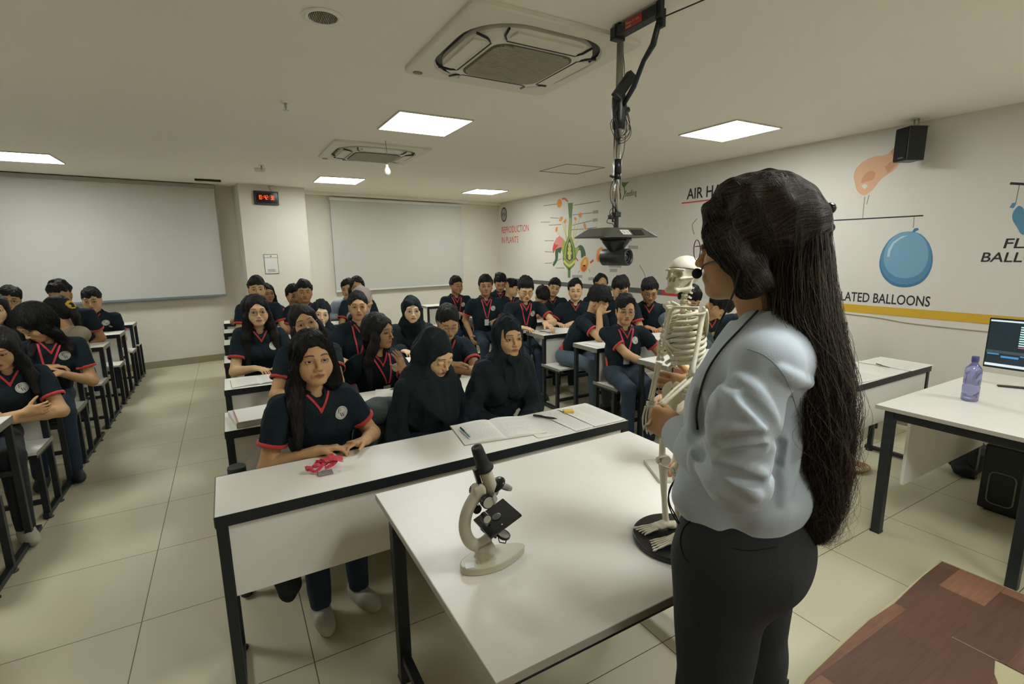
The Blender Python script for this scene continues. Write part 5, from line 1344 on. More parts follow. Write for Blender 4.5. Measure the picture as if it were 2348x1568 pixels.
def ribbon(pts, wid, nrm, th=.0015):
    """flat strip along points with given surface normals"""
    mb = MB(); n = len(pts); vs = []
    for i, p in enumerate(pts):
        p = np.asarray(p); t = unit(np.asarray(pts[min(i+1, n-1)])-np.asarray(pts[max(i-1, 0)])); nn = unit(nrm[i]); s = unit(np.cross(t, nn))
        for a, b in ((-1, 0), (1, 0), (1, 1), (-1, 1)): vs.append(p+s*wid/2*a+nn*th*b)
    fs = []
    for i in range(n-1):
        o = 4*i
        for k in range(4): fs.append((o+k, o+(k+1) % 4, o+4+(k+1) % 4, o+4+k))
    fs += [(3, 2, 1, 0), (4*n-4, 4*n-3, 4*n-2, 4*n-1)]
    return mb.add(vs, fs)
def grad(S, P, e=.004):
    P = np.atleast_2d(P); g = np.stack([S.ev(P+np.eye(3)[i]*e)-S.ev(P-np.eye(3)[i]*e) for i in range(3)], 1)
    return g/np.maximum(1e-9, np.linalg.norm(g, axis=1))[:, None]
def tuft_noise(seed, amp, fr=1.0):
    rs = np.random.RandomState(seed); K = rs.randn(7, 3)*np.array([110, 110, 45])*fr; ph = rs.rand(7)*6.28
    return lambda P: amp*np.sin(P@K.T+ph).sum(1)/3.2
def fold_noise(seed, amp, fr=1.0, zf=1.0):
    rs = np.random.RandomState(seed); K = rs.randn(6, 3)*np.array([22, 22, 14*zf])*fr; ph = rs.rand(6)*6.28
    return lambda P: amp*(np.abs(np.sin(P@K.T+ph)).sum(1)/6-.6)
TONES = dict(a='CBA67C', b='BC946A', c='A27A54', d='D6B592', e='8C6848')
HAIRS = {'short', 'crop', 'long', 'pony', 'bob', 'curly'}
def hair_sdf(kind, H, v, seed, Nb, f, body=None):
    """hair volume in world space"""
    w = v.get('w', 1.0); S = SDF(); loc_ = SDF(); rs = np.random.RandomState(seed)
    R, F, U, o = H; B = np.stack([R, F, U], 1); L = lambda x, y, z: hp(H, x, y, z)
    part = v.get('part', 0)
    if kind in ('short', 'crop', 'curly'):
        g = {'short': .020, 'crop': .011, 'curly': .032}[kind]; fr = v.get('fringe', .006)
        loc_.ell((0, -.018, .044), (.0765*w+g*.6, .094+g*.7, .086+g*1.1)).ell((.015, .045, .090), (.055, .040, .026+g*.5), rotm(0, 10, 0), .03)
        loc_.fn(lambda P: np.maximum(np.maximum(.030-P[:, 1], P[:, 2]-(.066-fr-.22*np.abs(P[:, 0])+.004*np.sin(P[:, 0]*190+seed)+.003*np.sin(P[:, 0]*95+seed*2))), -.2-P[:, 2]), .006, 's')
        loc_.fn(lambda P: np.maximum(P[:, 2]-(-.004+.55*np.minimum(0, P[:, 1]+.03)), -.4-P[:, 2]), .012, 's')
        for s in (-1, 1): loc_.ell((s*.08*w, .006, -.02), (.03, .026, .034), None, .010, 's')
        S.fn(lambda P: loc_.ev((P-o)@B)); S.disp(tuft_noise(seed, .0065 if kind != 'curly' else .012, .62 if kind != 'curly' else .6)).disp(tuft_noise(seed+50, .003, 1.6))
        return S
    vo = v.get('vol', 1.0); loc_.ell((0, -.018, .040), (.083*w*vo, .102*vo, .094*vo)).ell((0, -.045, .0), (.078*w*vo, .075*vo, .085*vo), None, .04)
    loc_.ell((part, .118, -.034), (.066*w, .088, .108), None, .012, 's').ell((part, .10, -.11), (.07*w, .06, .08), None, .02, 's')
    if kind in ('long', 'bob'):
        for s in (-1, 1):
            loc_.cap((s*.058*w, .035, .055), (s*.078*w, .02, -.04), .026, .026, .03, flat=((1, 0, 0), .75)).cap((s*.078*w, .02, -.04), (s*.08*w, .005, -.11), .026, .032, .03)
    elif kind == 'pony':
        loc_.fn(lambda P: P[:, 2]-(-.008-.85*np.clip(.03-P[:, 1], 0, .085)), .015, 's')
        for s in (-1, 1): loc_.ell((s*.084*w, .008, -.02), (.03, .034, .034), None, .012, 's')
    loc_.fn(lambda P: .0045-np.abs(P[:, 0]-part) if False else np.full(len(P), 1.0))
    loc_.cap((part, .07, .118), (part, -.02, .142), .004, None, .012, 's')
    S.fn(lambda P: loc_.ev((P-o)@B))
    if kind == 'long':
        bk = -f; r = np.cross(f, UP)
        for s in (-1, 1):
            fwd = v.get('front', (1, 1))[0 if s < 0 else 1]
            a = L(s*.08*w, .0, -.10); m = Nb+r*s*.095+f*(.065 if fwd else -.05)-UP*.06; e = m-UP*v.get('len', .16)+f*(.035 if fwd else -.03)+r*s*.012
            S.cap(a, m, .034, .036, .03, flat=(f, .8)).cap(m, e, .036, .016, .02, flat=(f, .7))
        S.cap(L(0, -.06, -.05), Nb-f*.055-UP*.08, .055, .07, .04, flat=(f, .6)).cap(Nb-f*.055-UP*.08, Nb-f*.09-UP*.26, .07, .04, .03, flat=(f, .5))
    elif kind == 'pony':
        b = L(0, -.11, .03) if not v.get('low') else L(0, -.10, -.03)
        S.ell(L(0, -.105, .02 if not v.get('low') else -.035), (.03, .03, .03), None, .02).cap(b, b-F*.03-UP*.09, .024, .03, .02).cap(b-F*.03-UP*.09, Nb-f*.10-UP*.14, .03, .014, .02)
    elif kind == 'bob':
        S.cap(L(0, -.05, -.04), L(0, -.06, -.11), .07, .06, .03, flat=(F, .7))
    S.disp(tuft_noise(seed, .0034, .9))
    return S
def hair_strands(name, S, H, n, L0, seed, m, parent, lo=.0, grav=1.0, r=.0006, spread=.6, region=None, steps=14):
    """fine separate strands lying over the hair volume"""
    rs = np.random.RandomState(seed); R, F, U, o = H
    P = []
    while len(P) < n:
        q = unit(rs.randn(3)); q[1] = q[1]
        if q[2] < -.1 or (q[1] > .75 and q[2] < .75): continue
        P.append(q*.16)
    P = to_world(np.array(P), H); P = march(S, P, -U*0+0*P[0]+unit(o-P[0]), 1) if False else P
    c = o+U*.02
    for _ in range(30):
        d = c-P; d /= np.linalg.norm(d, axis=1)[:, None]; P = P+d*np.clip(S.ev(P)-.0008, -.02, .03)[:, None]*.8
    V = []; Fs = []; Q = [P.copy()]; vel = np.zeros_like(P)
    jit = rs.randn(n, 3)*.35*spread
    for k in range(steps):
        g = grad(S, P); t = -UP*grad_w(k)-F*.5+jit; t = t-g*(t*g).sum(1)[:, None]; t /= np.maximum(1e-6, np.linalg.norm(t, axis=1))[:, None]
        vel = vel*.55+t*.45; P = P+vel*L0/steps; 
        g = grad(S, P); P = P+g*(.0012-S.ev(P))[:, None]; jit += rs.randn(n, 3)*.12*spread
        Q.append(P.copy())
    Q = np.array(Q)    # steps+1, n, 3
    if steps < 8:
        Lc = (Q-o)@np.stack([R, F, U], 1); bad = ((Lc[..., 1] > .01) & (Lc[..., 2] < .066)).any(0) | (Lc[..., 2] < -.02).any(0) | ((np.abs(Lc[..., 0]) > .066) & (Lc[..., 2] < .03)).any(0); Q = Q[:, ~bad]
    return strand_mesh(name, Q, r, m, parent)
def grad_w(k): return 1.0
def strand_mesh(name, Q, r, m, parent):
    K, n, _ = Q.shape
    T = np.gradient(Q, axis=0); T /= np.maximum(1e-9, np.linalg.norm(T, axis=2))[..., None]
    A_ = np.cross(T, np.array([.3, .5, .8])); A_ /= np.maximum(1e-9, np.linalg.norm(A_, axis=2))[..., None]; Bv = np.cross(T, A_)
    taper = (1-.75*np.linspace(0, 1, K)**2)[:, None, None]*r
    V = np.stack([Q+(A_*math.cos(a)+Bv*math.sin(a))*taper for a in (0, 2.094, 4.189)], 2)    # K,n,3,3
    V = V.transpose(1, 0, 2, 3).reshape(-1, 3)
    base = (np.arange(n)*K*3)[:, None, None]; kk = (np.arange(K-1)*3)[None, :, None]
    fs = []
    for a in range(3):
        b = (a+1) % 3; fs.append(np.stack([base+kk+a, base+kk+b, base+kk+3+b, base+kk+3+a], -1).reshape(-1, 4))
    return link(name, np_mesh(name, V, np.concatenate(fs).astype(np.int32), m), parent, True)
def eyeballs(H, root, look=(0, 0), op=1.0, far=False):
    if op <= .15: return
    for s in (-1, 1):
        c = hp(H, s*.0315, .0735, -.0005); R, F, U, o = H
        d = unit(F+R*look[0]+U*look[1]); M = axis_matrix(c, c+d) @ Matrix.Scale(.0118, 4)
        mb = MB(); prof = [(math.sin(a), -math.cos(a)) for a in np.linspace(.001, math.pi-.62, 9)]
        mb.lathe(prof, 16, M, False); i0 = [(math.sin(a), -math.cos(a)) for a in np.linspace(math.pi-.62, math.pi-.27, 3)]
        mb.mat(1).lathe(i0, 16, M, False); mb.mat(2).lathe([(math.sin(a), -math.cos(a)) for a in np.linspace(math.pi-.27, math.pi-.001, 3)], 16, M, False)
        mb.build('eye', [mat('eye_white', 'B9B2A6', .25), mat('iris_brown', '2C1B12', .2), mat('pupil_black', '060505', .1)], root, True)
def glasses(H, root, m=None, w=1.0, r=.0225, rect=False, th=.0011):
    m = m or mat('glasses_metal', '5B5750', .3, metal=.8); fr = MB(); le = MB()
    for s in (-1, 1):
        pts = [hp(H, s*.0325+rx, .0975-.10*abs(rx+s*.0)*.0-.06*max(0, (s*rx)), -.004+rz) for rx, rz in ([(r*math.cos(a), r*.92*math.sin(a)) for a in np.linspace(0, 2*math.pi, 24, endpoint=False)] if not rect else rrect(0, 0, r*2.2, r*1.5, r*.45, 4))]
        fr.tube(pts, th, 6, True); fr.tube([hp(H, s*(.0325+r), .0965, .002), hp(H, s*.074*w, .085, .003), hp(H, s*.081*w, .01, .002), hp(H, s*.078*w, -.018, -.008)], th, 6)
    fr.tube(spline([hp(H, -.0105, .098, .0), hp(H, 0, .1, .004), hp(H, .0105, .098, .0)], 4), th, 6)
    g = fr.build('glasses', m, root, True)
    return g
def person(name_label, eye, ye=None, face=0.0, yaw=0.0, pitch=0.0, roll=0.0, seat=None, sex='m', hair='short', tone='b', glass=None, lanyard=False, top='polo', arms=('desk', 'desk'), s=1.0, h=(.006, .0035), v=None, group='students seated at the bench desks', seed=0, look=(0, 0), strands=0, logo=True, scrunch=False, legs=True, width=1.0, lean=0.0, hands=None, feet_y=None, props=()):
    v = dict(v or {}); v.setdefault('w', 1.0 if sex == 'm' else .95); v.setdefault('jaw', 1.0 if sex == 'm' else .85); v.setdefault('nose', 1.0 if sex == 'm' else .88); v.setdefault('brow', 1.25 if sex == 'm' else .8)
    E = np.asarray(on(eye[0], eye[1], 'y', ye)) if ye is not None else np.asarray(eye, float)
    a = math.radians(face); f = np.array([math.sin(a), -math.cos(a), 0]); r = np.cross(f, UP)
    R, F, U = head_frame(f, yaw, pitch, roll); o = E-F*.082*s
    H = (R*s, F*s, U*s, o) if False else (R, F, U, o)
    sx, sy = seat if seat is not None else (float(E[0]-f[0]*.1), float(E[1]-f[1]*.10))
    hip = np.array([sx, sy, .45+.10*s])
    Nb = o-U*.070*s-UP*.066*s-F*.012-f*.035*s     # base of the neck
    root = thing('person', name_label, 'person', (sx, sy, 0), math.atan2(f[0]*-1, f[1]), group)
    rz = root.rotation_euler.z
    sw = (.160 if sex == 'm' else .138)*s*width; Sc = Nb-UP*.045*s
    mid = lerp(hip, Sc, .5)+f*(-.01)
    spine = unit(Sc-hip)
    # shoulders, arms
    la, lb_ = .275*s, .245*s; J = {}
    sh = {}
    for k, sd in (('L', -1), ('R', 1)):
        sh[k] = Sc+r*sd*sw-UP*.012
    hd_spec = {}
    for i, (k, sd) in enumerate((('L', -1), ('R', 1))):
        ps = arms[i]; S0 = sh[k]; pole = -UP*.8+r*sd*.5-f*.3
        if isinstance(ps, dict):
            W = np.asarray(ps['w'], float); pole = np.asarray(ps.get('pole', pole), float); dd = ps.get('d'); nn = ps.get('n'); ss = ps.get('s')
        elif ps == 'desk': W = hip+f*.37*s+r*sd*.10+UP*(.79-hip[2]); dd = f-r*sd*.7; nn = -UP; ss = -r*sd+f*.2
        elif ps == 'desk2': W = hip+f*.40*s+r*sd*.16+UP*(.79-hip[2]); dd = f-r*sd*.2; nn = -UP; ss = -r*sd
        elif ps == 'lap': W = hip+f*.27*s+r*sd*.07+UP*.06; dd = f*.6-r*sd*.8-UP*.2; nn = -UP; ss = -r*sd*.6+f*.8; pole = -UP*.7+r*sd*.9-f*.5
        elif ps == 'side': W = hip+f*.12*s+r*sd*.2+UP*.0; dd = f*.7-UP*.5; nn = -r*sd; ss = f; pole = -f+r*sd*.4
        elif ps == 'cross': W = Sc+f*.20*s-r*sd*.03-UP*(.235 if k == 'L' else .205); dd = -r*sd+UP*.1; nn = -f; ss = UP; pole = -UP*.6+r*sd*.9
        elif ps == 'deskcross': W = hip+f*.30*s-r*sd*.02+UP*((.80 if k == 'L' else .83)-hip[2]); dd = -r*sd; nn = -UP; ss = f; pole = r*sd-UP*.3
        elif ps == 'chin': W = hp(H, sd*.03, .06, -.175); dd = U*.95-R*sd*.15+F*.1; nn = -F*.6-R*sd*.5; ss = -R*sd+F*.4; pole = -UP*.8+f*.7+r*sd*.2
        elif ps == 'cheek': W = hp(H, sd*.085, .03, -.13); dd = U+R*sd*-.1; nn = -R*sd; ss = F; pole = -UP*.8+f*.6+r*sd*.5
        elif ps == 'forehead': W = hp(H, sd*.10, .10, -.06); dd = U*.8-R*sd*.45-F*.1; nn = -F*.4-R*sd*.8; ss = F*.5+U*.3; pole = -UP+f*.4+r*sd*.3
        El, W = ik(S0, W, la, lb_, pole)
        if dd is None: dd = unit(W-El)
        if nn is None: nn = -UP
        if ss is None: ss = -r*sd
        J[k] = (S0, El, W); hd_spec[k] = (W, dd, nn, ss)
    armr = (.043, .037, .026) if sex == 'm' else (.044, .036, .024)
    armr = tuple(q*width for q in armr)
    # knees and feet under the desk
    knee = {}; foot = {}
    for k, sd in (('L', -1), ('R', 1)):
        knee[k] = hip+f*.40*s+r*sd*.09+UP*(.50-hip[2])+np.array([v.get('legx', 0), 0, 0]); foot[k] = knee[k]*np.array([1, 1, 0])+f*(.02 if feet_y is None else feet_y)+UP*.055
    # ---- body: one continuous skin surface
    hs = head_sdf(v)
    def body_core():
        B = SDF().cap(Sc-UP*.08, Sc+UP*.01, .07, .05, .03, flat=(f, .7)).cap(hip, Sc-UP*.07, .105*s, .105*s, .05, flat=(f, .68)).cap(sh['L']-UP*.02, sh['R']-UP*.02, .028, None, .04)
        B.cap(Nb-UP*.02, o-U*.05-F*.02, (.054 if sex == 'm' else .046)*s, (.052 if sex == 'm' else .045)*s, .04)
        for k in 'LR':
            S0, El, W = J[k]; B.cap(lerp(S0, El, .08)-UP*.012, El, armr[0]*.82, armr[1], .03).cap(El, W, armr[1], armr[2], .02)
            if legs: B.cap(hip+(-r if k == 'L' else r)*.09, knee[k], .07, .05, .04).cap(knee[k], foot[k], .045, .032, .02)
        return B
    B = body_core()
    pts = np.array([Sc+r*.3, Sc-r*.3, Sc+f*.2, Sc-f*.2, hip, hip-UP*.12-f*.12, Nb+UP*.1, J['L'][1], J['R'][1], J['L'][2], J['R'][2]]+([knee['L'], knee['R'], foot['L'], foot['R']] if legs else [hip+r*.15, hip-r*.15]))
    lo, hi = pts.min(0)-.09, pts.max(0)+.09
    parts = [B.mesh(lo, hi, h[0]*1.25)]
    for k in 'LR':
        S0, El, W = J[k]; W, dd, nn, ss = hd_spec[k]
        hS = SDF().cap(lerp(S0, El, .6), El, lerp(armr[0], armr[1], .6), armr[1], 0).cap(El, lerp(El, W, .35), armr[1]*.99, armr[1]*.97, .02).cap(lerp(El, W, .3), W, armr[1]*.97, armr[2], .01)
        kw = dict((hands or {}).get(k, {})); hand_sdf(hS, W, dd, nn, ss, sc=(.96 if sex == 'm' else .88)*s, **kw)
        hq = W+unit(dd)*.1; l2 = np.minimum(np.minimum(lerp(S0, El, .6), El), np.minimum(W, hq))-.1; h2 = np.maximum(np.maximum(lerp(S0, El, .6), El), np.maximum(W, hq))+.1
        parts.append(hS.mesh(l2, h2, h[0] if h[0] < .005 else .0055))
    col = np.tile(np.array(lin(TONES[tone])[:3]), (sum(len(p[0]) for p in parts), 1))
    HB = np.stack([R, F, U], 1); nk0 = (Nb-UP*.03-o)@HB
    hs.cap(tuple(nk0), (0, -.022, -.05), (.056 if sex == 'm' else .048), (.053 if sex == 'm' else .046), .03)
    hv, hq_ = hs.mesh((-.11, -.13, -.27), (.11, .125, .14), h[1])
    hv = smooth_np(hv, hq_, 1, .35)
    hc = paint_head(hv, None, lin(TONES[tone]), v)
    parts.append((to_world(hv*s if s != 1 else hv, H), hq_)); col = np.concatenate([col, hc])
    V, Q = join_np(parts); me = np_mesh('body', V, Q, SKINM)
    at = me.color_attributes.new(SKIN_ATTR, 'FLOAT_COLOR', 'POINT'); at.data.foreach_set('color', np.concatenate([col, np.ones((len(col), 1))], 1).astype(np.float32).ravel())
    link('body', me, root, True)
    Hs = (R*s, F*s, U*s, o)
    eyeballs(Hs, root, look, v.get('eye_open', 1.0))
    if glass: glasses(Hs, root, GL[glass] if isinstance(glass, str) else None, v['w'], rect=(glass == 'rect'))
    # ---- clothes
    tm = {'polo': NAVY, 'abaya': ABAYA, 'beige': mat('beige_cloth', '8B7F68', .85, bump=.2, bscale=80), 'denim': mat('grey_denim_jacket', '49555E', .85, noise=.15, nscale=80, bump=.3, bscale=120), 'blue': mat('pale_blue_cloth', '8C9AA3', .85), 'orange': mat('coral_cloth', '9A5548', .85)}[top]
    longs = top in ('abaya', 'denim', 'beige', 'blue')
    C = SDF().cap(hip+UP*.02, lerp(hip, Sc, .62), .138*s*width, .142*s*width, .05, flat=(f, .72)).cap(lerp(hip, Sc, .55), Sc-UP*.05*s, .150*s*width*(1 if sex == 'm' else .94), .118*s, .06, flat=(f, .68))
    C.cap(sh['L']-UP*.008, sh['R']-UP*.008, .044*s, None, .06).cap(Sc-UP*.01, Nb+UP*.012, .085*s, .062*s, .05)
    if sex == 'f' and top != 'none':
        for sd in (-1, 1): C.ell(lerp(hip, Sc, .66)+f*.075*s+r*sd*.062, (.07*s*width, .05*s, .065*s), np.stack([r, f, UP], 1), .05)
    if width > 1.05: C.ell(lerp(hip, Sc, .3)+f*.05, (.15*width, .11, .13), np.stack([r, f, UP], 1), .06)
    for k, sd in (('L', -1), ('R', 1)):
        S0, El, W = J[k]
        if longs:
            e = .03 if top == 'abaya' else .022
            C.cap(S0, El, .056*width+e*.3, .046*width+e*.4, .05).cap(El, lerp(El, W, .93), .046*width+e*.4, .034*width+e, .03)
        else:
            e2 = lerp(S0, El, .62); C.cap(S0-UP*.006, lerp(S0, El, .3), .048*width, .053*width, .045).cone(lerp(S0, El, .12), e2, .053*width, .059*width, .03)
    C.cone(Nb-UP*.03+f*.008, Nb+UP*.10+f*.02, .058*s, .085*s, .012, 's') if top not in ('abaya',) else None
    if top == 'polo': C.cap(Nb-UP*.066*s+f*.115, Nb+UP*.02+f*.06, .006, .038, .006, 's')
    C.plane(hip-UP*.10, -UP, .02)
    C.disp(fold_noise(seed+5, .016 if not longs else .026, 1.15, .8 if not longs else .45))
    cp = np.array([sh['L'], sh['R'], J['L'][1], J['R'][1], hip-UP*.1, Nb+UP*.08, Sc+f*.2, Sc-f*.14, hip+f*.2, hip-f*.18]+([J['L'][2], J['R'][2]] if longs else []))
    shirt = sdf_obj('shirt' if top in ('polo', 'orange') else ('abaya' if top == 'abaya' else 'jacket'), C, cp.min(0)-.09, cp.max(0)+.09, h[0]*1.1, tm, root)
    if not longs and top == 'polo':
        for k in 'LR':
            S0, El, W = J[k]; ax = unit(El-S0); p = lerp(S0, El, .62)-ax*.014
            tube_ring(MB(), p, ax, .0615*width, .02, .006).build('sleeve_trim', REDC, root, True)
        # collar: a folded ring, open at the front, with the red placket below
        n = 22; vs = []; fs = []
        for i in range(n+1):
            th = math.radians(28+304*i/n); fr_ = max(0, math.cos(th)); d = f*math.cos(th)+r*math.sin(th)
            c_ = Nb+f*.012-UP*(.012+.030*fr_**2)
            for rad, dz in ((.052, .030), (.058, .034), (.072+.016*fr_, -.004-.012*fr_), (.066+.014*fr_, -.010-.012*fr_), (.054, .012)):
                vs.append(c_+d*rad*s*(1+.0*fr_)+UP*dz*s)
        for i in range(n):
            for k_ in range(5): fs.append((i*5+k_, i*5+(k_+1) % 5, (i+1)*5+(k_+1) % 5, (i+1)*5+k_))
        fs += [(4, 3, 2, 1, 0), tuple(n*5+q for q in range(5))]
        MB().add(vs, fs, True).build('collar', NAVY, root, True)
        tri = []; T0 = Nb+f*.25
        for u in np.linspace(0, 1, 9):
            zz = -.03-.07*u; wd = .034*(1-u)+.002
            for q in (-1, -.5, 0, .5, 1): tri.append(T0+UP*zz*s+r*q*wd*s)
        tri = march(C, np.array(tri), -f, 40, .0016)
        fsq = [(j*5+i, j*5+i+1, (j+1)*5+i+1, (j+1)*5+i) for j in range(8) for i in range(4)]
        trk = [p for j in range(5, 9) for p in tri[j*5:j*5+5]]; MB().add(trk, [(j*5+i, j*5+i+1, (j+1)*5+i+1, (j+1)*5+i) for j in range(3) for i in range(4)], True).build('inner_placket', REDC, root, True)
        # placket strips on both sides of the open neck
        for sd in (-1, 1):
            pts_ = march(C, np.array([T0+UP*z_*s+r*sd*x_*s for z_, x_ in ((-.012, .048), (-.032, .034), (-.055, .020), (-.078, .007), (-.092, .001))]), -f, 40, .001)
            ribbon(pts_, .0095*s, [f+UP*.3]*5, .0022).build('placket', REDC, root, True)
    if logo and top == 'polo':
        add_logo(C, lerp(hip, Sc, .80)-r*.078*s*width+f*.30, r, f, root, .031*s, h[0] < .005)
    if lanyard:
        bot = lerp(hip, Sc, .52 if h[0] > .005 else .5)
        for sd in (-1, 1):
            st_ = [Nb+UP*.012+r*sd*.058-f*.02, Nb+UP*.004+r*sd*.066+f*.03]; pp = []
            for u in np.linspace(0, 1, 9): pp.append(lerp(Nb-UP*.03+r*sd*.062, bot+r*sd*.008, u)*1.0+f*.28)
            pp = march(C, np.array(pp), -f, 40, .003); allp = [np.asarray(q) for q in st_]+list(pp)
            ribbon(allp, .0125, [f+UP*.4]*len(allp), .0015).build('lanyard_strap', AREDP, root, True)
        cb = pp[-1]; MB().box(-.027, .027, -.0015, .0015, -.09, -.012, .001, frame(cb+f*.003, r, f, UP)).build('id_card', mat('card_plastic', 'B9BAB4', .3), root, True)
    if v.get('slit'):
        sd = v['slit']; g_ = [hip+r*sd*.4+f*((-.055+.10*i/4)*(1-.75*j/5)+.01)+UP*(-.06+.20*j/5) for j in range(6) for i in range(5)]
        g_ = [q if True else q for q in g_]; P_ = march(C, np.array(g_), -r*sd, 50, .003); P_ += r*sd*.004
        ks = [(j*5+i, j*5+i+1, (j+1)*5+i+1, (j+1)*5+i) for j in range(5) for i in range(4)]
        MB().add(list(P_), ks, True).build('side_slit', REDC, root, True)
    # ---- trousers and shoes
    if legs:
        Tr = SDF().ell(hip-UP*.01, (.155*s*width, .125, .10), np.stack([r, f, UP], 1))
        tmat = JEANS if seed % 3 else DTROU
        if v.get('grey_jeans'): tmat = GJEANS
        if top == 'abaya': tmat = ABAYA
        for k, sd in (('L', -1), ('R', 1)):
            Tr.cap(hip+r*sd*.085, knee[k], .082, .062, .05).cap(knee[k], foot[k]+UP*.03, .060, .046 if top != 'abaya' else .07, .03)
        Tr.disp(fold_noise(seed+9, .010)).plane((0, 0, .07), -UP)
        lp = np.array([hip-f*.16-UP*.12, hip+r*.2, hip-r*.2, knee['L']-r*.1+UP*.1, knee['R']+r*.1, foot['L']-UP*.05, foot['R']])
        sdf_obj('trousers' if top != 'abaya' else 'skirt', Tr, lp.min(0)-.09, lp.max(0)+.09, max(.009, h[0]*1.3), tmat, root)
        for k, sd in (('L', -1), ('R', 1)):
            ft = foot[k]*np.array([1, 1, 0]); X = np.stack([r, f, UP], 1)
            fd_ = unit(f+r*sd*.15); X2 = np.stack([np.cross(fd_, UP), fd_, UP], 1)
            Fo = SDF().ell(ft+fd_*.05+UP*.035, (.043, .105, .042), X2).ell(ft-fd_*.02+UP*.06, (.038, .05, .055), X2, .03).plane((0, 0, .002), -UP)
            lo_, hi_ = ft-.18, ft+.2; lo_[2] = -.02; hi_[2] = .16
            sh_o = sdf_obj('shoe', Fo, lo_, hi_, .006, SHOEW if seed % 2 else mat('dark_shoe', '23272A', .6), root)
    # ---- hair or head cover
    if hair == 'hijab':
        hj = SDF(); c_ = v.get('cover', 'black'); cm = {'black': ABAYA, 'mauve': mat('mauve_scarf', '8C7F78', .85, bump=.2, bscale=60)}[c_]
        lc_ = SDF().ell((0, -.018, .035), (.088*v['w'], .108, .100)).cap((0, -.03, -.02), (0, -.02, -.11), .082, .078, .05, flat=((0, 1, 0), .95)).ell((0, .035, -.115), (.062, .05, .03), None, .035)
        fo_ = SDF().ell((0, .10, -.018), (.052*v['w'], .07, .077)); 
        lc_.ell((0, .115, -.016), (.054*v['w'], .085, .079), None, .008, 's')
        HB2 = np.stack([R, F, U], 1); hj.fn(lambda P: lc_.ev((P-o)@HB2))
        hj.cap(hp(H, 0, -.01, -.11), Nb-UP*.03, .078, .10, .04, flat=(f, .9)).cap(Nb-UP*.05-r*.07, Nb-UP*.05+r*.07, .075, None, .06, flat=(f, .95))
        ln = v.get('drape', .14)
        hj.cap(Nb-UP*.07+f*.035, Nb-UP*(.07+ln)+f*.075, .088, .07, .05, flat=(f, .62)).cap(Nb-UP*.06-f*.03, Nb-UP*(.10+ln)-f*.05, .10, .10, .05, flat=(f, .6))
        if v.get('khimar'):
            hj.cap(hp(H, 0, -.02, -.06), Nb-UP*.12, .10, .17, .06, flat=(f, .8)).cap(Nb-UP*.12, hip+UP*.10+f*.03, .17, .235, .08, flat=(f, .75))
        hj.ell(hp(H, 0, .085, -.018), (.0, .0, .0), None, 0, 'u') if False else None
        q_ = fo_
        hj.fn(lambda P: q_.ev((P-o)@HB2), .010, 's')
        hj.disp(fold_noise(seed+3, .036, 1.6, .3))
        pq = np.array([hp(H, .1, .1, .14), hp(H, -.1, -.13, .14), Nb-r*.2-UP*(.2+ln), Nb+r*.2+f*.17, Nb-f*.17]+([hip+r*.26+f*.18, hip-r*.26-f*.2] if v.get('khimar') else []))
        sdf_obj('headscarf', hj, pq.min(0)-.06, pq.max(0)+.06, h[0]*.85, cm, root, True, 2)
    else:
        hs_ = hair_sdf(hair, H if s == 1 else H, v, seed, Nb, f)
        pq = np.array([hp(H, .12, .1, .16), hp(H, -.12, -.16, .16), hp(H, 0, 0, -.14)]+([Nb-r*.17-UP*.32-f*.15, Nb+r*.17+f*.16] if hair == 'long' else [])+([Nb-f*.16-UP*.18] if hair == 'pony' else []))
        sdf_obj('hair', hs_, pq.min(0)-.04, pq.max(0)+.04, min(.005, h[0]*.8), HAIR, root)
        if hair in ('short', 'crop', 'curly'): hair_strands('hair_strands', hs_, H, 420 if h[0] < .0055 else (260 if h[0] < .007 else 140), .055 if hair != 'crop' else .03, seed+2, HAIR, root, r=.0009, spread=2.2, steps=5)
        if strands: hair_strands('hair_strands', hs_, H, strands, .34 if hair == 'long' else .16, seed+2, HAIR, root)
        if scrunch:
            c_ = hp(H, 0, -.12, .035); mb = MB(); mb.tube([c_+R*.032*math.cos(t)+(U*.9+F*.3)*.032*math.sin(t)+F*.006*math.sin(5*t) for t in np.linspace(0, 6.283, 24, endpoint=False)], [.013+.003*math.sin(4*i) for i in range(24)], 8, True); mb.build('scrunchie', mat('yellow_scrunchie', 'C99A2E', .8), root, True)
    return dict(root=root, H=H, C=C, J=J, Nb=Nb, Sc=Sc, hip=hip, f=f, r=r, hand=hd_spec, sh=sh)
GL = {'thin': mat('glasses_metal', '5B5750', .3, metal=.8), 'rect': mat('glasses_brown', '4B3A30', .4), 'silver': mat('glasses_silver', 'A9A8A2', .25, metal=.8), 'black': mat('glasses_black', '17191A', .4)}
LOGOW = mat('logo_white', 'C9C7BE', .7); 
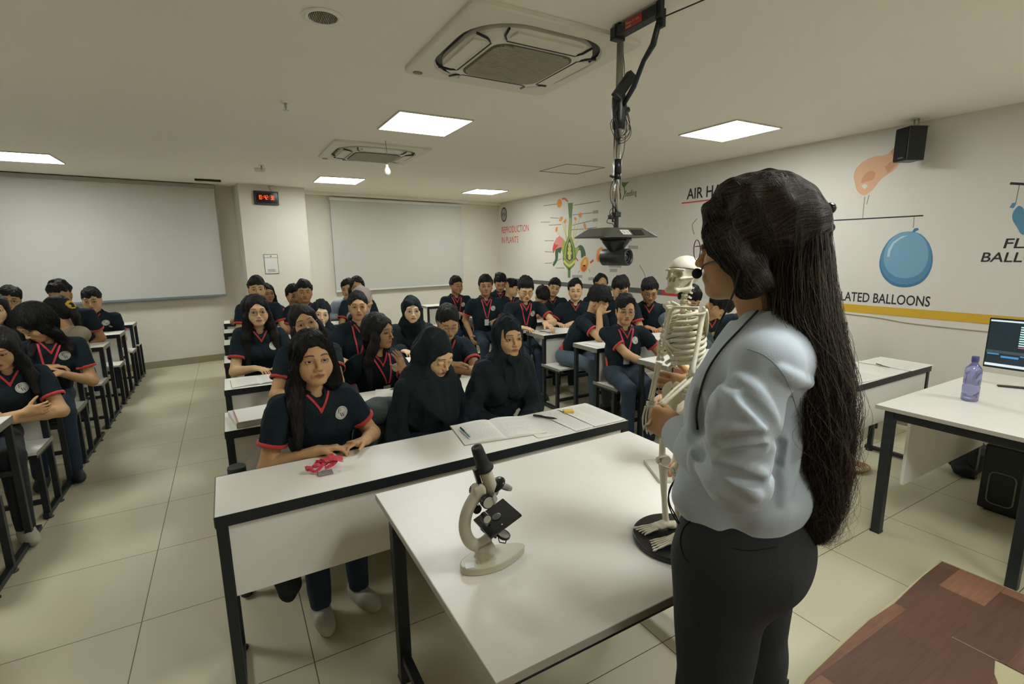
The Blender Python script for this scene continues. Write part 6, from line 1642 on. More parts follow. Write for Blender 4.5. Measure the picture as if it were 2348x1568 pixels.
def add_logo(C, c, r, f, root, R_, detail):
    """round white chest emblem with the two letters"""
    n = 28; rings = [0, .5, 1.0]; P = []
    for rr in rings[1:]:
        for i in range(n): a = 2*math.pi*i/n; P.append(c+r*R_*rr*math.cos(a)+UP*R_*rr*math.sin(a))
    P = np.array([c]+P); P = march(C, P, -f, 40, .0018)
    fs = [(0, 1+i, 1+(i+1) % n) for i in range(n)]+[(1+i, 1+n+i, 1+n+(i+1) % n, 1+(i+1) % n) for i in range(n)]
    MB().add(list(P), fs, True).build('chest_emblem', LOGOW, root, True)
    g = MB(); q = []
    for rr in (.80, .84):
        for i in range(n): a = 2*math.pi*i/n; q.append(c+r*R_*rr*math.cos(a)+UP*R_*rr*math.sin(a))
    q = march(C, np.array(q), -f, 40, .0026); g.add(list(q), [(i, (i+1) % n, n+(i+1) % n, n+i) for i in range(n)])
    # serifed P and W as strokes
    def st(x0, y0, x1, y1, w): g_.append((x0, y0, x1, y1, w))
    g_ = []
    st(-.42, .05, -.42, .62, .09); st(-.52, .05, -.32, .05, .05); st(-.52, .62, -.2, .62, .05)
    for a0, a1 in zip(range(-90, 90, 30), range(-60, 120, 30)):
        st(-.22+.17*math.cos(math.radians(a0)), .47+.15*math.sin(math.radians(a0)), -.22+.17*math.cos(math.radians(a1)), .47+.15*math.sin(math.radians(a1)), .07)
    st(-.42, .32, -.2, .32, .05)
    for x0, y0, x1, y1, w in ((-.16, -.02, .04, -.6, .09), (.04, -.6, .2, -.08, .045), (.2, -.08, .36, -.6, .09), (.36, -.6, .54, -.02, .045), (-.26, -.0, -.04, -.0, .045), (.44, -.0, .62, -.0, .045), (.1, -.06, .28, -.06, .03)): st(x0, y0, x1, y1, w)
    V = []; Fq = []
    for x0, y0, x1, y1, w in g_:
        d = unit(np.array([x1-x0, y1-y0])); nn = np.array([-d[1], d[0]])*w/2; o_ = len(V)
        for p in ((x0+nn[0], y0+nn[1]), (x0-nn[0], y0-nn[1]), (x1-nn[0], y1-nn[1]), (x1+nn[0], y1+nn[1])): V.append(c-r*R_*p[0]+UP*R_*p[1])
        Fq.append((o_, o_+1, o_+2, o_+3))
    V = march(C, np.array(V), -f, 40, .0028); g.add(list(V), Fq)
    g.build('emblem_letters', INK, root, True)
# ---------------------------------------------------------------- the class
NEARH = dict(h=(.0042, .0019)); MIDH = dict(h=(.005, .0024)); SP = dict(h=(.0062, .0032)); FAR = dict(h=(.0078, .0042))
fx = lambda px, py, y: np.asarray(on(px, py, 'y', y))
# middle block, front row
P1 = person('girl with long loose hair and bare forearms leaning at the front desk, looking up', (728, 828), 2.2, seat=(.36, 2.56), face=12, yaw=-6, pitch=-3, sex='f', hair='long', tone='b', arms=(dict(w=(.47, 2.17, .775), d=(-.8, -.3, .1), n=(0, -.2, -1), s=(-.2, -1, 0), pole=(.5, .5, -.7)), dict(w=(.27, 2.16, .775), d=(.75, -.25, .1), n=(0, -.2, -1), s=(.2, -1, 0), pole=(-.8, .4, -.6))), v=dict(cheek=1.12, jaw=1.0, w=1.0, brow=1.0, len=.17, nose=1.05, front=(0, 1), legx=-.14), seed=1, strands=600, look=(.1, .28), **NEARH)
person('girl in black headscarf and long black cloak looking down at the open notebook', (1022, 830), 2.32, seat=(.86, 2.58), face=20, yaw=2, pitch=26, roll=-4, sex='f', hair='hijab', tone='a', top='abaya', arms=('lap', 'lap'), v=dict(khimar=True, eye_open=.25, w=.94), seed=2, **NEARH)
person('girl in black headscarf and buttoned black cloak looking towards the skeleton', (1180, 778), 2.42, seat=(1.32, 2.60), face=4, yaw=-6, pitch=2, sex='f', hair='hijab', tone='b', top='abaya', arms=('lap', 'lap'), v=dict(w=.90, jaw=.8, drape=.10, cheek=.9), seed=3, look=(.15, .05), **NEARH)
# second row
person('girl with round glasses and curly hair resting her cheek on one hand', (702, 742), 3.3, seat=(.40, 3.44), face=-6, yaw=6, pitch=-6, roll=-14, sex='f', hair='long', tone='b', glass='silver', arms=('chin', 'desk'), v=dict(cheek=1.15, front=(1, 0)), seed=4, logo=False, **MIDH)
W6 = fx(925, 850, 3.0)
P6 = person('girl with red lanyard and steel wrist watch raising her left hand to her cheek', (893, 762), 3.25, seat=(.88, 3.45), face=14, yaw=30, pitch=2, sex='f', hair='long', tone='c', lanyard=True, arms=(dict(w=W6, d=(-.25, -.05, 1), n=(-.5, .6, .2), s=(-.8, -.5, 0), pole=(.5, -.3, -1)), 'side'), v=dict(jaw=.78, w=.93, front=(0, 1), cheek=.9), seed=5, look=(.35, 0), hands=dict(L=dict(curl=(12, 16, 10), spread=2.4)), **MIDH)
person('girl with thin glasses and tied hair reading with lowered eyes behind the headscarves', (1032, 752), 3.25, seat=(1.33, 3.46), face=-6, yaw=-6, pitch=24, sex='f', hair='pony', tone='b', glass='silver', arms=('deskcross', 'deskcross'), v=dict(eye_open=.3), seed=6, logo=False, **MIDH)
# third row
person('girl with oval glasses and long hair over both shoulders, behind the open notebook', (592, 716), 4.2, seat=(.19, 4.38), face=4, yaw=-4, pitch=-1, sex='f', hair='long', tone='a', glass='rect', arms=('desk', 'desk'), v=dict(cheek=1.1, len=.2), seed=7, strands=150, **MIDH)
person('girl with pulled back hair and bright pink lanyard looking into the camera', (822, 704), 4.15, seat=(.90, 4.36), face=-4, yaw=-6, pitch=0, sex='f', hair='pony', tone='b', lanyard=True, arms=('desk', 'desk2'), v=dict(w=.93), seed=8, logo=False, **MIDH)
person('smiling girl in black headscarf between the round-glasses girl and the lanyard girl', (738, 722), 4.9, seat=(.76, 5.3), face=0, yaw=-2, pitch=4, roll=8, sex='f', hair='hijab', tone='d', top='abaya', arms=('chin', 'desk'), v=dict(cheek=1.15, w=.93), seed=9, **SP)
person('smiling pale girl in black headscarf seated alone at the right end of the third row', (947, 714), 4.2, seat=(1.42, 4.4), face=-14, yaw=2, pitch=2, sex='f', hair='hijab', tone='d', top='abaya', arms=('desk', 'desk'), v=dict(cheek=1.1), seed=10, look=(-.2, 0), **SP)
# rows further back
person('girl half hidden behind the oval glasses girl, face in profile', (613, 708), 4.75, seat=(.31, 5.3), face=30, yaw=40, pitch=0, sex='f', hair='long', tone='b', arms=('desk', 'desk'), v={}, seed=11, logo=False, **SP)
person('person in mauve headscarf turned away behind the pink lanyard girl', (850, 688), 5.1, seat=(1.26, 5.3), face=60, yaw=40, pitch=10, sex='f', hair='hijab', tone='b', top='abaya', arms=('desk', 'desk'), v=dict(cover='mauve', drape=.2), seed=12, logo=False, **SP)
person('boy with swept dark hair looking straight ahead below the wall notice', (590, 664), 6.0, seat=(.29, 6.2), face=2, yaw=-2, pitch=0, hair='short', tone='b', arms=('desk', 'desk'), s=1.05, seed=13, logo=False, **FAR)
person('person with long hair peeking out behind the boy below the notice', (618, 674), 6.6, seat=(.30, 7.1), face=10, yaw=8, sex='f', hair='long', tone='c', arms=('desk', 'desk'), seed=14, logo=False, **FAR)
person('boy with thick hair and thin moustache under the right pillar edge', (699, 671), 6.0, seat=(.75, 6.2), face=-2, yaw=-2, pitch=2, hair='short', tone='c', arms=('desk', 'desk'), v=dict(tache=.6), s=1.05, seed=15, logo=False, **FAR)
person('person in coral top raising a hand left of the moustached boy', (679, 680), 6.35, seat=(.86, 7.1), face=0, yaw=10, hair='short', tone='b', top='orange', arms=('desk', 'chin'), seed=16, logo=False, **FAR)
person('person with glasses and dark hair seated under the left edge of the bright blind', (820, 660), 6.0, seat=(1.36, 6.2), face=-6, yaw=-4, pitch=4, sex='f', hair='bob', tone='c', glass='thin', arms=('desk', 'desk'), s=1.05, seed=17, logo=False, **FAR)
person('person in pale blue top leaning out beside the glasses wearer at the blind edge', (794, 665), 6.7, seat=(1.36, 7.1), face=-8, yaw=-20, hair='short', tone='b', top='blue', arms=('desk', 'desk'), seed=18, logo=False, **FAR)
# left block
person('student at the left picture edge folding bare arms over the white emblem', (-12, 815), 3.9, seat=(-1.36, 4.05), face=18, yaw=-20, pitch=20, sex='f', hair='long', tone='b', arms=('cross', 'cross'), seed=21, v=dict(len=.1), **MIDH)
person('student with a mass of loose hair hiding the face, elbow over a red side slit', (58, 762), 4.7, seat=(-1.30, 5.0), face=14, yaw=-62, pitch=40, sex='f', hair='long', tone='b', lanyard=True, arms=('desk', 'deskcross'), s=1.1, seed=22, strands=300, v=dict(slit=-1, front=(1, 1), len=.04, vol=1.2), **MIDH)
person('student in beige jacket with ponytail and yellow scrunchie facing left', (103, 716), 5.6, seat=(-1.30, 5.92), face=-45, yaw=-66, pitch=6, sex='f', hair='pony', tone='b', top='beige', arms=('desk', 'desk'), scrunch=True, s=1.08, seed=23, logo=False, **SP)
person('student mostly hidden behind the yellow scrunchie, dark hair top showing', (130, 684), 6.3, seat=(-1.42, 6.85), face=-8, yaw=0, pitch=20, hair='short', tone='c', arms=('lap', 'lap'), s=1.08, seed=24, logo=False, **SP)
person('boy with heavy fringe folding his arms on the desk below the wide blind', (207, 692), 7.2, seat=(-1.36, 7.74), face=4, yaw=-4, pitch=10, hair='short', tone='b', arms=('deskcross', 'deskcross'), v=dict(fringe=.028), s=1.1, seed=25, **SP)
person('boy with flat dark hair and glasses at the far left under the blind', (22, 690), 6.6, seat=(-1.86, 6.85), face=10, yaw=4, roll=10, hair='short', tone='b', glass='thin', arms=('desk', 'desk'), v=dict(fringe=.01), seed=26, logo=False, **SP)
person('student cut by the left picture edge with white emblem beside the loose-haired student', (-14, 712), 5.3, seat=(-1.80, 5.92), face=12, yaw=0, sex='f', hair='long', tone='a', arms=('desk', 'desk'), seed=27, **SP)
# right block
WL = fx(1475, 868, 2.95)
person('boy with glasses, moustache and red lanyard resting hands between his knees at the bench end', (1438, 716), 3.12, seat=(2.95, 3.22), face=-22, yaw=-10, pitch=3, hair='short', tone='b', glass='thin', lanyard=True, arms=(dict(w=(3.12, 2.92, .60), d=(-.3, -.8, -.5), pole=(1, .3, -.3)), dict(w=(3.03, 2.9, .62), d=(.5, -.6, -.5), pole=(-1, .5, -.2))), v=dict(tache=.55, fringe=.012, slit=1), s=1.0, seed=31, **MIDH)
person('boy in red-sided black polo leaning on his elbow with fist to his forehead', (1388, 702), 3.72, seat=(3.0, 4.06), face=10, yaw=14, pitch=30, hair='curly', tone='b', arms=('desk', 'forehead'), v=dict(grey_jeans=True, fringe=.01, slit=1), seed=32, **MIDH)
person('boy with parted hair looking at the camera in the middle of the right block', (1320, 668), 4.7, seat=(3.5, 4.92), face=-30, yaw=-4, pitch=0, hair='short', tone='a', arms=('desk', 'desk'), v=dict(tache=.3), seed=33, logo=False, **SP)
person('boy with red lanyard and glasses looking down at the newspaper', (1209, 672), 4.62, seat=(2.93, 4.92), face=-14, yaw=-4, pitch=22, hair='short', tone='a', glass='thin', lanyard=True, arms=(dict(w=fx(1250, 742, 4.35), d=(.2, -.9, -.25), n=(0, 0, -1), pole=(1, .2, -.4)), 'desk'), v=dict(eye_open=.4), s=1.05, seed=34, **SP)
person('slim boy with moustache and pink lanyard in front of the grey stripe start', (1115, 657), 5.5, seat=(2.86, 5.72), face=-16, yaw=-6, pitch=0, hair='short', tone='c', lanyard=True, arms=('desk', 'side'), v=dict(tache=.5, slit=1), s=1.05, seed=35, **SP)
person('boy looking down just behind the slim lanyard boy', (1148, 655), 6.2, seat=(3.32, 6.6), face=-20, yaw=-4, pitch=26, hair='short', tone='b', arms=('desk', 'desk'), seed=36, logo=False, **FAR)
person('boy leaning over in profile towards his neighbour, left of the newspaper reader', (1186, 664), 6.1, seat=(3.80, 6.6), face=10, yaw=40, pitch=14, hair='crop', tone='a', arms=('desk', 'desk'), seed=37, logo=False, **SP)
person('boy with high cut hair and red lanyard under the bright blind end', (1054, 656), 6.3, seat=(2.86, 6.6), face=-10, yaw=20, pitch=2, hair='crop', tone='c', lanyard=True, arms=('desk', 'desk'), seed=38, **FAR)
person('boy with his head bowed so only black hair shows, centre of the right block', (1246, 692), 5.3, seat=(3.46, 5.75), face=-18, yaw=10, pitch=58, hair='short', tone='b', arms=('desk', 'desk'), seed=39, logo=False, lanyard=True, **SP)
person('boy with tilted head peering over the bowed student', (1272, 662), 5.5, seat=(3.95, 5.75), face=-26, yaw=0, pitch=4, roll=16, hair='crop', tone='b', arms=('desk', 'desk'), seed=40, logo=False, **FAR)
person('smiling boy with round glasses by the grey wall stripe', (1377, 655), 4.85, seat=(4.2, 5.0), face=-36, yaw=-4, pitch=0, hair='short', tone='c', glass='thin', arms=('desk', 'desk'), seed=41, logo=False, **SP)
person('boy with rounded dark hair directly behind the glasses boy at the bench end', (1428, 672), 3.9, seat=(3.66, 4.08), face=-30, yaw=6, pitch=22, hair='short', tone='b', arms=('desk', 'desk'), seed=42, logo=False, **SP)
person('boy looking down behind the skull of the skeleton model', (1492, 676), 3.88, seat=(4.15, 4.08), face=-36, yaw=0, pitch=22, hair='short', tone='c', arms=('desk', 'desk'), v=dict(fringe=.01), s=1.05, seed=43, logo=False, **SP)
person('student in grey denim jacket pressing a hand to the face, right of the skeleton', (1594, 700), 3.0, seat=(3.62, 3.22), face=-30, yaw=24, pitch=26, hair='short', tone='b', top='denim', arms=('desk', 'cheek'), seed=44, logo=False, **SP)
person('student slumped over the desk between the denim jacket and the teacher', (1655, 722), 2.9, seat=(4.14, 3.2), face=-20, yaw=50, pitch=60, hair='short', tone='b', arms=('deskcross', 'desk2'), seed=45, logo=False, **SP)

# steel wrist watch on the raised hand
Wk = P6['hand']['L'][0]; El6 = P6['J']['L'][1]; ax6 = unit(Wk-El6); c6 = Wk-ax6*.012; o6 = unit(np.cross(ax6, P6['r'])); o6 = -np.asarray(P6['hand']['L'][2], float); o6 = unit(o6-ax6*(o6@ax6)); s6 = np.cross(ax6, o6)
MB().tube([c6+(s6*math.cos(t)+o6*math.sin(t))*.0262 for t in np.linspace(0, 6.28, 26, endpoint=False)], .0038, 8, True).build('watch_band', STEEL, P6['root'], True)
for sg in (1, -1): MB().lathe([(.0005, 0), (.0155, 0), (.017, .003), (.016, .006), (.0005, .0062)], 28, axis_matrix(c6+sg*o6*.024, c6+sg*o6*.04), False).build('watch_case', mat('watch_dial', 'BFC0BA', .2, metal=.6), P6['root'], True) if sg == 1 else None
# bunched lanyard with a clear card holder in the front girl's hands
lp = on(742, 1052, 'z', .80)
ly = thing('lanyard', 'bunched bright red lanyard with clear card holder in the front girl hands', 'lanyard', (float(lp[0]), float(lp[1]), .7525))
rs_ = np.random.RandomState(4)
for k_ in range(6):
    a0 = rs_.rand()*6.28; pts_ = [Vector((-.035+.014*k_+.034*math.cos(t+a0), .022*math.sin(t+a0)*(1+.3*math.sin(2*t)), .022+.012*math.sin(2*t+a0)+.003*k_)) for t in np.linspace(0, 4.6, 16)]
    ribbon([np.array(p) for p in pts_], .013, [np.array([math.sin(3*i+k_)*.5, -.6, .8]) for i in range(16)], .0012).build('strap_loop', AREDP, ly)
ribbon([np.array(p) for p in ((.0, -.012, .045), (.02, -.014, .05), (.045, -.012, .046), (.07, -.004, .036), (.075, .01, .02))], .018, [np.array([0, -.7, .7])]*5, .0014).build('strap_loop', AREDP, ly)
link('printed_word', text_mesh('VIDYA', .012, frame((.004, -.0215, .041), (1, 0, .05), (0, .68, .73)), mats=mat('pale_print', 'C9A79A', .7), depth=.0002), ly)
MB().box(-.03, .024, -.055, -.012, .002, .0035, .0008).build('card_holder', mat('clear_plastic', 'C4C6C2', .15, trans=.5), ly)
MB().tube([(-.03, -.012, .004), (-.03, -.055, .004), (.024, -.055, .004), (.024, -.012, .004)], .0011, 6).build('holder_rim', mat('holder_grey', '8B8880', .4), ly)
MB().tube([(.0, -.01, .02), (.004, -.015, .008), (.0, -.02, .004)], .0022, 8).build('metal_hook', CHROME, ly)
# ---------------------------------------------------------------- the teacher
TN = unit([.814, .581, 0]); TM = np.array([TN[1], -TN[0], 0]); TD = 1.12
def T_(px, py, w=0.0):
    d = _r*(px-1174)/FPX - _u*(py-784)/FPX + _f; o_ = np.array([0, 0, CAMH])
    return o_+d*((TD+w)/(d@TN))
TF = unit(-TM+.46*TN); TR = unit(np.cross(TF, UP))     # facing, and her right hand side (away from the camera)
o_t = T_(1722, 563, 0.01)
Rr, Fr, Ur = head_frame(TF, 11, 2, 0); HT_ = (Rr, Fr, Ur, o_t)
hipT = T_(1692, 1215, .0)
teach = thing('person', 'teacher in pale blue shirt and black trousers with hip-long dark hair holding the skeleton', 'person', (float(hipT[0]), float(hipT[1]), DZ), math.atan2(-TF[0], TF[1]))
NbT = T_(1768, 742, .0)-TF*.0; ScT = NbT-UP*.05-TF*.0
shL = T_(1752, 838, -.15); shR = ScT-UP*.02+TR*.15-TF*.0
elL = T_(1694, 1100, -.185); wrL = T_(1556, 992, .01); elR = T_(1700, 1060, .27); wrR = T_(1608, 893, .35)
vT = dict(w=.95, jaw=.86, nose=.95, cheek=1.05, brow=.8, lip='6E3A36')
hsT = head_sdf(vT); HB_ = np.stack([Rr, Fr, Ur], 1)
hsT.cap(tuple((NbT-UP*.03-o_t)@HB_), (0, -.022, -.05), .050, .047, .03)
Vh, Qh = hsT.mesh((-.11, -.13, -.24), (.11, .125, .14), .0014); Vh = smooth_np(Vh, Qh, 1, .3)
ch_ = paint_head(Vh, None, lin('AE865C'), vT)
kn = {s: T_(1632 if s < 0 else 1712, 1640, s*.085)*np.array([1, 1, 0])+UP*(DZ+.45) for s in (-1, 1)}
ft = {s: kn[s]*np.array([1, 1, 0])-TF*.03+UP*(DZ+.07) for s in (-1, 1)}
BT = SDF().cap(ScT-UP*.08, ScT, .07, .05, .03, flat=(TF, .7)).cap(hipT, ScT-UP*.08, .10, .09, .05, flat=(TF, .7)).cap(shL-UP*.03+TR*.02, shR-UP*.03, .024, None, .04).cap(NbT-UP*.02, o_t-Ur*.05, .048, .046, .04)
for S0, El, W in ((shL, elL, wrL), (shR, elR, wrR)): BT.cap(lerp(S0, El, .1)-UP*.012, El, .032, .030, .03).cap(El, W, .031, .026, .02)
for s in (-1, 1): BT.cap(hipT-UP*.03+TR*s*.08, kn[s], .075, .05, .04).cap(kn[s], ft[s], .045, .032, .02)
ptsT = np.array([shL, shR, elL, elR, wrL, wrR, hipT-TF*.15, NbT+UP*.1, kn[-1], kn[1], ft[-1], ft[1]])
partsT = [BT.mesh(ptsT.min(0)-.1, ptsT.max(0)+.1, .008)]
hL = SDF().cap(lerp(elL, wrL, .5), wrL, .031, .027, 0)
dL = unit(-TM*.72+TN*.45+UP*.16); nL = unit(TN*.9+TM*.25-UP*.15); sL = unit(UP)
hand_sdf(hL, wrL, dL, nL, sL, sc=.90, spread=.55, fingers=((62, 88, 60), (64, 88, 58), (66, 86, 56), (66, 84, 52)), thumb=(.85, .22, .5), tcurl=30)
partsT.append(hL.mesh(np.minimum(elL, wrL)-.16, np.maximum(elL, wrL)+.16, .0021))
hR = SDF().cap(lerp(elR, wrR, .5), wrR, .03, .026, 0)
hand_sdf(hR, wrR, unit(-TM-TN*.1+UP*.12), unit(-UP*.3-TN*.0+TF*.0+TN*.9), unit(UP), sc=.92, spread=1.3, curl=(20, 30, 20), thumb=(.6, .7, .35), tcurl=15)
partsT.append(hR.mesh(np.minimum(elR, wrR)-.22, np.maximum(elR, wrR)+.2, .003))
tone_b = lin('AE865C'); colT = np.tile(np.array(tone_b[:3]), (sum(len(p[0]) for p in partsT), 1))
partsT.append((to_world(Vh, HT_), Qh)); colT = np.concatenate([colT, ch_])
V, Q = join_np(partsT); me = np_mesh('body', V, Q, SKINM); at = me.color_attributes.new(SKIN_ATTR, 'FLOAT_COLOR', 'POINT'); at.data.foreach_set('color', np.concatenate([colT, np.ones((len(colT), 1))], 1).astype(np.float32).ravel())
link('body', me, teach, True)
eyeballs(HT_, teach, (0, -.1))
glasses(HT_, teach, mat('glasses_dark_metal', '2C2A27', .3, metal=.6), .95, r=.0225, th=.0009)
# shirt
SHB = mat('pale_blue_shirting', 'AFBAC4', .75, noise=.04, nscale=400, bump=.12, bscale=500, sheen=.15)
frT = np.stack([TR, TF, UP], 1)
CT = SDF().cap(hipT+UP*.03-TF*.004, T_(1706, 1000, .03), .136, .130, .06, flat=(TF, .77)).cap(T_(1706, 1000, .03), T_(1722, 860, .02), .132, .112, .08, flat=(TF, .78))
CT.ell(T_(1648, 915, -.05), (.065, .05, .07), frT, .06).ell(T_(1648, 915, .08), (.065, .05, .07), frT, .06)
CT.cap(shL+TR*.02, shR, .045, None, .08).cap(ScT-UP*.015, NbT+UP*.014, .085, .058, .05).ell(T_(1800, 900, .03), (.10, .05, .11), frT, .07)
CT.ell(T_(1785, 1140, -.03), (.11, .06, .06), frT, .05).ell(T_(1615, 1112, .0), (.11, .045, .045), frT, .05)
CT.disp(fold_noise(77, .006, 1.2))
AT = SDF().cap(shL-UP*.006, T_(1703, 965, -.185), .050, .056, .0).cap(T_(1703, 965, -.185), elL, .056, .054, .03)
AT.cap(elL, lerp(elL, wrL, .55), .054, .050, .02).cap(lerp(elL, wrL, .5), lerp(elL, wrL, .62), .052, .049, .02).plane(lerp(elL, wrL, .66), unit(wrL-elL), .004)
AT.disp(fold_noise(78, .006, 1.4))
CT.cap(ScT-TF*.01, shL+TR*.01, .06, .046, .06)
CT.fn(lambda P: AT.ev(P), .012)
CT.cap(shR, elR, .055, .05, .05).cap(elR, lerp(elR, wrR, .8), .05, .036, .03)
CT.cone(NbT-UP*.02+TF*.012, NbT+UP*.12+TF*.02, .052, .075, .012, 's').plane(T_(1700, 1172, 0), -UP+TF*-.05, .012)
def proj_line(S, pts, off=0.0, n=7):
    q = spline([Vector((a, b, 0)) for a, b in pts], n); P = np.array([T_(v.x, v.y, -.36) for v in q]); D = P-np.array([0, 0, CAMH]); D /= np.linalg.norm(D, axis=1)[:, None]
    for _ in range(70): P = P+D*np.clip((S.ev(P)-off)*.85, -.01, .03)[:, None]
    return P
def ridges(S, lines, r=.006, k=.016, lift=-.002, op='u'):
    caps = []
    for pts in lines:
        sp = proj_line(S, pts, 0, 4); D = sp-np.array([0, 0, CAMH]); D /= np.linalg.norm(D, axis=1)[:, None]; sp = sp-D*lift; caps.append(sp)
    for sp in caps:
        n = len(sp)-1
        for i in range(n):
            e = math.sin(math.pi*(i+.5)/n)**.5; S.cap(sp[i], sp[i+1], r*e, r*e, k, op)
base_n = len(CT.p)
ridges(CT, [[(1650, 890), (1690, 925), (1730, 965), (1768, 1000)], [(1690, 865), (1740, 905), (1775, 965)], [(1640, 905), (1635, 960), (1640, 1000)], [(1626, 1002), (1665, 982), (1715, 990), (1752, 976)],
            [(1632, 1012), (1690, 1012), (1755, 1006)], [(1636, 1040), (1690, 1044), (1750, 1030)], [(1640, 1062), (1690, 1100), (1738, 1140)], [(1640, 1045), (1700, 1066), (1750, 1088)],
            [(1600, 1060), (1625, 1100), (1660, 1135)], [(1570, 985), (1600, 1005), (1640, 1030)], [(1690, 905), (1735, 940), (1768, 995)], [(1800, 1000), (1790, 1060), (1800, 1130)],
            [(1830, 1010), (1815, 1080), (1790, 1150)], [(1595, 900), (1590, 960), (1585, 1020)], [(1626, 1008), (1600, 1030), (1592, 1066), (1604, 1096)], [(1860, 880), (1820, 870), (1785, 850)]], r=.0066, k=.016)
ridges(CT, [[(1700, 905), (1750, 950), (1790, 1000)], [(1650, 1016), (1700, 1008), (1750, 1004)], [(1655, 1050), (1700, 1045), (1750, 1030)], [(1765, 1000), (1790, 1020), (1770, 1100)], [(1640, 1070), (1690, 1092), (1740, 1104)], [(1615, 1050), (1600, 1040), (1580, 1000)], [(1600, 890), (1605, 950), (1600, 1010)]], r=.0046, k=.013, op='s')
cpT = np.array([shL, shR, elL, elR, wrL, wrR, hipT-UP*.12+TF*.16, hipT-TF*.2-UP*.1, NbT+UP*.1, ScT-TF*.2])
# let the bloused shirt be one smooth cloth surface
shirtT = sdf_obj('shirt', CT, cpT.min(0)-.11, cpT.max(0)+.11, .0036, SHB, teach, True, 2)
# cuffs
def cuff(El, W, a, b, r):
    p = lerp(El, W, a); q = lerp(El, W, b); M = axis_matrix(p, q); L = float(np.linalg.norm(q-p))
    return MB().lathe([(r*.9, 0), (r*1.02, .003), (r, L*.5), (r*.97, L-.002), (r*.93, L), (r*.86, L-.004), (r*.86, L*.5)], 56, M, False, False)
cuff(elL, wrL, .60, 1.0, .044).build('cuff', SHB, teach, True); MB().tube([lerp(elL, wrL, .655)+(np.cross(unit(wrL-elL), UP)*math.cos(t)+UP*math.sin(t))*.0475 for t in np.linspace(0, 6.28, 30, endpoint=False)], .0016, 6, True).build('cuff_seam', SHB, teach, True); cuff(elR, wrR, .76, 1.0, .04).build('cuff', SHB, teach, True)
MB().cyl(lerp(elL, wrL, .88)-TN*.0425, lerp(elL, wrL, .88)-TN*.0435, .005, n=12).build('cuff_button', PAPER, teach, True)
# collar
n = 28; vs = []; fs = []
for i in range(n+1):
    th = math.radians(16+328*i/n); c = math.cos(th); fr_ = max(0, c); d = TF*c+TR*math.sin(th); c_ = NbT+TF*.012-UP*(.010+.052*fr_**1.6)
    for rad, dz in ((.053, .036), (.059, .041), (.078+.030*fr_**2, -.004-.028*fr_**2), (.073+.028*fr_**2, -.010-.028*fr_**2), (.055, .016)): vs.append(c_+d*rad+UP*dz)
for i in range(n):
    for k in range(5): fs.append((i*5+k, i*5+(k+1) % 5, (i+1)*5+(k+1) % 5, (i+1)*5+k))
fs += [(4, 3, 2, 1, 0), tuple(n*5+q for q in range(5))]
MB().add(vs, fs, True).build('collar', SHB, teach, True)
def seam(pts, name='seam', m=None, r=.0007, off=0.0):
    MB().tube(proj_line(CT, pts, off), r, 6).build(name, m or mat('seam_blue', '7E8C95', .8), teach, True)
seam([(1712, 800), (1752, 815), (1790, 850), (1815, 900), (1832, 960)]); seam([(1838, 900), (1855, 895), (1875, 885)])
# trousers
TT = SDF().ell(hipT-UP*.02-TF*.02, (.150, .122, .12), frT).cap(hipT+UP*.02, hipT+UP*.085, .128, .120, .04, flat=(TF, .90)).ell(hipT-UP*.05-TF*.060, (.12, .080, .10), frT, .05)
for s in (-1, 1): TT.cap(hipT-UP*.05+TR*s*.080+TF*(-.005 if s > 0 else .0), kn[s]+UP*.05, .098, .072, .04).cap(kn[s]+UP*.05, ft[s]-UP*.02, .072, .080, .03)
TT.plane(hipT+UP*.10, UP, .004).plane((0, 0, DZ+.035), -UP).disp(fold_noise(31, .010, .8))
tp = np.array([hipT+UP*.12, hipT-TF*.2, hipT+TF*.2, hipT+TR*.2, hipT-TR*.2, kn[-1], kn[1], ft[-1]-UP*.05, ft[1]-UP*.05])
sdf_obj('trousers', TT, tp.min(0)-.1, tp.max(0)+.1, .005, DTROU, teach, True, 2)
def on_trousers(pts, r, name, m): MB().tube(proj_line(TT, pts), r, 6).build(name, m, teach, True)
on_trousers([(1612, 1172), (1572, 1205), (1560, 1240), (1568, 1275), (1580, 1290)], .002, 'pocket_seam', mat('seam_black', '07090A', .9))
on_trousers([(1598, 1168), (1616, 1176)], .0018, 'hook', STEEL); on_trousers([(1680, 1256), (1720, 1262), (1780, 1254)], .0014, 'back_pocket_seam', MATS['seam_black'])
for s in (-1, 1):
    X2 = np.stack([TR, TF, UP], 1); p = ft[s]*np.array([1, 1, 0])+UP*DZ
    F_ = SDF().ell(p+TF*.05+UP*.03, (.042, .11, .035), X2).ell(p-TF*.02+UP*.05, (.036, .05, .05), X2, .03).plane((0, 0, DZ+.001), -UP)
    sdf_obj('shoe', F_, p-.2, p+np.array([.2, .2, .14]), .006, mat('dark_shoe', '23272A', .6), teach)
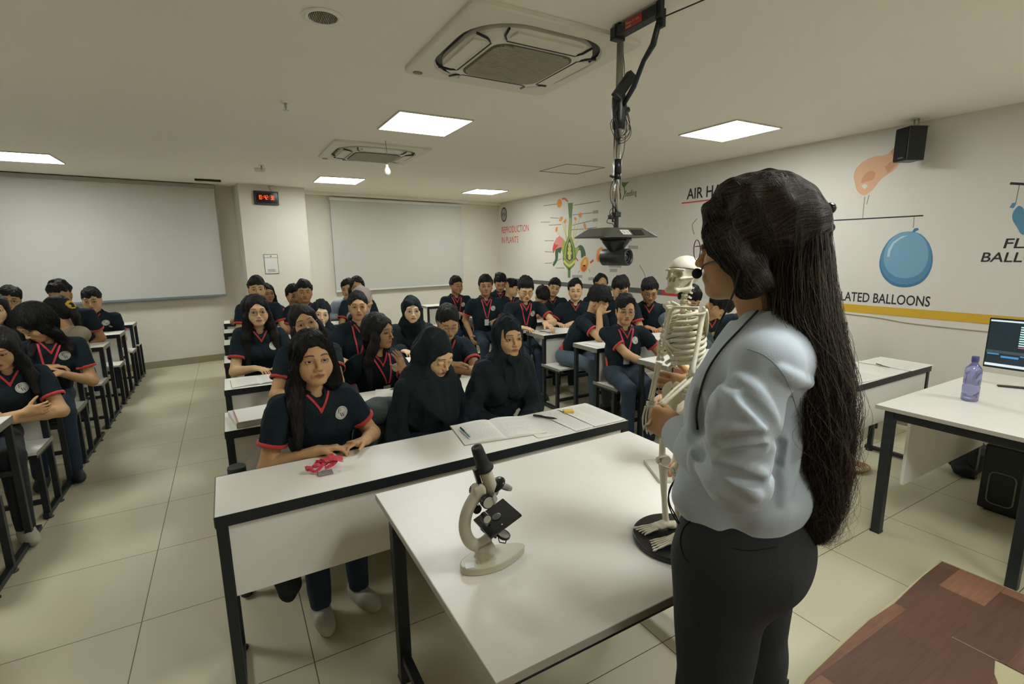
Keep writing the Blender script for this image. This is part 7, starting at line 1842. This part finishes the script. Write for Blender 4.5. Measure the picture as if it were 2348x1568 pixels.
# hair: volume over the head, gathered at the clip, then falling to the hips
clipP = T_(1884, 503, .02)
ctl = [(1838, 520, .045, .06), (1824, 610, .064, .085), (1830, 720, .070, .092), (1866, 850, .063, .085), (1884, 960, .050, .072), (1886, 1060, .045, .062), (1884, 1140, .037, .052), (1878, 1200, .024, .04), (1872, 1238, .012, .02)]
HTm = SDF(); lh = SDF().ell((0, -.018, .040), (.083, .105, .096)).ell((0, .008, .086), (.060, .066, .040), None, .04).ell((0, -.065, .04), (.070, .050, .066), None, .04).cap((-.07, .03, .0), (-.078, -.02, -.07), .028, .03, .04).cap((.07, .03, .0), (.078, -.02, -.07), .028, .03, .04)
lh.box((0, .145, -.06), (.056, .098, .114), rotm(-4, 0, 0), .03, .015, 's').box((0, .115, -.12), (.13, .085, .095), rotm(18, 0, 0), .03, .015, 's')
for s_ in (-1, 1): lh.cap((s_*.045, .074, .076), (s_*.073, .052, .03), .012, .013, .02).cap((s_*.073, .052, .03), (s_*.082, .022, -.03), .013, .012, .02)
HTm.fn(lambda P: lh.ev((P-o_t)@HB_))
cl_ = [(T_(a, b, -.0), c, d) for a, b, c, d in ctl]
for (p, a, b), (q, a2, b2) in zip(cl_, cl_[1:]): HTm.cap(p, q, a*.88, a2*.88, .03, flat=(TN, .95))
HTm.disp(tuft_noise(5, .0042, .8))
hq = np.array([hp(HT_, .12, .12, .17), hp(HT_, -.12, -.2, .17), T_(1950, 800, .12), T_(1840, 1260, -.1), T_(1960, 1100, .1), T_(1700, 700, -.12)])
HAIRB = mat('dark_brown_hair', '120E0C', .45, noise=.35, nscale=70, bump=.9, bscale=110, stretch=(1, 1, .12), spec=.4)
HAIRS1 = mat('hair_strand_dark', '17130F', .5, spec=.45); HAIRS2 = mat('hair_strand_highlight', '574A3C', .5, spec=.5)  # paler strands carry the highlight on the hair in their colour
sdf_obj('hair', HTm, hq.min(0)-.03, hq.max(0)+.03, .0032, HAIRB, teach)
# strands sweeping from the forehead to the clip
def sweep(n, seed, m, name, upper=True):
    rs = np.random.RandomState(seed); P = []
    while len(P) < n:
        x, y, z = rs.uniform(-.1, .1), rs.uniform(-.06, .11), rs.uniform(-.06 if not upper else .0, .15)
        P.append((x, y, z))
    P = to_world(np.array(P), HT_); c = o_t+Ur*.03
    for _ in range(30):
        d = c-P; d /= np.maximum(1e-6, np.linalg.norm(d, axis=1))[:, None]; P = P+d*np.clip(HTm.ev(P)-.0008, -.02, .03)[:, None]*.8
    tgt = clipP if upper else T_(1850, 720, -.06); K = 16; Q = [P.copy()]; jit = rs.randn(n, 3)*.06; L0 = np.linalg.norm(tgt-P, axis=1)*.97
    for k in range(K):
        t = unit_rows(tgt-P)*1.0+jit*(1-k/K)-UP*(.9*math.sin(math.pi*min(1, k/K*1.1))*(0 if upper else .8))+UP*(.25*(1-k/K) if upper else 0)
        g = grad(HTm, P); t = t-g*(t*g).sum(1)[:, None]; t = unit_rows(t); P = P+t*(L0/K)[:, None]; g = grad(HTm, P); P = P+g*(.0014-HTm.ev(P))[:, None]; Q.append(P.copy())
    strand_mesh(name, np.array(Q), .00036, m, teach)
def unit_rows(a): return a/np.maximum(1e-9, np.linalg.norm(a, axis=1))[:, None]
sweep(2600, 1, HAIRS1, 'hair_strands'); sweep(1500, 2, HAIRS2, 'hair_strands'); sweep(1500, 3, HAIRS1, 'hair_strands', False); sweep(600, 4, HAIRS2, 'hair_strands', False)
def falls(n, seed, m, wav=1.0, out=1.0):
    rs = np.random.RandomState(seed); K = 44; ts = np.linspace(0, 1, K)
    C = np.array([c for c, _, _ in cl_]); A_ = np.array([a for _, a, _ in cl_]); Bq = np.array([b for _, _, b in cl_]); tt = np.linspace(0, 1, len(C))
    ci = np.stack([np.interp(ts, tt, C[:, i]) for i in range(3)], 1); ai = np.interp(ts, tt, A_); bi = np.interp(ts, tt, Bq)
    ang = rs.rand(n)*2*math.pi; rad = np.sqrt(rs.uniform(.72, 1.12, n))*out; ang += 0; t0 = rs.rand(n)*.25; t1 = np.clip(rs.normal(.93, .1, n), .5, 1.03)
    Q = []
    ph = rs.rand(n, 4)*6.28; fr = rs.uniform(3, 8, (n, 2)); am = np.abs(rs.randn(n))*.0042*wav
    for k in range(K):
        u = t0+(t1-t0)*k/(K-1); c = np.stack([np.interp(u, ts, ci[:, i]) for i in range(3)], 1); a = np.interp(u, ts, ai); b = np.interp(u, ts, bi)
        aa = ang+.5*np.sin(u*2.2+ph[:, 2])*.5; env = np.clip(u*2.2, 0, 1)
        x = a*rad*np.cos(aa)+am*env*np.sin(fr[:, 0]*u*3+ph[:, 0])*1.6; y = b*rad*np.sin(aa)+am*env*np.sin(fr[:, 1]*u*3+ph[:, 1])
        Q.append(c+x[:, None]*TM+y[:, None]*TN+UP*(rs.randn(n)*.0006)[:, None])
    strand_mesh('hair_strands', np.array(Q), .00036, m, teach)
falls(4200, 7, HAIRS1, 1.5, .90); falls(1500, 8, HAIRS2, 1.9, .92); falls(220, 9, HAIRS2, 2.6, .98)
# claw clip
cm = MB(); cm.tube([clipP+TM*.004+UP*.026*math.cos(t)+TN*.014*math.sin(t) for t in np.linspace(0, 6.28, 14, endpoint=False)], .006, 8, True).sphere(clipP+TM*.012+UP*.02, .011, 12, 8).sphere(clipP+TM*.014-UP*.016, .010, 12, 8)
for q in range(4): cm.tube([clipP+TM*.006+UP*(.018-.012*q), clipP-TM*.006-TN*.014+UP*(.018-.012*q), clipP-TM*.02-TN*.018+UP*(.016-.012*q)], .0026, 6)
cm.build('hair_clip', mat('clip_black', '0B0C0D', .2), teach, True)
# headset microphone and cables
mk = T_(1598, 627, -.005); HSB = mat('headset_black', '14171A', .5)
MB().sphere(mk, .0105, 18, 12, (1, 1, 1.05)).build('microphone_foam', mat('foam_black', '121517', .9, bump=.5, bscale=900), teach, True)
MB().tube(spline([mk+TM*.008+UP*.004, T_(1616, 606, -.03), T_(1650, 598, -.065), T_(1700, 610, -.09)], 6), .0016, 8).build('microphone_boom', HSB, teach, True)
MB().tube(spline([T_(1694, 618, -.095), T_(1686, 660, -.09), T_(1664, 712, -.085), T_(1648, 745, -.08), T_(1638, 772, -.08)], 6), [.0013]*8+[.0026]*17 if False else .002, 8).build('headset_cord', HSB, teach, True)
def cord(pts, r=.0022): MB().tube(proj_line(CT, pts, .003), r, 8).build('microphone_cable', HSB, teach, True)
cord([(1738, 712), (1700, 752), (1655, 800), (1622, 850), (1604, 905), (1597, 950), (1600, 985)])
for pts in (((1565, 1075, -.02), (1542, 1110, -.05), (1532, 1145, -.05), (1540, 1175, -.05), (1558, 1205, -.06)), ((1568, 1078, -.02), (1538, 1115, -.06), (1534, 1150, -.06), (1548, 1180, -.06), (1562, 1210, -.06)), ((1560, 1120, -.04), (1552, 1135, -.05), (1562, 1145, -.05), (1570, 1135, -.05), (1560, 1126, -.05), (1556, 1118, -.04))):
    MB().tube(spline([T_(*p) for p in pts], 6), .0016, 8).build('microphone_cable', HSB, teach, True)
# chest emblem seen edge-on
for r_ in (.012, .018):
    c0 = T_(1588, 880, -.34); P = np.array([c0+TM*.6*r_*math.cos(a)+UP*1.5*r_*math.sin(a) for a in np.linspace(.8, 4.4, 12)]); D = TN
    for _ in range(60): P = P+TN*np.clip((CT.ev(P)-.0008)*.85, -.01, .03)[:, None]
    P = P[np.abs(CT.ev(P)) < .01]
    if len(P) > 3: MB().tube(P, .0012, 6).build('chest_emblem', mat('emblem_ink', '22272B', .7), teach, True)

# the skeleton's near hand lies in the teacher's fist
Msk = (Matrix.Translation(sk.location) @ sk.rotation_euler.to_matrix().to_4x4()).inverted()
fist = Msk @ Vector(wrL+dL*.07+UP*.0) - Vector((0, 0, B0))
sh0 = Vector((-.077, -.008, .672)); lim = .275
if (fist-sh0).length > lim: fist = sh0+(fist-sh0).normalized()*lim
arm_bones(-1, tuple(ik(sh0, fist, .165, .125, (.0, -1.0, -.3))[0]), tuple(fist), tuple(fist+Vector((-.02, .02, -.05))), .3)
